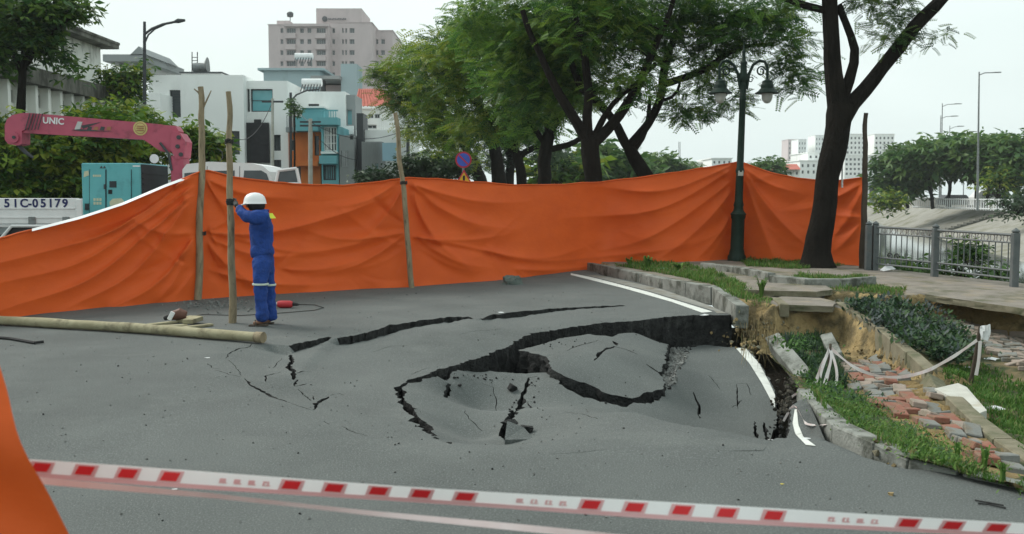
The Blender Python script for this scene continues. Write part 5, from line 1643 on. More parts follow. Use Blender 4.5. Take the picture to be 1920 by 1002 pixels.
def crown_mesh(name, pts, per, spread, flen, mats, seed, tmpl, droop=.35, wts=None):
    g = np.random.default_rng(seed)
    tv, tf = tmpl
    n = len(pts) * per
    O = np.repeat(pts, per, 0) + g.normal(0, 1, (n, 3)) * np.array(spread)
    C = np.repeat(pts, per, 0)
    out = O - C
    az = np.arctan2(out[:, 1], out[:, 0]) + g.normal(0, .9, n)
    el = g.normal(-droop * .35, .38, n)
    ro = g.normal(0, .5, n)
    sc = flen * g.uniform(.6, 1.25, n)
    ca, sa, ce, se, cr, sr = np.cos(az), np.sin(az), np.cos(el), np.sin(el), np.cos(ro), np.sin(ro)
    X = np.stack([ca * ce, sa * ce, se], 1)
    Yv = np.stack([-sa, ca, np.zeros(n)], 1)
    Z = np.cross(X, Yv)
    Y2 = Yv * cr[:, None] + Z * sr[:, None]
    Z2 = np.cross(X, Y2)
    V = O[:, None] + sc[:, None, None] * (tv[None, :, 0, None] * X[:, None] + tv[None, :, 1, None] * Y2[:, None] + tv[None, :, 2, None] * Z2[:, None])
    F = (np.arange(n) * len(tv))[:, None, None] + tf[None]
    cm = g.choice(len(mats), len(pts), p=wts)
    mi = np.where(g.random(n) < .6, np.repeat(cm, per), g.choice(len(mats), n, p=wts))
    return fast_mesh(name, V.reshape(-1, 3), F.reshape(-1, 4), mats, np.repeat(mi, len(tf)))
def px_clumps(blobs, seed, ydepth=1.0):
    """blobs: (px, py, rx, ry, Y, count): clump centres spread through ellipsoids standing at distance Y"""
    g = np.random.default_rng(seed)
    out = []
    for (a, b, rx, ry, Y, n) in blobs:
        c = at(a, b, Y)
        k = Y / FPX
        d = g.normal(0, 1, (n, 3)); d /= np.linalg.norm(d, axis=1)[:, None]
        d *= (g.uniform(.15, 1, n) ** .45)[:, None]
        out.append(np.array(c) + d * np.array([rx * k, min(rx, 90) * k * ydepth, ry * k]))
    return np.concatenate(out)
def tree(name, label, base, limbs, clumps, per, spread, flen, mats, seed, tmpl, group=None, twig=.022, wts=None, droop=.35, bark=None, cat='tree'):
    """limbs: lists of (point, radius); the first one is the trunk"""
    bark = bark or A['bark']
    rt = thing(name, label, cat, base, group)
    nodes = []
    for k, L_ in enumerate(limbs):
        P = resample([p for p, r in L_], .25)
        for _ in range(2):
            P = [P[0]] + [(P[i - 1] + P[i] * 2 + P[i + 1]) / 4 for i in range(1, len(P) - 1)] + [P[-1]]
        ds = np.cumsum([0] + [(L_[i + 1][0] - L_[i][0]).length for i in range(len(L_) - 1)])
        dp = np.cumsum([0] + [(P[i + 1] - P[i]).length for i in range(len(P) - 1)])
        rr = np.interp(dp * ds[-1] / max(dp[-1], 1e-6), ds, [r for p, r in L_])
        P = [p + Vector((noise.noise(p * 1.3), noise.noise(p * 1.3 + Vector((9, 0, 0))), 0)) * .06 * (1 if 0 < i < len(P) - 1 else 0) for i, p in enumerate(P)]
        rr = [r * (1 + .1 * noise.noise(p * 2.5)) for r, p in zip(rr, P)]
        mb = MB(); mb.tube(P, rr, 12 if k == 0 else 8)
        mb.build('trunk' if k == 0 else 'limb', bark, rt, True)
        nodes += [(p, r) for p, r in zip(P, rr)][(len(P) // 3 if k == 0 else 2):]
    if clumps is not None and len(clumps):
        NP = np.array([tuple(p) for p, r in nodes])
        d0 = ((clumps[:, None] - NP[None]) ** 2).sum(-1).min(1)
        mb = MB()
        r_ = random.Random(seed)
        for i in np.argsort(d0):
            c = Vector(clumps[i])
            j = int(((NP - clumps[i]) ** 2).sum(1).argmin())
            a = Vector(NP[j])
            L_ = (c - a).length
            if L_ > .15:
                m1 = a.lerp(c, .35) + Vector((r_.uniform(-.1, .1), r_.uniform(-.1, .1), .10)) * L_
                m2 = a.lerp(c, .7) + Vector((r_.uniform(-.08, .08), r_.uniform(-.08, .08), .08)) * L_
                t0 = min(nodes[j][1] * .6 if j < len(nodes) else twig * 1.3, twig * (1 + L_ * .45))
                mb.tube([a, m1, m2, c], [t0, t0 * .75, t0 * .55, t0 * .3], 5, cap=False)
                nodes += [(m1, t0 * .75), (m2, t0 * .55), (c, t0 * .35)]
                NP = np.vstack([NP, [tuple(m1), tuple(m2), tuple(c)]])
        mb.build('twigs', bark, rt, True)['kind'] = 'stuff'
        me = crown_mesh('crown', clumps - np.array(org(rt)), per, spread, flen, mats, seed, tmpl, droop, wts)
        link('crown', me, rt)
    return rt
FR, FR4, PL = frond_template(7), frond_template(5, .15, .34), plain_template()
def pl(L_, Y, k=1.0):           # list of (px, py, radius px) at distance Y
    return [(at(a, b, Y + (dy[0] if dy else 0)), r * Y / FPX * k) for a, b, r, *dy in L_]
def base_at(px, Y):
    return Vector((at(px, 400, Y).x, Y, 0.0))

# the big leaning tree on the sidewalk
Y = 21.9
b = gp(1530, 502, .16)
tree('street_tree', 'big dark leaning tree with forked trunk in front of the right tarpaulin', b,
     [pl([(1531, 508, 44), (1530, 496, 34), (1531, 470, 26), (1541, 400, 22), (1553, 330, 22), (1566, 260, 23), (1574, 215, 25), (1577, 195, 25)], Y),
      pl([(1572, 220, 21), (1566, 170, 18), (1560, 110, 16), (1556, 50, 15), (1554, 0, 15), (1552, -60, 13), (1560, -160, 10)], Y),
      pl([(1580, 190, 10), (1592, 150, 10), (1604, 108, 9), (1606, 95, 9), (1592, 72, 8), (1578, 40, 7), (1572, 10, 7)], Y),
      pl([(1578, 222, 20), (1604, 187, 15), (1640, 148, 13.5), (1668, 110, 13), (1700, 68, 13), (1730, 35, 12), (1775, -12, 11), (1840, -90, 9)], Y),
      pl([(1556, 22, 7), (1530, 16, 7), (1500, 8, 6.5), (1465, -4, 6), (1400, -40, 5)], Y)],
     px_clumps([(1640, 2, 50, 16, Y, 12), (1600, -50, 120, 26, Y, 14), (1692, 34, 30, 18, Y + .4, 9), (1665, 70, 24, 10, Y - .2, 5), (1745, 70, 16, 8, Y + .2, 3), (1690, 74, 14, 8, Y, 2), (1720, -70, 150, 30, Y, 12), (1470, 4, 40, 14, Y, 5), (1500, -60, 60, 40, Y, 10)], 3),
     20, (.2, .2, .11), .27, LM_MID, 11, FR, twig=.012)

# the row behind the screen
Y1 = 27.5
tree('street_tree', 'dark upright tree forking low just left of the leaning one behind the screen', base_at(1116, Y1),
     [pl([(1116, 488, 20), (1115, 400, 17), (1112, 330, 16), (1108, 285, 17), (1106, 262, 17)], Y1),
      pl([(1104, 268, 11), (1082, 232, 10), (1066, 205, 9), (1040, 160, 8), (1010, 100, 6), (980, 20, 5)], Y1),
      pl([(1104, 262, 10), (1096, 220, 9), (1108, 175, 8), (1098, 110, 7), (1080, 40, 5), (1075, -40, 4)], Y1),
      pl([(1112, 268, 11), (1140, 243, 10), (1165, 218, 9), (1190, 170, 8), (1220, 110, 7), (1250, 40, 5), (1270, -30, 4)], Y1),
      pl([(1108, 262, 6), (1128, 230, 6), (1150, 195, 5), (1180, 165, 4), (1230, 120, 4)], Y1)],
     px_clumps([(1060, 60, 110, 80, Y1 + 2, 85), (1130, 40, 100, 70, Y1, 60), (1000, 130, 80, 70, Y1 + 3, 55), (1060, 170, 60, 45, Y1 + 3, 26), (1180, 150, 60, 50, Y1, 18), (1150, -60, 200, 40, Y1, 30), (940, 20, 90, 50, Y1 + 3, 40)], 21),
     23, (.28, .28, .14), .42, LM_MID2, 21, FR, 'row of trees behind the orange screen')
Y2 = 29
tree('street_tree', 'slanting dark tree with wide sparse boughs left of the street lamp', base_at(1226, Y2),
     [pl([(1250, 478, 17), (1232, 380, 15), (1215, 335, 14), (1196, 302, 13), (1180, 278, 12)], Y2),
      pl([(1182, 282, 10), (1164, 255, 9), (1148, 220, 8), (1120, 185, 8), (1090, 170, 7), (1060, 90, 6), (1050, 20, 4)], Y2),
      pl([(1178, 276, 9), (1200, 258, 9), (1216, 230, 8), (1238, 190, 8), (1242, 150, 8), (1256, 90, 7), (1275, 40, 6), (1310, -10, 4)], Y2),
      pl([(1240, 160, 7), (1280, 148, 7), (1330, 128, 6), (1365, 98, 5), (1400, 84, 4), (1450, 84, 3)], Y2),
      pl([(1244, 120, 6), (1215, 95, 6), (1180, 62, 5), (1150, 20, 4), (1130, -30, 3)], Y2),
      pl([(1190, 280, 6), (1206, 258, 6), (1214, 240, 5), (1215, 215, 4), (1220, 180, 3)], Y2),
      pl([(1238, 190, 3.5), (1262, 188, 3), (1280, 175, 3), (1276, 150, 2)], Y2)],
     px_clumps([(1230, 60, 80, 60, Y2, 42), (1310, 40, 100, 50, Y2, 44), (1400, 55, 90, 45, Y2 - .5, 36), (1470, 90, 45, 45, Y2 - .8, 15), (1490, 135, 40, 25, Y2 - .8, 8), (1440, 20, 70, 30, Y2 - .5, 20), (1330, 130, 70, 35, Y2, 18), (1380, 185, 38, 16, Y2 - .5, 8), (1290, 215, 42, 12, Y2, 9), (1300, -40, 200, 40, Y2, 34), (1340, 90, 60, 30, Y2 + .5, 14), (1490, 160, 25, 12, Y2 - 1, 4), (1265, 195, 40, 20, Y2 + .5, 8)], 22),
     18, (.24, .24, .11), .40, LM_MID2, 22, FR, 'row of trees behind the orange screen', twig=.016, wts=(.34, .22, .34, .10))
Y3 = 37
tree('street_tree', 'tree with a low bough reaching right, third in the row behind the screen', base_at(1020, Y3),
     [pl([(1018, 455, 14), (1020, 330, 12), (1022, 290, 12), (1030, 250, 11)], Y3),
      pl([(1030, 252, 8), (1022, 215, 7), (1035, 170, 6), (1045, 120, 5), (1030, 60, 4)], Y3),
      pl([(1026, 282, 6), (1050, 276, 6), (1080, 268, 5), (1100, 250, 4)], Y3),
      pl([(1030, 250, 7), (1052, 215, 6), (1075, 180, 5), (1090, 120, 4)], Y3),
      pl([(1022, 270, 6), (1000, 240, 5), (985, 210, 5), (965, 150, 4)], Y3)],
     px_clumps([(1010, 190, 70, 60, Y3, 40), (970, 120, 80, 60, Y3, 45), (1040, 110, 60, 60, Y3, 30), (990, 240, 40, 25, Y3 + 3, 12), (920, 60, 60, 50, Y3, 26)], 23),
     22, (.32, .32, .18), .5, LM_MID2, 23, FR4, 'row of trees behind the orange screen')
Y4 = 43
tree('street_tree', 'tree with a forked bent trunk, fourth in the row behind the screen', base_at(980, Y4),
     [pl([(985, 440, 12), (980, 345, 10), (976, 305, 9), (968, 285, 9)], Y4),
      pl([(970, 288, 6), (945, 270, 6), (930, 240, 5), (900, 200, 5), (870, 170, 4)], Y4), pl([(974, 296, 6), (990, 280, 6), (1020, 272, 5), (1040, 230, 4)], Y4), pl([(968, 286, 5), (965, 240, 5), (950, 190, 4), (930, 120, 3)], Y4)],
     px_clumps([(930, 190, 70, 60, Y4, 42), (880, 120, 90, 60, Y4, 55), (960, 230, 40, 30, Y4, 14), (865, 65, 65, 36, Y4, 26), (890, 250, 40, 25, Y4 + 2, 10)], 24),
     21, (.34, .34, .2), .5, LM_BRIGHT, 24, FR4, 'row of trees behind the orange screen')
Y5 = 50
tree('street_tree', 'thick trunked tree, fifth in the row behind the screen', base_at(935, Y5),
     [pl([(937, 430, 16), (936, 345, 14), (932, 300, 12), (925, 270, 10)], Y5),
      pl([(926, 280, 7), (905, 250, 6), (880, 225, 5), (840, 190, 4)], Y5), pl([(930, 280, 7), (940, 240, 6), (950, 200, 5), (940, 150, 4)], Y5), pl([(920, 262, 5), (912, 220, 5), (890, 170, 4), (860, 120, 3)], Y5)],
     px_clumps([(850, 190, 80, 55, Y5, 46), (815, 130, 70, 50, Y5, 40), (830, 70, 40, 25, Y5, 10), (900, 240, 50, 35, Y5, 18), (830, 250, 60, 35, Y5, 22), (870, 300, 40, 25, Y5 + 3, 10)], 25),
     21, (.38, .38, .22), .54, LM_BRIGHT, 25, FR4, 'row of trees behind the orange screen')
Y6 = 56
tree('street_tree', 'tree leaning left over the houses, sixth in the row behind the screen', base_at(905, Y6),
     [pl([(908, 420, 13), (905, 345, 12), (892, 315, 11), (880, 290, 9)], Y6),
      pl([(884, 295, 7), (862, 262, 6), (840, 238, 5), (800, 210, 4), (760, 180, 3)], Y6), pl([(880, 292, 5), (868, 250, 5), (830, 200, 4), (790, 150, 3)], Y6), pl([(895, 320, 4), (880, 325, 4), (860, 290, 3), (845, 270, 3)], Y6)],
     px_clumps([(780, 185, 48, 38, Y6, 36), (728, 142, 26, 20, Y6, 16), (752, 160, 30, 24, Y6, 12), (790, 105, 36, 30, Y6, 18), (745, 195, 18, 16, Y6, 6), (815, 255, 50, 38, Y6, 26), (812, 310, 28, 24, Y6 + 2, 10), (845, 312, 40, 26, Y6 + 2, 14), (775, 235, 18, 14, Y6, 4)], 26),
     22, (.4, .4, .24), .55, LM_BRIGHT, 26, FR4, 'row of trees behind the orange screen')
tree('street_tree', 'slim dark trunk, last tree of the row behind the sign', base_at(955, 62),
     [pl([(955, 420, 10), (955, 330, 9), (960, 280, 7), (970, 220, 5)], 62), pl([(958, 300, 5), (945, 270, 4), (925, 240, 3)], 62)],
     px_clumps([(960, 250, 50, 40, 62, 26), (900, 290, 50, 30, 62, 18), (1040, 300, 30, 25, 62, 8)], 27), 24, (.45, .45, .3), .65, LM_DARK, 27, FR4, 'row of trees behind the orange screen')
# high bough entering at the top
# left side: dark tree and bushes
tree('street_tree', 'dark leafy tree in the upper left corner', base_at(36, 31),
     [pl([(36, 470, 9), (34, 300, 8), (38, 200, 8), (42, 120, 7), (50, 60, 5)], 31), pl([(42, 130, 5), (70, 90, 4), (110, 50, 3), (140, 30, 2)], 31), pl([(40, 140, 5), (20, 90, 4), (0, 40, 3)], 31)],
     px_clumps([(30, 30, 60, 40, 31, 62), (90, 18, 50, 22, 31, 30), (140, 18, 26, 12, 31, 8), (50, 75, 45, 30, 31, 34), (85, 90, 24, 18, 31, 8), (15, 115, 24, 20, 31, 8), (100, 112, 14, 10, 31, 3), (-30, 80, 40, 80, 31, 26), (130, 138, 14, 5, 31, 2)], 31),
     22, (.26, .26, .16), .28, LM_MID, 31, PL)
def bush(label, px, Y, blobs, seed, mats=None, per=34, fl=.3, sp=.24, name='shrub', group='green shrubs behind the crane truck'):
    cl = px_clumps(blobs, seed)
    b = base_at(px, Y)
    c = Vector(cl.mean(0))
    return tree(name, label, b, [[(b, .08), (b.lerp(c, .5), .06), (c, .04)]], cl, per, (sp, sp, sp * .8), fl, mats or LM_MID, seed, PL, group, cat='shrub')
bush('broad bright green bush below the crane jib', 130, 29, [(150, 300, 80, 50, 29, 46), (210, 250, 60, 30, 29, 24), (100, 270, 50, 40, 29, 22), (170, 360, 70, 30, 29, 18)], 41, LM_BRIGHT)
bush('dense green bush at the left edge behind the lorry side', 30, 28.5, [(30, 300, 60, 60, 28.5, 44), (60, 350, 60, 35, 28.5, 24), (5, 252, 22, 26, 28.5, 8)], 42, LM_BRIGHT)
bush('tall green bush crown above the crane jib', 220, 33, [(228, 226, 58, 20, 33, 26), (275, 236, 34, 18, 33, 12), (165, 232, 34, 14, 33, 9), (250, 290, 60, 46, 33, 30)], 43, LM_BRIGHT)
bush('dark green bush behind the twin stub pole', 390, 34, [(375, 275, 30, 30, 34, 20), (400, 290, 22, 28, 34, 12), (350, 260, 20, 22, 34, 8)], 44, LM_BRIGHT)
bush('trailing vine on the grey gabled house', 225, 47, [(212, 142, 14, 22, 47, 11), (245, 148, 22, 13, 47, 10), (262, 125, 8, 14, 47, 4), (250, 175, 12, 16, 47, 6), (225, 170, 20, 16, 47, 8)], 45, LM_BRIGHT, name='climbing_vine', group=None)
bush('low dark hedge in front of the grey sheds', 740, 47, [(720, 335, 30, 14, 47, 14), (780, 315, 35, 22, 47, 18), (840, 325, 40, 22, 47, 18), (690, 340, 16, 8, 47, 6)], 46, LM_DARK, group=None)
bush('roof terrace plants beside the white modern house', 553, 58, [(549, 195, 4, 12, 58, 5), (556, 208, 5, 8, 58, 5)], 47, LM_MID, 20, .22, .14, 'potted_plant', None)
bush('leafy riverbank bush behind the right fence panel', 1810, 20.5, [(1812, 478, 28, 22, 20.6, 16), (1850, 510, 30, 18, 20.4, 12), (1760, 515, 40, 14, 21, 14), (1700, 500, 40, 10, 22, 9)], 48, LM_MID, 18, .16, .12, 'riverbank_bush', None)

# woods beyond, across the bend
def far_tree(label, px, Y, blobs, seed, trunk=None, mats=None, group=None, fl=1.0, per=26):
    cl = px_clumps(blobs, seed)
    b = Vector((at(px, 380, Y).x, Y, .2))
    c = Vector(cl.mean(0))
    r0 = .2
    return tree('bank_tree', label, b, [[(b, r0), (b.lerp(c, .6), r0 * .8), (c, r0 * .5)], [(b.lerp(c, .45), r0 * .6), (b.lerp(c, .8) + Vector((1.2, 0, .3)), r0 * .4)], [(b.lerp(c, .4), r0 * .6), (b.lerp(c, .8) + Vector((-1.3, 0, .3)), r0 * .4)]], cl, per, (.8, .8, .5), fl, mats or LM_FAR, seed, PL, group, twig=.05)
FT = [(1702, 112, [(1690, 322, 42, 30, 112, 40), (1680, 300, 30, 14, 112, 10), (1700, 350, 30, 14, 112, 8)], 'leftmost tree on the far bank with low branches'),
      (1750, 108, [(1740, 300, 50, 32, 108, 74)], 'second tree on the far bank'), (1778, 110, [(1785, 292, 48, 30, 110, 66)], 'third tree on the far bank'),
      (1830, 104, [(1832, 297, 48, 34, 104, 74)], 'fourth tree on the far bank beside the parked traffic'), (1850, 112, [(1862, 292, 46, 30, 112, 60)], 'fifth tree on the far bank'),
      (1905, 100, [(1900, 310, 45, 38, 100, 50), (1925, 285, 30, 30, 100, 20)], 'rightmost big tree on the far bank')]
for i, (px, Y, bl, lb_) in enumerate(FT):
    far_tree(lb_, px, Y, bl, 60 + i, group='trees on the far river bank')
far_tree('small yellowish tree in front of the far bank traffic', 1872, 98, [(1872, 342, 22, 10, 98, 14)], 70, mats=LM_BRIGHT, fl=.6)
far_tree('round shrub at the top of the far bank slope', 1672, 105, [(1668, 376, 22, 14, 105, 18)], 71, mats=LM_BRIGHT, fl=.6)
far_tree('dark shrub at the right end of the far bank railing', 1908, 78, [(1910, 388, 18, 18, 78, 14)], 72, mats=LM_DARK, fl=.5)
far_tree('pale green woodland tree behind the slanting trunk', 1140, 85, [(1120, 310, 50, 30, 85, 44), (1160, 330, 50, 25, 85, 30)], 73, mats=LM_FAR)
far_tree('low distant tree left of the lamp post', 1240, 120, [(1225, 312, 34, 20, 120, 26), (1265, 322, 30, 14, 120, 16)], 74)
far_tree('distant tree left of the far houses right of the lamp', 1442, 130, [(1440, 318, 22, 14, 130, 18)], 75)
far_tree('pale tree between the first and second trunks of the row', 1060, 75, [(1050, 320, 45, 25, 75, 30)], 76, mats=LM_BRIGHT)
# ------------------------------------------------------------------ buildings
def wallmat(name, c, stain=None, t3=.6, s3=.35):
    return mat(name, c, tuple(min(1, v * 1.1) for v in c), scale=.5, rough=.9, bump=.15, bscale=5, c3=stain or tuple(v * .72 for v in c), s3=s3, t3=t3, stretch=(1, 1, .45))
A['w_white'] = wallmat('white_render', (.80, .82, .80), (.68, .7, .68))
A['w_dirty'] = wallmat('stained_white_render', (.74, .75, .7), (.2, .205, .17), .6, .9)
A['w_stain'] = wallmat('black_stained_concrete', (.16, .16, .135), (.05, .05, .04), .5, 1.0)
A['w_grey'] = wallmat('grey_render', (.27, .29, .29))
A['w_bluegrey'] = wallmat('blue_grey_render', (.30, .39, .41))
A['w_cyan'] = wallmat('cyan_render', (.16, .42, .46))
A['w_orange'] = wallmat('orange_render', (.62, .18, .05))
A['w_pink'] = wallmat('pale_pink_render', (.49, .42, .415), (.43, .37, .365))
A['w_redtile'] = mat('red_roof_tiles', (.42, .12, .09), (.5, .17, .13), scale=3, rough=.9, bump=.5, bscale=4)
A['w_blue'] = wallmat('light_blue_sheet', (.32, .5, .6))
A['pane'] = mat('window_pane', (.045, .06, .065), (.09, .11, .115), scale=.6, rough=.12, spec=.6)
A['pane_cyan'] = mat('cyan_pane', (.12, .38, .42), (.2, .5, .54), scale=.8, rough=.15, spec=.6)  # on the modern house this cyan is a reflection painted into the pane
A['frame'] = mat('window_frame', (.42, .44, .44), rough=.6)
A['fdark'] = mat('dark_frame', (.05, .055, .06), rough=.6)
A['net'] = mat('black_netting', (.018, .019, .021), (.03, .031, .034), scale=2, rough=.8, bump=.6, bscale=4)
A['tank'] = mat('white_tank', (.66, .68, .68), rough=.4)
def wall_front(mb, U, Z, rects, rev, M, mi=0):
    us = sorted({U[0], U[1], *[r[0] for r in rects], *[r[2] for r in rects]})
    zs = sorted({Z[0], Z[1], *[r[1] for r in rects], *[r[3] for r in rects]})
    for a, b in zip(us, us[1:]):
        for c, d in zip(zs, zs[1:]):
            mu, mz = (a + b) / 2, (c + d) / 2
            if any(r[0] < mu < r[2] and r[1] < mz < r[3] for r in rects): continue
            mb.add([M @ Vector((a, 0, c)), M @ Vector((b, 0, c)), M @ Vector((b, 0, d)), M @ Vector((a, 0, d))], [(0, 1, 2, 3)], mi)
    for (a, c, b, d) in rects:
        p = [(a, c), (b, c), (b, d), (a, d)]
        for i in range(4):
            (x0, z0), (x1, z1) = p[i], p[(i + 1) % 4]
            mb.add([M @ Vector((x0, 0, z0)), M @ Vector((x0, rev, z0)), M @ Vector((x1, rev, z1)), M @ Vector((x1, 0, z1))], [(0, 1, 2, 3)], mi)
def window(rt, r, rev, M, frame, pane, bars=1, cross=0, grille=0, name='window'):
    a, c, b, d = r
    w = min(.07, (b - a) * .12)
    mb = MB()
    y0, y1 = rev - .10, rev - .03
    mb.box((a, y0, c), (a + w, y1, d), 0, M); mb.box((b - w, y0, c), (b, y1, d), 0, M)
    mb.box((a + w, y0, c), (b - w, y1, c + w), 0, M); mb.box((a + w, y0, d - w), (b - w, y1, d), 0, M)
    for i in range(bars):
        u = a + (b - a) * (i + 1) / (bars + 1)
        mb.box((u - w * .35, y0, c + w), (u + w * .35, y1, d - w), 0, M)
    for i in range(cross):
        z = c + (d - c) * (i + 1) / (cross + 1)
        mb.box((a + w, y0 - .01, z - w * .3), (b - w, y0, z + w * .3), 0, M)
    for i in range(grille):
        u = a + (b - a) * (i + 1) / (grille + 1)
        mb.box((u - .02, -.02, c), (u + .02, .02, d), 0, M)
    o = mb.build(name, frame, rt)
    mb = MB()
    mb.add([M @ Vector((a, rev - .04, c)), M @ Vector((b, rev - .04, c)), M @ Vector((b, rev - .04, d)), M @ Vector((a, rev - .04, d))], [(0, 1, 2, 3)])
    mb.build('pane', pane, o)
    return o
def block(rt, U, Z, D, wm_, M, rects=(), rev=.25, name='wall', roof=None, lip=.15):
    mb = MB()
    wall_front(mb, U, Z, list(rects), rev, M)
    q = lambda u, d, z: M @ Vector((u, d, z))
    (a, b), (c, d) = U, Z
    for p in ([(b, 0, c), (b, D, c), (b, D, d), (b, 0, d)], [(a, D, c), (a, 0, c), (a, 0, d), (a, D, d)], [(b, D, c), (a, D, c), (a, D, d), (b, D, d)], [(a, 0, d), (b, 0, d), (b, D, d), (a, D, d)]):
        mb.add([q(*t) for t in p], [(0, 1, 2, 3)])
    # a floor behind the openings so that they read as rooms
    if rects:
        mb.add([q(a, rev + .02, c), q(b, rev + .02, c), q(b, rev + .02, d), q(a, rev + .02, d)], [(0, 1, 2, 3)])
    o = mb.build(name, wm_, rt)
    if roof is not None:
        mb = MB(); mb.box((a - lip, -lip, d + .003), (b + lip, D + lip, d + .18), 0, M); mb.build('roof_slab', roof, rt)
    return o
def pr(Y, x0, y0, x1, y1, X0=0.0):        # a rectangle in the view, as local (u0, z0, u1, z1) at distance Y
    return (at(x0, y1, Y).x - X0, at(x0, y1, Y).z, at(x1, y0, Y).x - X0, at(x1, y0, Y).z)
def house(name, label, Y, x0, x1, ytop, depth, wm_, wins=(), roof=None, cat='house', z0=0.0, group=None, lip=.15):
    """wins: (x0, y0, x1, y1, frame, pane, bars, cross, grille)"""
    X0 = at(x0, ytop, Y).x
    rt = thing(name, label, cat, (X0, Y, 0), group)
    M = Matrix.Translation((X0, Y, 0))
    rects = [pr(Y, *w[:4], X0) for w in wins]
    block(rt, (0, at(x1, ytop, Y).x - X0), (z0, at(x0, ytop, Y).z), depth, wm_, M, rects, .25, 'wall', roof, lip)
    for w, r in zip(wins, rects):
        window(rt, r, .25, M, A[w[4]] if len(w) > 4 else A['frame'], A[w[5]] if len(w) > 5 else A['pane'], *(w[6:] or (1,)))
    return rt
def pbox(rt, name, Y, x0, y0, x1, y1, depth, m, dy=0.0):
    a, b = at(x0, y1, Y), at(x1, y0, Y)
    mb = MB(); mb.box((a.x, Y + dy, a.z), (b.x, Y + dy + depth, b.z)); return mb.build(name, m, rt)

# white modern house
YW = 62
h = house('modern_house', 'white modern house with stair block, roof antenna and black netting', YW, 278, 456, 141, 12, A['w_white'],
          [(319, 169, 338, 220, 'fdark', 'pane', 0, 9), (433, 246, 449, 290, 'fdark', 'pane', 0, 8)], None)
X0 = at(456, 152, YW + .8).x
M = Matrix.Translation((X0, YW + .8, 0))
wr_ = [pr(YW + .8, 470, 167, 511, 210, X0), pr(YW + .8, 513, 253, 526, 283, X0), pr(YW + .8, 513, 300, 527, 325, X0), pr(YW + .8, 461, 167, 468, 210, X0)]
block(h, (0, at(539, 152, YW + .8).x - X0), (0, at(456, 152, YW + .8).z), 11, A['w_white'], M, wr_, .3, 'side_wing')
window(h, wr_[0], .3, M, A['fdark'], A['pane_cyan'], 0, 1); window(h, wr_[1], .3, M, A['fdark'], A['pane'], 1); window(h, wr_[2], .3, M, A['fdark'], A['pane'], 1, 2); window(h, wr_[3], .3, M, A['fdark'], A['pane'], 0, 8)  # the big window's cyan reflection is put into its pane colour
pbox(h, 'black_netting', YW + .8, 455, 231, 506, 306, .2, A['net'], -.35)
pbox(h, 'black_netting', YW + .8, 479, 225, 491, 231, .2, A['net'], -.35)
pbox(h, 'stair_block', YW + 1, 340, 138, 416, 150, 5, A['w_white'])
pbox(h, 'stair_roof', YW + 1, 338, 135.5, 418, 138, 5.3, A['fdark'], -.2)
c = at(384, 128, YW + 3)
rt = thing('water_tank', 'steel water tank and ladder frame on the white modern house', 'water tank', (c.x, c.y, at(384, 138, YW + 3).z))
mb = MB(); mb.tube([c + Vector((-.7, 0, 0)), c + Vector((.25, 0, 0))], [.33, .33], 14); mb.build('tank', A['metal'], rt, True)
mb = MB(); mb.lathe([(.02, -.25), (.25, -.2), (.45, 0), (.46, .03)], (0, 0, 0), 16); mb.v = [tuple(c + Vector((.35 + p[2] * .6, -.6 + 0, .15)) + Vector((0, p[0], p[1]))) for p in mb.v]; mb.build('dish', A['metal'], rt, True)
for px in (360, 370):
    mb = MB(); mb.tube([at(px, 138, YW + 3), at(px, 98, YW + 3)], .035, 5); mb.build('ladder_rail', A['fdark'], rt)
for k in range(5):
    mb = MB(); mb.tube([at(360, 132 - 6 * k, YW + 3), at(370, 132 - 6 * k, YW + 3)], .025, 5); mb.build('rung', A['fdark'], rt)

# long stained building on the left, seen along its side
lbx = -20.4
rt = thing('long_building', 'stained white long building with slatted lower facade at far left', 'building', (lbx, 30, 0))
M = Matrix(((0, -1, 0, lbx), (1, 0, 0, 28), (0, 0, 1, 0), (0, 0, 0, 1)))
wn_ = [(16.3, 7.7, 17.3, 8.75), (17.6, 7.7, 18.3, 8.75), (13.2, 7.7, 14.2, 8.75), (9.5, 7.7, 10.8, 8.75)]
block(rt, (0, 22), (6.0, 9.0), 9, A['w_dirty'], M, wn_, .25, 'upper_wall')
for r in wn_: window(rt, r, .25, M, A['fdark'], A['pane'], 1)
mb = MB(); mb.box((-.3, -.7, 9.003), (22.6, 9.5, 9.2), 0, M); mb.box((-.3, -.75, 9.2), (22.6, -.5, 9.32), 0, M); mb.build('eaves', A['w_stain'], rt)
M2 = Matrix(((0, -1, 0, lbx + 1.0), (1, 0, 0, 28), (0, 0, 1, 0), (0, 0, 0, 1)))
rc = []
for i in range(19):
    for j in range(4):
        if (i + j) % 2 == 0: rc.append((.5 + i * 1.1, 2.9 + j * .8, 1.25 + i * 1.1, 3.4 + j * .8))
block(rt, (0, 21.8), (0, 6.1), .9, A['w_dirty'], M2, rc, .5, 'lower_wall')
for i in range(20):
    mb = MB(); mb.box((.1 + i * 1.1, -.35, 2.5), (.32 + i * 1.1, -.003, 6.1), 0, M2); mb.build('fin', A['w_dirty'], rt)
mb = MB(); mb.box((-.1, -.6, 6.103), (22.0, .95, 6.75), 0, M2); mb.build('terrace_parapet', A['w_stain'], rt)
for i, r in enumerate(rc):
    mb = MB(); mb.add([M2 @ Vector((r[0], .48, r[1])), M2 @ Vector((r[2], .48, r[1])), M2 @ Vector((r[2], .48, r[3])), M2 @ Vector((r[0], .48, r[3]))], [(0, 1, 2, 3)])
    mb.build('pane', A['fdark'], rt)  # no glass: dark sheets painted as the shade inside the slatted openings

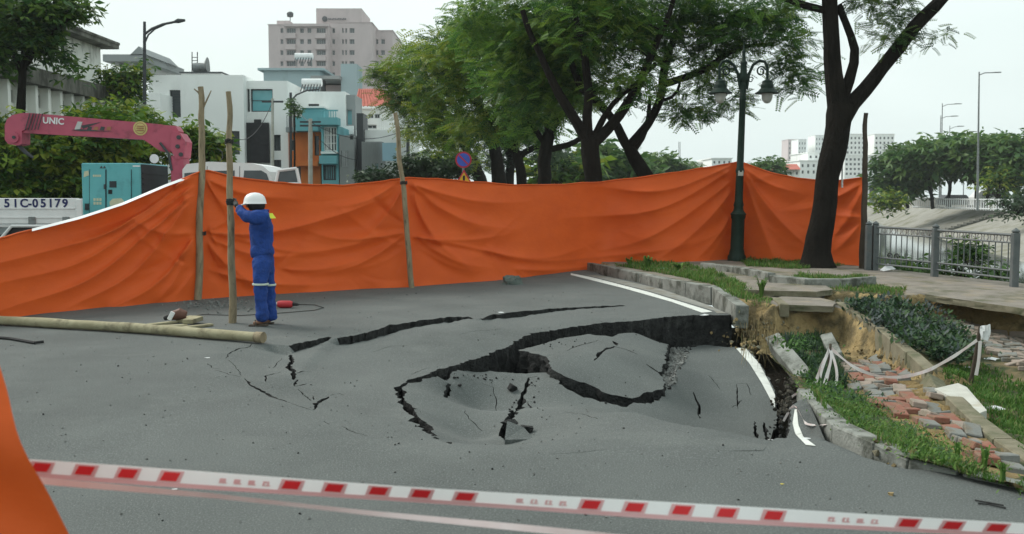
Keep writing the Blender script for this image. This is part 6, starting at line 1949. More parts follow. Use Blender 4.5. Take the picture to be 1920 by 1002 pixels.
# grey gabled roof terrace
YG = 60
rt = thing('gabled_house', 'grey house with an open roof terrace under a small gable', 'house', (at(240, 300, YG).x, YG, 0))
pbox(rt, 'wall', YG, 215, 175, 300, 560, 8, A['w_white'])
pbox(rt, 'roof_slab', YG, 198, 104, 277, 117, 7, A['w_grey'], -.4)
for px in (222, 250):
    pbox(rt, 'column', YG, px, 117, px + 6, 175, .4, A['w_grey'], .3)
g0, g1, g2 = at(243, 104, YG - .4), at(277, 104, YG - .4), at(260, 87, YG - .4)
mb = MB(); mb.prism([(g0.x, g0.z + .003), (g1.x, g1.z + .003), (g2.x, g2.z)], 1, YG - .4, YG + 5); mb.build('gable', A['w_grey'], rt)

# blue-grey house behind
YB = 84
h = house('blue_grey_house', 'blue grey house with a tower and solar heaters on its roof', YB, 494, 600, 133, 10, A['w_bluegrey'], [], A['w_bluegrey'], lip=.4)
pbox(h, 'stair_tower', YB - 2, 641, 120, 669, 300, 3, A['w_bluegrey'])
pbox(h, 'side_wall', YB + .5, 600, 160, 641, 300, 9, A['w_pink'])
pbox(h, 'canopy', YB - 2, 587, 145, 641, 151, 5, A['w_grey'], -1)
pbox(h, 'canopy_pillar', YB - 2, 601, 151, 608, 200, .6, A['fdark'])
def heater(label, px, py, Y, w=1.3):
    c = at(px, py, Y)
    rt = thing('solar_heater', label, 'water heater', c - Vector((0, 0, .7)), 'white solar water heaters on the roofs')
    mb = MB(); mb.tube([c + Vector((-w * .5, 0, .1)), c + Vector((w * .5, 0, .1))], [.26, .26], 14); mb.build('tank', A['tank'], rt, True)
    for i in range(7):
        mb = MB(); x = -w * .45 + i * w * .15; mb.tube([c + Vector((x, -.1, 0)), c + Vector((x, -.9, -.6))], .04, 5); mb.build('tube', A['fdark'], rt)
    for s_ in (-1, 1):
        mb = MB(); mb.tube([c + Vector((s_ * w * .42, 0, 0)), c + Vector((s_ * w * .42, .1, -.75))], .04, 5); mb.build('leg', A['metal'], rt)
heater('white solar heater on the blue grey roof', 570, 108, YB + 1, 1.5)
heater('white solar heater above the curved white house', 585, 158, 66.5, 1.3)

# white curved house and its neighbours
YC = 65
h = house('white_house', 'tall white house behind the cyan one with a narrow grey side', YC, 548, 647, 172, 3.5, A['w_white'], [(578, 195, 598, 202, 'fdark', 'pane', 0)], None)
X0 = at(647, 185, YC + .4).x
M = Matrix.Translation((X0, YC + .4, 0))
rr_ = [pr(YC + .4, 650, 206, 660, 235, X0), pr(YC + .4, 650, 250, 661, 262, X0)]
block(h, (0, at(666, 185, YC + .4).x - X0), (0, at(647, 178, YC + .4).z), 3, A['w_grey'], M, rr_, .3, 'side_bay')
window(h, rr_[0], .3, M, A['frame'], A['pane_cyan'], 0); window(h, rr_[1], .3, M, A['frame'], A['pane'], 1)
pbox(h, 'white_band', YC, 648, 236, 662, 252, .2, A['w_white'], .1)
YO = 62.6
h = house('orange_house', 'orange fronted house under a cyan balcony', YO, 541, 600, 247, 9, A['w_orange'], [(543, 262, 553, 283, 'frame', 'pane', 0), (590, 255, 598, 292, 'fdark', 'pane', 0), (556, 313, 564, 340, 'fdark', 'pane', 0)], None)
pbox(h, 'balcony', YO, 561, 222, 604, 248, 1.4, A['w_cyan'], -1.3)
pbox(h, 'ledge', YO, 558, 303, 600, 312, .8, A['w_orange'], -.75)
pbox(h, 'terrace', YO, 540, 240, 561, 249, 1, A['w_grey'], -.6)
for k in range(5):
    pbox(h, 'baluster', YO, 541 + k * 4, 218, 541.6 + k * 4, 240, .05, A['fdark'], -.5)
h = house('cyan_house', 'cyan house with a tall barred window and stepped balcony', YO - 1.5, 602, 634, 236, 8, A['w_cyan'], [(607, 238, 631, 284, 'w_white', 'pane', 3, 2, 4), (606, 310, 630, 338, 'fdark', 'pane_cyan', 5)], None)
pbox(h, 'upper_storey', YO + 1, 566, 203, 607, 224, 5, A['w_cyan'])
pbox(h, 'roof_slab', YO + 1, 563, 200, 609, 203, 5.5, A['w_white'], -.2)
pbox(h, 'cornice', YO - 1.5, 599, 222, 636, 235.5, 1.2, A['w_cyan'], -.7)
pbox(h, 'window_sill', YO - 1.5, 604, 285, 634, 289, .6, A['w_white'], -.5)
pbox(h, 'ledge', YO - 1.5, 603, 293, 635, 308, .9, A['w_cyan'], -.8)
for k in range(7):
    pbox(h, 'baluster', YO - 1.5, 604 + k * 4.6, 210, 605 + k * 4.6, 222, .06, A['w_cyan'], -.5)
pbox(h, 'handrail', YO - 1.5, 601, 207.5, 636, 210, .1, A['w_cyan'], -.5)
house('grey_house', 'narrow grey house with a barred dark window', 61, 636, 664, 254, 8, A['w_grey'], [(640, 283, 653, 313, 'frame', 'pane', 2, 0, 5), (656, 255, 662, 262, 'fdark', 'pane', 0)], None)
h = house('grey_shed', 'low grey shed with a corrugated side', 60.8, 678, 716, 266, 7, A['w_grey'], [(703, 306, 711, 318, 'fdark', 'pane_cyan', 0)], None)
pbox(h, 'gap_shade_box', 60.8, 665, 210, 676, 330, 2, A['fdark'], 1)  # solid dark box standing in for the shade between the two houses
for k in range(10): pbox(h, 'rib', 60.8, 679 + k * 3.4, 268, 680 + k * 3.4, 330, .05, A['w_grey'], -.055)
pbox(thing('blue_wall', 'pale blue sheet wall beside the grey shed', 'wall', (at(730, 300, 60.5).x, 60.5, 0)), 'sheet', 60.5, 717, 268, 743, 302, .2, A['w_blue'])
YR = 72
h = house('white_villa', 'white villa with a red tiled hip roof and balcony', YR, 668, 745, 205, 9, A['w_white'], [(690, 214, 700, 222, 'frame', 'pane', 1), (702, 214, 712, 222, 'frame', 'pane', 1), (672, 234, 706, 242, 'frame', 'pane', 3)], None)
a, b = at(664, 200, YR - .5), at(765, 200, YR - .5)
ridge0, ridge1 = at(672, 168, YR + 3), at(716, 168, YR + 3)
mb = MB(); mb.add([a, b, b + Vector((0, 8, 0)), a + Vector((0, 8, 0)), ridge0, ridge1], [(0, 1, 5, 4), (1, 2, 5), (2, 3, 4, 5), (3, 0, 4), (0, 3, 2, 1)]); mb.build('roof', A['w_redtile'], h)
for k in range(14):
    t = (k + .5) / 14
    p, q = a.lerp(b, t), ridge0.lerp(ridge1, max(0, min(1, t * 1.0)))
    mb = MB(); mb.tube([p + Vector((0, -.02, .02)), q + Vector((0, -.02, .03))], .05, 4); mb.build('tile_row', A['w_redtile'], h)
pbox(h, 'eaves', YR, 664, 200.3, 766, 205, 9, A['w_white'], -.5)
pbox(h, 'front_wing', YR - 9.5, 668, 244, 764, 330, 8, A['w_white'])
pbox(h, 'balcony_rail', YR - 9.5, 710, 222, 762, 225, .15, A['w_white'], .2)
for k in range(13): pbox(h, 'baluster', YR - 9.5, 711 + k * 4, 225, 712.2 + k * 4, 244, .12, A['w_white'], .2)
pbox(thing('garden_wall', 'low cream wall at the end of the house row', 'wall', (at(790, 300, 60).x, 60, 0)), 'wall', 60, 772, 285, 812, 330, .3, A['w_white'])

# pink tower block
YT = 290
rt = thing('tower_block', 'pale pink high rise block with balconies above the houses', 'building', (at(560, 300, YT).x, YT, 0))
def tower_part(x0, x1, ytop, Y, dep, cols, rows, nm):
    X0 = at(x0, ytop, Y).x
    M = Matrix.Translation((X0, Y, 0))
    rc = []
    for (cx_, w) in cols:
        for k in range(rows):
            y = 53 + 20.7 * k
            if y < ytop + 3: continue
            rc.append(pr(Y, cx_ - w / 2, y, cx_ + w / 2, y + 9, X0))
    block(rt, (0, at(x1, ytop, Y).x - X0), (0, at(x0, ytop, Y).z), dep, A['w_pink'], M, rc, .6 , nm, A['w_pink'], .2)
    for r in rc:
        window(rt, r, .6, M, A['frame'], A['pane'], 3 if r[2] - r[0] > 2 else 1)
tower_part(503, 614, 47, YT, 25, [(528.5, 5), (546, 17), (566, 7), (580, 7), (602, 17)], 7, 'front_wall')
tower_part(613, 697, 43, YT + 5, 30, [(625.5, 5), (643, 3), (649, 3), (660, 9)], 7, 'side_wall')
tower_part(696, 736, 58, YT + 14, 25, [(706, 6), (718, 7)], 5, 'rear_wall')
pbox(rt, 'roof_block', YT + 6, 593, 16, 678, 45, 18, A['w_pink'])
pbox(rt, 'roof_block', YT + 4, 519, 39, 543, 48, 8, A['w_pink'])
pbox(rt, 'roof_ledge', YT, 534, 46, 618, 51, 1.5, A['w_pink'], -1.4)
for py in (57, 78, 99, 119.5, 140):
    for px in (546, 602):
        pbox(rt, 'balcony', YT, px - 9.5, py + 7, px + 9.5, py + 16, 1.2, A['w_pink'], -1.2)
c = at(544, 28, YT + 6)
mb = MB(); mb.lathe([(.1, -3), (.12, -.8), (.9, -.6), (1.0, .4), (.6, .8)], c, 10); mb.build('roof_tank', A['fdark'], rt, True)
# blurred roof sign of the tower: a dark round mark and a row of small marks
c = at(609, 36, YT + 5.5)
mb = MB(); mb.lathe([(.1, -.2), (.8, -.15), (.8, .15), (.1, .2)], (0, 0, 0), 14); mb.v = [tuple(c + Vector((p[0], p[2], p[1]))) for p in mb.v]; mb.build('roof_sign_emblem', A['fdark'], rt, True)
for k in range(11):
    pbox(rt, 'roof_sign_mark', YT + 5.5, 616 + k * 3.1, 34.5 + (k % 3) * .4, 618.2 + k * 3.1, 37.6, .2, A['fdark'], -.3)

# far side of the river: hazy blocks
def far_block(label, Y, x0, x1, ytop, wins, m='w_white', dep=15, nm='apartment_block'):
    X0 = at(x0, ytop, Y).x
    rt = thing(nm, label, 'building', (X0, Y, 0))
    M = Matrix.Translation((X0, Y, 0))
    rc = []
    cols, rows, y0, dy, wf, hf = wins
    wpx = (x1 - x0) / cols
    for i in range(cols):
        for j in range(rows):
            rc.append(pr(Y, x0 + wpx * (i + .5 - wf / 2), y0 + dy * j, x0 + wpx * (i + .5 + wf / 2), y0 + dy * (j + hf), X0))
    block(rt, (0, at(x1, ytop, Y).x - X0), (0, at(x0, ytop, Y).z), dep, A[m], M, rc, .4, 'wall', A[m], .2)
    for r in rc: window(rt, r, .4, M, A['frame'], A['pane'], 0)
far_block('hazy white slab block right of the leaning trunk', 420, 1586, 1622, 252, (5, 7, 257, 9, .5, .5))
far_block('hazy white block with a flat roof beside the far trees', 430, 1640, 1677, 252, (5, 7, 257, 9, .5, .5))
far_block('low hazy white office block behind the right pole', 380, 1584, 1660, 292, (10, 4, 297, 9, .6, .5))
far_block('tall faint tower left of the leaning trunk', 620, 1478, 1496, 262, (3, 6, 267, 9, .4, .5), 'w_pink')
far_block('second faint tower close to the leaning trunk', 600, 1497, 1512, 262, (3, 6, 267, 9, .4, .5))
far_block('third faint tower partly behind the leaning trunk', 600, 1529, 1550, 254, (4, 7, 259, 9, .4, .5))
far_block('white stepped house on the far shore left of the leaning trunk', 230, 1500, 1552, 302, (5, 2, 308, 12, .4, .5), nm='far_house')
far_block('small cream house on the far shore with a red roof', 210, 1466, 1500, 318, (3, 1, 322, 12, .4, .5), 'w_dirty', nm='far_house')
far_block('white box house on the far shore', 240, 1515, 1536, 287, (2, 2, 292, 10, .4, .5), nm='far_house')
far_block('pale far house just left of the lamp post', 200, 1335, 1372, 298, (4, 2, 302, 10, .4, .5), nm='far_house')
far_block('low far house left of the antenna mast', 210, 1280, 1332, 306, (5, 1, 309, 10, .4, .5), 'w_dirty', nm='far_house')
a, b = at(1464, 318, 209), at(1502, 318, 209); c = at(1470, 308, 214); d = at(1494, 308, 214)
rt = thing('tile_roof', 'small red tiled roof on the cream far house', 'roof', a)
mb = MB(); mb.add([a, b, b + Vector((0, 12, 0)), a + Vector((0, 12, 0)), c, d], [(0, 1, 5, 4), (1, 2, 5), (2, 3, 4, 5), (3, 0, 4), (0, 3, 2, 1)]); mb.build('tiles', A['w_redtile'], rt)
rt = thing('antenna_mast', 'thin lattice antenna mast above the far houses', 'mast', at(1274, 330, 200))
for dx in (-1.2, 1.2):
    mb = MB(); mb.tube([at(1274 + dx, 330, 200), at(1274 + dx, 266, 200)], .06, 4); mb.build('leg', A['metal'], rt)
rt = thing('road_bridge', 'low grey road bridge across the river far away', 'bridge', at(1650, 352, 170))
pbox(rt, 'deck', 170, 1600, 343, 1720, 350, 6, A['w_grey'])
for px in (1645, 1668): pbox(rt, 'pier', 170, px, 350, px + 4, 385, 2, A['w_grey'], 2)
# far bank railing, stair, traffic
rt = thing('bank_railing', 'white railing along the top of the far bank', 'railing', at(1712, 389, 118))
p0, p1 = Vector((at(1712, 388, 116).x, 116, .2)), Vector((at(1898, 388, 92).x, 92, .2))
for z in (.15, 1.05):
    mb = MB(); mb.tube([p0 + Vector((0, 0, z)), p1 + Vector((0, 0, z))], .06, 4); mb.build('rail', A['tank'], rt)
for i in range(46):
    mb = MB(); q = p0.lerp(p1, i / 45); mb.box((q.x - .05, q.y - .05, q.z), (q.x + .05, q.y + .05, q.z + 1.15)); mb.build('post', A['tank'], rt)
rt = thing('bank_stair', 'dark concrete stair running down the far bank', 'stair', (43.5, 92, -1))
def bankpt(s_, t):          # s along, t up the slope
    i = min(len(WL) - 2, int(s_)); k = s_ - i
    a = Vector((*WL[i], 0)).lerp(Vector((*WL[i + 1], 0)), k); b = Vector((*TL[i], 0)).lerp(Vector((*TL[i + 1], 0)), k)
    p = a.lerp(b, t); p.z = -2.9 + 3.1 * t ** 1.15
    return p
A['stairc'] = mat('dark_stair_concrete', (.09, .09, .08), (.13, .13, .11), rough=.95)
for k in range(16):
    t0, t1 = .12 + .88 * k / 16, .12 + .88 * (k + 1) / 16
    mb = MB()
    q = [bankpt(2.94, t0), bankpt(2.985, t0), bankpt(2.985, t1), bankpt(2.94, t1)]
    zt = q[2].z + .12
    mb.add([Vector((p.x, p.y, zt)) for p in q] + [Vector((p.x, p.y, p.z - .3)) for p in q], [(0, 1, 2, 3), (0, 4, 5, 1), (1, 5, 6, 2), (2, 6, 7, 3), (3, 7, 4, 0)])
    mb.build('step', A['stairc'], rt)
def far_vehicle(label, px, Y, w, h_, m, nm='parked_car', cat='car'):
    c = Vector((at(px, 370, Y).x, Y, .2))
    rt = thing(nm, label, cat, c, 'traffic on the far bank')
    mb = MB(); mb.prism([(c.x - w / 2, .5), (c.x + w / 2, .5), (c.x + w / 2, .2 + h_ * .6), (c.x + w * .3, .2 + h_ * .65), (c.x + w * .18, .2 + h_), (c.x - w * .36, .2 + h_), (c.x - w / 2, .2 + h_ * .62)], 1, Y, Y + 1.7); mb.build('body', m, rt)
    mb = MB(); mb.prism([(c.x - w * .34, .2 + h_ * .67), (c.x + w * .24, .2 + h_ * .67), (c.x + w * .16, .2 + h_ * .93), (c.x - w * .32, .2 + h_ * .93)], 1, Y - .02, Y - .003); mb.build('window', A['glass'], rt)
    for k in (-.3, .3):
        mb = MB(); mb.tube([(c.x + w * k, Y - .03, .52), (c.x + w * k, Y + .25, .52)], .32, 12); mb.build('wheel', A['rubber'], rt)
far_vehicle('white van passing behind the far bank railing', 1868, 115, 4.8, 2.0, A['white'], 'white_van', 'van')
far_vehicle('dark car behind the far bank railing', 1800, 120, 4.2, 1.5, A['fdark'])
far_vehicle('grey car at the right end of the far bank traffic', 1905, 112, 4.3, 1.5, A['metal'])
# bridge deck lamps across the river
def mast(label, px, ytop, Y, arm, nm='street_light', ybase=None):
    b = Vector((at(px, 380, Y).x, Y, .2))
    t = at(px + 3, ytop, Y)
    rt = thing(nm, label, 'street light', b, 'street lights across the river')
    k = Y / FPX
    mb = MB(); mb.tube([b, Vector((t.x, Y, t.z))], [.12, .06], 6); mb.build('mast', A['metal'], rt, True)
    mb = MB(); mb.tube([t + Vector((0, 0, -6 * k)), t + Vector((10 * k, 0, -2 * k)), t + Vector((arm * k, 0, -1 * k))], .05, 5); mb.build('arm', A['metal'], rt, True)
    mb = MB(); mb.box((t.x + (arm - 12) * k, Y - .15, t.z - 1.6 * k), (t.x + arm * k, Y + .15, t.z - .3 * k)); mb.build('lamp_head', A['metal'], rt)
mast('tallest street light across the river', 1833, 135, 95, 40)
mast('street light left of the tallest one across the river', 1764, 194, 150, 35)
mast('short street light left of the tallest one across the river', 1761, 217, 165, 32)
mast('small street light just above the far trees', 1778, 236, 190, 26)
mast('smallest street light peeping over the far trees', 1806, 246, 220, 22)

# left street lamp and utility poles
YS = 41
rt = thing('street_light', 'tall dark street light with a curved arm in front of the white house', 'street light', base_at(271, YS))
mb = MB(); mb.tube([base_at(271, YS), at(271, 200, YS), at(271, 41, YS)], [.11, .08, .06], 8); mb.build('mast', A['fdark'], rt, True)
mb = MB(); mb.tube([at(272, 64, YS), at(285, 54, YS), at(305, 46, YS), at(335, 40, YS)], .05, 6); mb.build('arm', A['fdark'], rt, True)
mb = MB(); mb.tube([at(272, 80, YS), at(278, 66, YS), at(290, 55, YS), at(312, 45, YS)], .035, 6); mb.build('brace', A['fdark'], rt, True)
mb = MB(); mb.tube([at(328, 41, YS), at(334, 39.5, YS), at(347, 38.5, YS)], [.06, .1, .05], 8); mb.build('lamp_head', A['fdark'], rt, True)
def upole(label, px, ytop, Y, r=.12, m='pale', xt=None, arms=2):
    rt = thing('utility_pole', label, 'utility pole', base_at(px, Y))
    mb = MB(); mb.tube([base_at(px, Y), at(xt or px, ytop, Y)], [r * 1.2, r], 8); mb.build('pole', A[m], rt, True)
    for k in range(arms):
        mb = MB(); p = at(xt or px, ytop + 6 + 7 * k, Y); mb.box((p.x - .6, Y - .06, p.z - .05), (p.x + .6, Y + .06, p.z + .05)); mb.build('crossarm', A['fdark'], rt)
    return at(xt or px, ytop + 6, Y)
q1 = upole('concrete utility pole in front of the orange house', 582, 223, 58)
q2 = upole('dark utility pole left of the orange house', 545, 174, 60, .08, 'fdark', None, 0)
q3 = upole('thin white post beside the black netting', 511, 185, 57, .08, 'pale', None, 1)
q4 = upole('dark utility pole near the row of trees', 765, 235, 62, .1, 'fdark')
mb = MB(); mb.tube([at(545, 190, 60), at(556, 178, 60), at(575, 170, 60), at(598, 168, 60)], .05, 6)
tag(mb.build('lamp_bracket', A['fdark'], None, True), 'curved dark lamp bracket on the pole by the orange house', 'lamp bracket')
def wire(a, b, sag, label):
    mb = MB(); mb.tube([a.lerp(b, t) - Vector((0, 0, sag * 4 * t * (1 - t))) for t in np.linspace(0, 1, 14)], .02, 4, cap=False)
    tag(mb.build('overhead_wire', A['fdark']), label, 'wire')
wire(q1, q4, .8, 'overhead wire from the concrete pole towards the trees')
wire(q2, q1, .3, 'overhead wire between the two poles at the orange house')
wire(q3, at(450, 262, 57), .6, 'overhead wire sagging past the black netting')
wire(q1 + Vector((0, 0, -.4)), at(668, 300, 60), .4, 'low overhead wire leaving the concrete pole')

# ------------------------------------------------------------------ crane lorry with generator
A['pinkp'] = mat('pink_red_paint', (.39, .068, .115), (.45, .09, .14), scale=2.5, rough=.5, spec=.4, c3=(.22, .045, .07), s3=3, t3=.62)
A['teal_p'] = mat('turquoise_paint', (.09, .36, .38), (.12, .42, .44), scale=2, rough=.5, spec=.4, c3=(.08, .28, .30), s3=2.5, t3=.62)
A['navy'] = mat('navy_letters', (.015, .02, .09), rough=.5)
A['darkside'] = mat('dark_louvre', (.022, .03, .036), (.035, .045, .05), scale=2, rough=.6)
YK = 23.0
lo = thing('crane_lorry', 'white flatbed lorry with a pink folding crane behind the tarpaulin', 'lorry', base_at(150, YK))
FX = Matrix.Rotation(math.pi / 2, 4, 'X')
def T(px, py, Y): return Matrix.Translation(at(px, py, Y)) @ FX
a, b = at(-230, 400, YK), at(148, 372, YK)
mb = MB(); mb.bbox((a.x, YK, at(0, 420, YK).z), (b.x, YK + .06, b.z), .012); sp_ = mb.build('side_board', A['white'], lo)
for py in (391, 408):
    mb = MB(); q = at(0, py, YK).z; mb.box((a.x, YK - .02, q - .015), (b.x - .1, YK - .002, q + .015)); mb.build('board_rib', A['white'], sp_)
for px in (61, 125):
    mb = MB(); q = at(px, 414, YK); mb.bbox((q.x - .08, YK - .05, q.z - .09), (q.x + .08, YK - .003, q.z + .09), .01); mb.build('latch', A['metal'], sp_)
mb = MB(); q = at(146, 380, YK); mb.bbox((q.x - .03, YK - .04, at(0, 420, YK).z), (q.x + .1, YK + .02, at(0, 374, YK).z), .01); mb.build('corner_post', A['white'], lo)
for i, ch in enumerate('51C-05179'):
    text_mesh(ch, .27, 'lettering', A['navy'], sp_, T((13, 29, 45, 56, 66, 81, 95, 108, 122)[i], 382, YK - .006), .002, .008)
bedz = 1.0
mb = MB(); mb.box((a.x, YK + .07, .82), (at(345, 400, YK).x, YK + 2.2, bedz)); mb.build('bed', A['metal'], lo)
mb = MB(); mb.box((a.x, YK + 2.14, bedz), (at(345, 400, YK).x, YK + 2.2, 1.65)); mb.build('side_board', A['white'], lo)
mb = MB(); mb.box((a.x, YK + .4, .55), (at(500, 400, YK).x, YK + .55, .815)); mb.build('chassis_rail', A['fdark'], lo)
mb = MB(); mb.box((a.x, YK + 1.7, .55), (at(500, 400, YK).x, YK + 1.85, .815)); mb.build('chassis_rail', A['fdark'], lo)
for px in (-60, 60, 400):
    for y_ in (YK + .1, YK + 1.8):
        mb = MB(); c = at(px, 430, YK).x; mb.tube([(c, y_, .42), (c, y_ + .06, .42), (c, y_ + .22, .42), (c, y_ + .28, .42)], [.36, .42, .42, .36], 18); wh = mb.build('wheel', A['rubber'], lo, True)
        mb = MB(); mb.tube([(c, y_ - .02, .42), (c, y_ + .05, .42)], .22, 14); mb.build('rim', A['steel'], wh, True)
mg0, mg1 = at(-20, 446, YK - .1), at(90, 424, YK - .1)
mb = MB()
for p, q in (((2, 447), (22, 424)), ((22, 424), (88, 424)), ((88, 424), (100, 440))):
    mb.tube([at(*p, YK - .12), at(*q, YK - .12)], .035, 6)
mb.build('mudguard_frame', A['white'], lo)
mb = MB(); mb.prism([(at(10, 446, YK).x, at(10, 446, YK).z), (at(96, 446, YK).x, at(96, 446, YK).z), (at(86, 427, YK).x, at(86, 427, YK).z), (at(24, 427, YK).x, at(24, 427, YK).z)], 1, YK - .08, YK - .04); mb.build('mudguard', A['black'], lo)
# cab
YCb = 23.6
prof = [(342, 470), (342, 318), (350, 308), (392, 303.5), (470, 306), (492, 311), (505, 322), (514, 345), (522, 395), (524, 470)]
mb = MB(); mb.prism([(at(x, y, YCb).x, at(x, y, YCb).z) for x, y in prof], 1, YCb, YCb + 1.9); cab = mb.build('cab', A['white'], lo)
def inset(pts, nm, m, Y, par, dy=.012):
    mb = MB(); mb.prism([(at(x, y, Y).x, at(x, y, Y).z) for x, y in pts], 1, Y - dy, Y - .003); return mb.build(nm, m, par)
inset([(456, 345), (458, 320), (490, 320), (500, 326), (507, 345)], 'side_window', A['glass'], YCb, cab)
inset([(346, 345), (346, 325), (380, 322), (380, 345)], 'rear_window', A['glass'], YCb, cab)
inset([(396, 345), (396, 321), (440, 320), (440, 345)], 'rear_door_window', A['glass'], YCb, cab)
for x in (388, 449):
    inset([(x, 470), (x, 312), (x + 1, 312), (x + 1, 470)], 'door_gap', A['fdark'], YCb, cab, .006)
dr = MB()
for p, q in (((517, 345), (522, 320)), ((522, 320), (556, 316)), ((556, 316), (562, 345)), ((562, 345), (562, 440)), ((517, 345), (517, 440)), ((517, 345), (562, 345))):
    dr.tube([at(*p, YCb - .25), at(*q, YCb - .25)], .04, 6)
door = dr.build('open_door', A['white'], lo, True)
inset([(519, 344), (524, 322), (554, 319), (559, 344)], 'door_window', A['glass'], YCb - .24, door)
inset([(518, 346), (561, 346), (561, 440), (518, 440)], 'door_panel', A['white'], YCb - .24, door)
mb = MB(); mb.tube([at(412, 303, YCb), at(418, 296, YCb), at(416, 285, YCb), at(407, 278, YCb)], .012, 5); mb.build('aerial', A['fdark'], cab, True)
# crane
YA = 23.9
mb = MB(); mb.bbox((at(319, 300, YA).x, YA, 1.0), (at(343, 300, YA).x, YA + .5, at(319, 292, YA).z), .03); mb.build('crane_column', A['pinkp'], lo)
mb = MB(); mb.prism([(at(x, y, YA).x, at(x, y, YA).z) for x, y in ((268, 262), (300, 234), (328, 236), (334, 246), (318, 286), (300, 284))], 1, YA + .04, YA + .42); mb.build('crane_elbow', A['pinkp'], lo)
mb = MB(); mb.prism([(at(x, y, YA).x, at(x, y, YA).z) for x, y in ((322, 246), (338, 250), (348, 266), (345, 296), (330, 300), (320, 280))], 1, YA - .02, YA + .5); kn = mb.build('crane_knuckle', A['pinkp'], lo)
for (x, y) in ((334, 275), (336, 258), (340, 290)):
    mb = MB(); c = at(x, y, YA); mb.tube([(c.x, YA - .06, c.z), (c.x, YA - .021, c.z)], .05, 10); mb.build('pin', A['fdark'], kn, True)
mb = MB(); mb.prism([(at(x, y, YA).x, at(x, y, YA).z) for x, y in ((58, 212), (300, 233), (300, 266), (268, 262), (38, 249), (50, 240))], 1, YA + .06, YA + .40); jib = mb.build('crane_jib', A['pinkp'], lo)
mb = MB(); mb.prism([(at(x, y, YA).x, at(x, y, YA).z) for x, y in ((8, 235), (12, 224), (22, 216), (40, 212), (62, 212.3), (52, 240), (40, 246), (40, 270), (30, 273), (14, 270), (8, 262))], 1, YA + .02, YA + .44); hd_ = mb.build('jib_head', A['pinkp'], lo)
mb = MB(); c = at(26, 258, YA); mb.tube([(c.x, YA - .04, c.z), (c.x, YA + .018, c.z)], .13, 14); mb.build('sheave', A['pinkp'], hd_, True)
mb = MB(); c = at(28, 258, YA); mb.tube([(c.x, YA - .07, c.z), (c.x, YA - .041, c.z)], .04, 8); mb.build('sheave_pin', A['fdark'], hd_, True)
for k in range(5):
    mb = MB(); mb.tube([at(47 + k * 6, 244, YA - .02), at(56 + k * 6, 213, YA - .02)], .012, 5); mb.build('hose', A['fdark'], jib, True)
mb = MB(); mb.tube([at(30, 268, YA + .2), at(48, 286, YA + .2), at(62, 296, YA + .2)], [.05, .05, .03], 7); mb.build('hook', A['fdark'], lo, True)
mb = MB(); mb.tube([at(300, 268, YA - .01), at(316, 288, YA - .01), at(322, 320, YA - .01)], .03, 6); mb.build('hose', A['fdark'], kn, True)
mb = MB(); c = at(290, 298, YA - .1); mb.lathe([(.02, -.02), (.1, -.01), (.11, .03)], (0, 0, 0), 14); mb.v = [tuple(c + Vector((p[0], -p[2], p[1]))) for p in mb.v]; mb.build('work_lamp', A['tank'], lo, True)
text_mesh('UNIC', .21, 'lettering', A['tank'], jib, T(100, 227.5, YA + .05) @ Matrix.Rotation(-.07, 4, 'Z'), .003, .006)
# silver swoosh emblem and round badge on the jib
A['silver'] = mat('silver_print', (.42, .43, .42), rough=.4); A['goldp'] = mat('gold_print', (.48, .42, .16), rough=.5); A['bronze'] = mat('bronze_print', (.30, .13, .07), rough=.5)
inset([(140, 243), (146, 228), (155, 229), (150, 244)], 'emblem_stroke', A['silver'], YA + .06, jib)
inset([(152, 236), (190, 229), (166, 238), (156, 242)], 'emblem_stroke', A['fdark'], YA + .06, jib)
inset([(134, 244), (150, 242.5), (212, 247), (150, 246)], 'emblem_stroke', A['fdark'], YA + .06, jib, .016)
for k in range(4):
    inset([(163 + k * 12, 244), (166 + k * 12, 237.5), (173 + k * 12, 238.5), (171 + k * 12, 245)], 'emblem_stroke', A['bronze'] if k % 2 else A['fdark'], YA + .06, jib, .010)
c = at(263, 241, YA + .05)
for r0_, m_, off in ((.17, 'goldp', 0), (.135, 'bronze', .004), (.12, 'goldp', .008)):
    n = 24
    mb = MB(); vs = [c + Vector((r0_ * math.cos(2 * math.pi * k / n), -off, r0_ * math.sin(2 * math.pi * k / n))) for k in range(n)]; mb.add(vs + [v + Vector((0, .012, 0)) for v in vs], [tuple(range(n)), tuple(range(n, 2 * n))[::-1]] + [(k, n + k, n + (k + 1) % n, (k + 1) % n) for k in range(n)]); mb.build('badge', A[m_], jib)
for k in range(3):
    inset([(256, 236 + 4 * k), (270, 236.5 + 4 * k), (270, 238 + 4 * k), (256, 237.5 + 4 * k)], 'badge_mark', A['bronze'], YA + .036, jib)
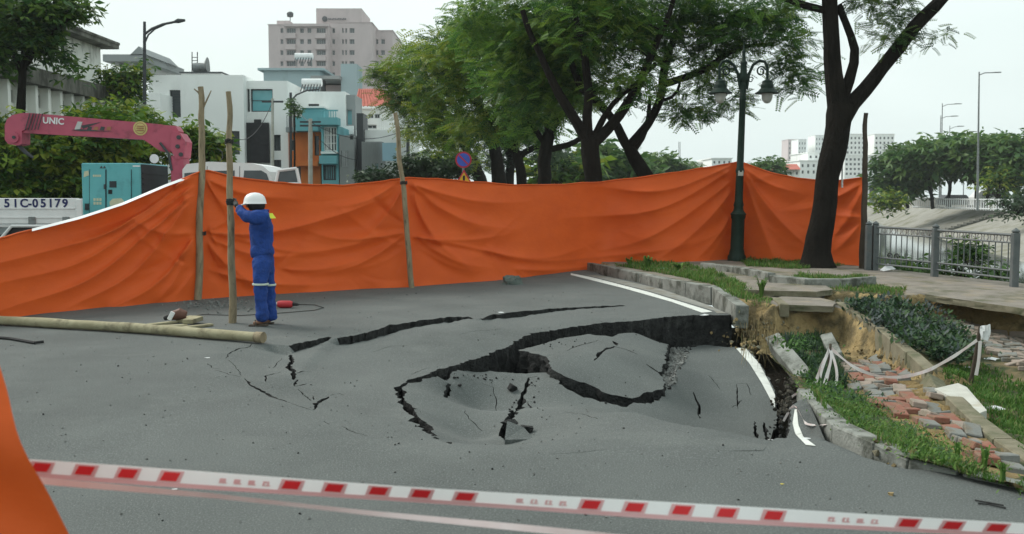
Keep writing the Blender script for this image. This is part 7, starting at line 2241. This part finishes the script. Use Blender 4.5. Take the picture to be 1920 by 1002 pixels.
# generator on the bed
YN = 23.55
gn = thing('generator', 'turquoise generator cabinet standing on the lorry bed', 'generator', (at(210, 400, YN).x, YN, bedz))
x0, x1 = at(155, 400, YN).x, at(265, 400, YN).x
zt = at(210, 306, YN).z
mb = MB(); mb.bbox((x0, YN, bedz + .003), (x1, YN + 1.9, zt), .02); cabn = mb.build('cabinet', A['teal_p'], gn)
mb = MB(); mb.box((x1 + .002, YN + .05, bedz + .1), (x1 + .012, YN + 1.86, zt - .03)); mb.build('louvre_panel', A['darkside'], gn)
for k in range(9):
    mb = MB(); z = bedz + .2 + k * .13; mb.box((x1 + .012, YN + .1, z), (x1 + .03, YN + 1.8, z + .03)); mb.build('louvre', A['darkside'], gn)
for pts in ([(169, 400), (169, 319), (198, 319), (198, 400)], [(201, 400), (201, 318), (246, 318), (246, 400)]):
    inset(pts, 'door', A['teal_p'], YN, cabn, .02)
    e = inset([(pts[0][0] - .8, 400), (pts[0][0] - .8, 318), (pts[0][0], 318), (pts[0][0], 400)], 'door_gap', A['darkside'], YN, cabn, .022)
    e = inset([(pts[2][0], 400), (pts[2][0], 318), (pts[2][0] + .8, 318), (pts[2][0] + .8, 400)], 'door_gap', A['darkside'], YN, cabn, .022)
inset([(206, 352), (206, 340), (219, 340), (219, 352)], 'vent_grille', A['darkside'], YN, cabn, .03)
inset([(204, 364), (204, 356), (211, 356), (211, 364)], 'lock_box', A['black'], YN, cabn, .035)
inset([(196, 355), (196, 346), (198.5, 346), (198.5, 355)], 'handle', A['fdark'], YN, cabn, .05)
inset([(160, 394), (160, 382), (167, 382), (167, 394)], 'vent_grille', A['darkside'], YN, cabn, .03)
A['cream'] = mat('cream_print', (.48, .5, .34), (.55, .56, .4), scale=20, rough=.6)
inset([(157, 333), (158, 322), (166, 320), (167, 329)], 'cream_print', A['cream'], YN, cabn, .006)
for k in range(4): inset([(175 + k * 4, 332), (175 + k * 4, 328), (178 + k * 4, 328), (178 + k * 4, 332)], 'cream_print', A['cream'], YN, cabn, .024)
for k in range(6): inset([(176 + (k % 3) * 5.5, 384 - (k // 3) * 7), (176 + (k % 3) * 5.5, 379 - (k // 3) * 7), (180 + (k % 3) * 5.5, 379 - (k // 3) * 7), (180 + (k % 3) * 5.5, 384 - (k // 3) * 7)], 'cream_print', A['cream'], YN, cabn, .024)
inset([(207, 386), (206, 379), (212, 373), (228, 372), (233, 377), (233, 386)], 'cream_print', A['cream'], YN, cabn, .024)
inset([(249, 313), (249, 310.5), (263, 310.5), (263, 313)], 'white_print', A['tank'], YN, cabn, .006)
for x in (190, 196): inset([(x, 311), (x - 3, 316), (x + 3, 316)], 'warning_mark', A['fdark'], YN, cabn, .006)

# ------------------------------------------------------------------ haze
hm_ = bpy.data.materials.new('haze_air')
hm_.use_nodes = True
nt = hm_.node_tree
nt.nodes.remove(nt.nodes['Principled BSDF'])
pv = nt.nodes.new('ShaderNodeVolumePrincipled')
pv.inputs['Color'].default_value = (.92, .97, .98, 1)
pv.inputs['Density'].default_value = HAZE
pv.inputs['Anisotropy'].default_value = 0.0
nt.links.new(pv.outputs['Volume'], nt.nodes['Material Output'].inputs['Volume'])
mb = MB(); mb.box((-515, -75, -4.5), (615, 715, 66))
tag(mb.build('haze', hm_), 'thin pale haze in the air', kind='stuff')
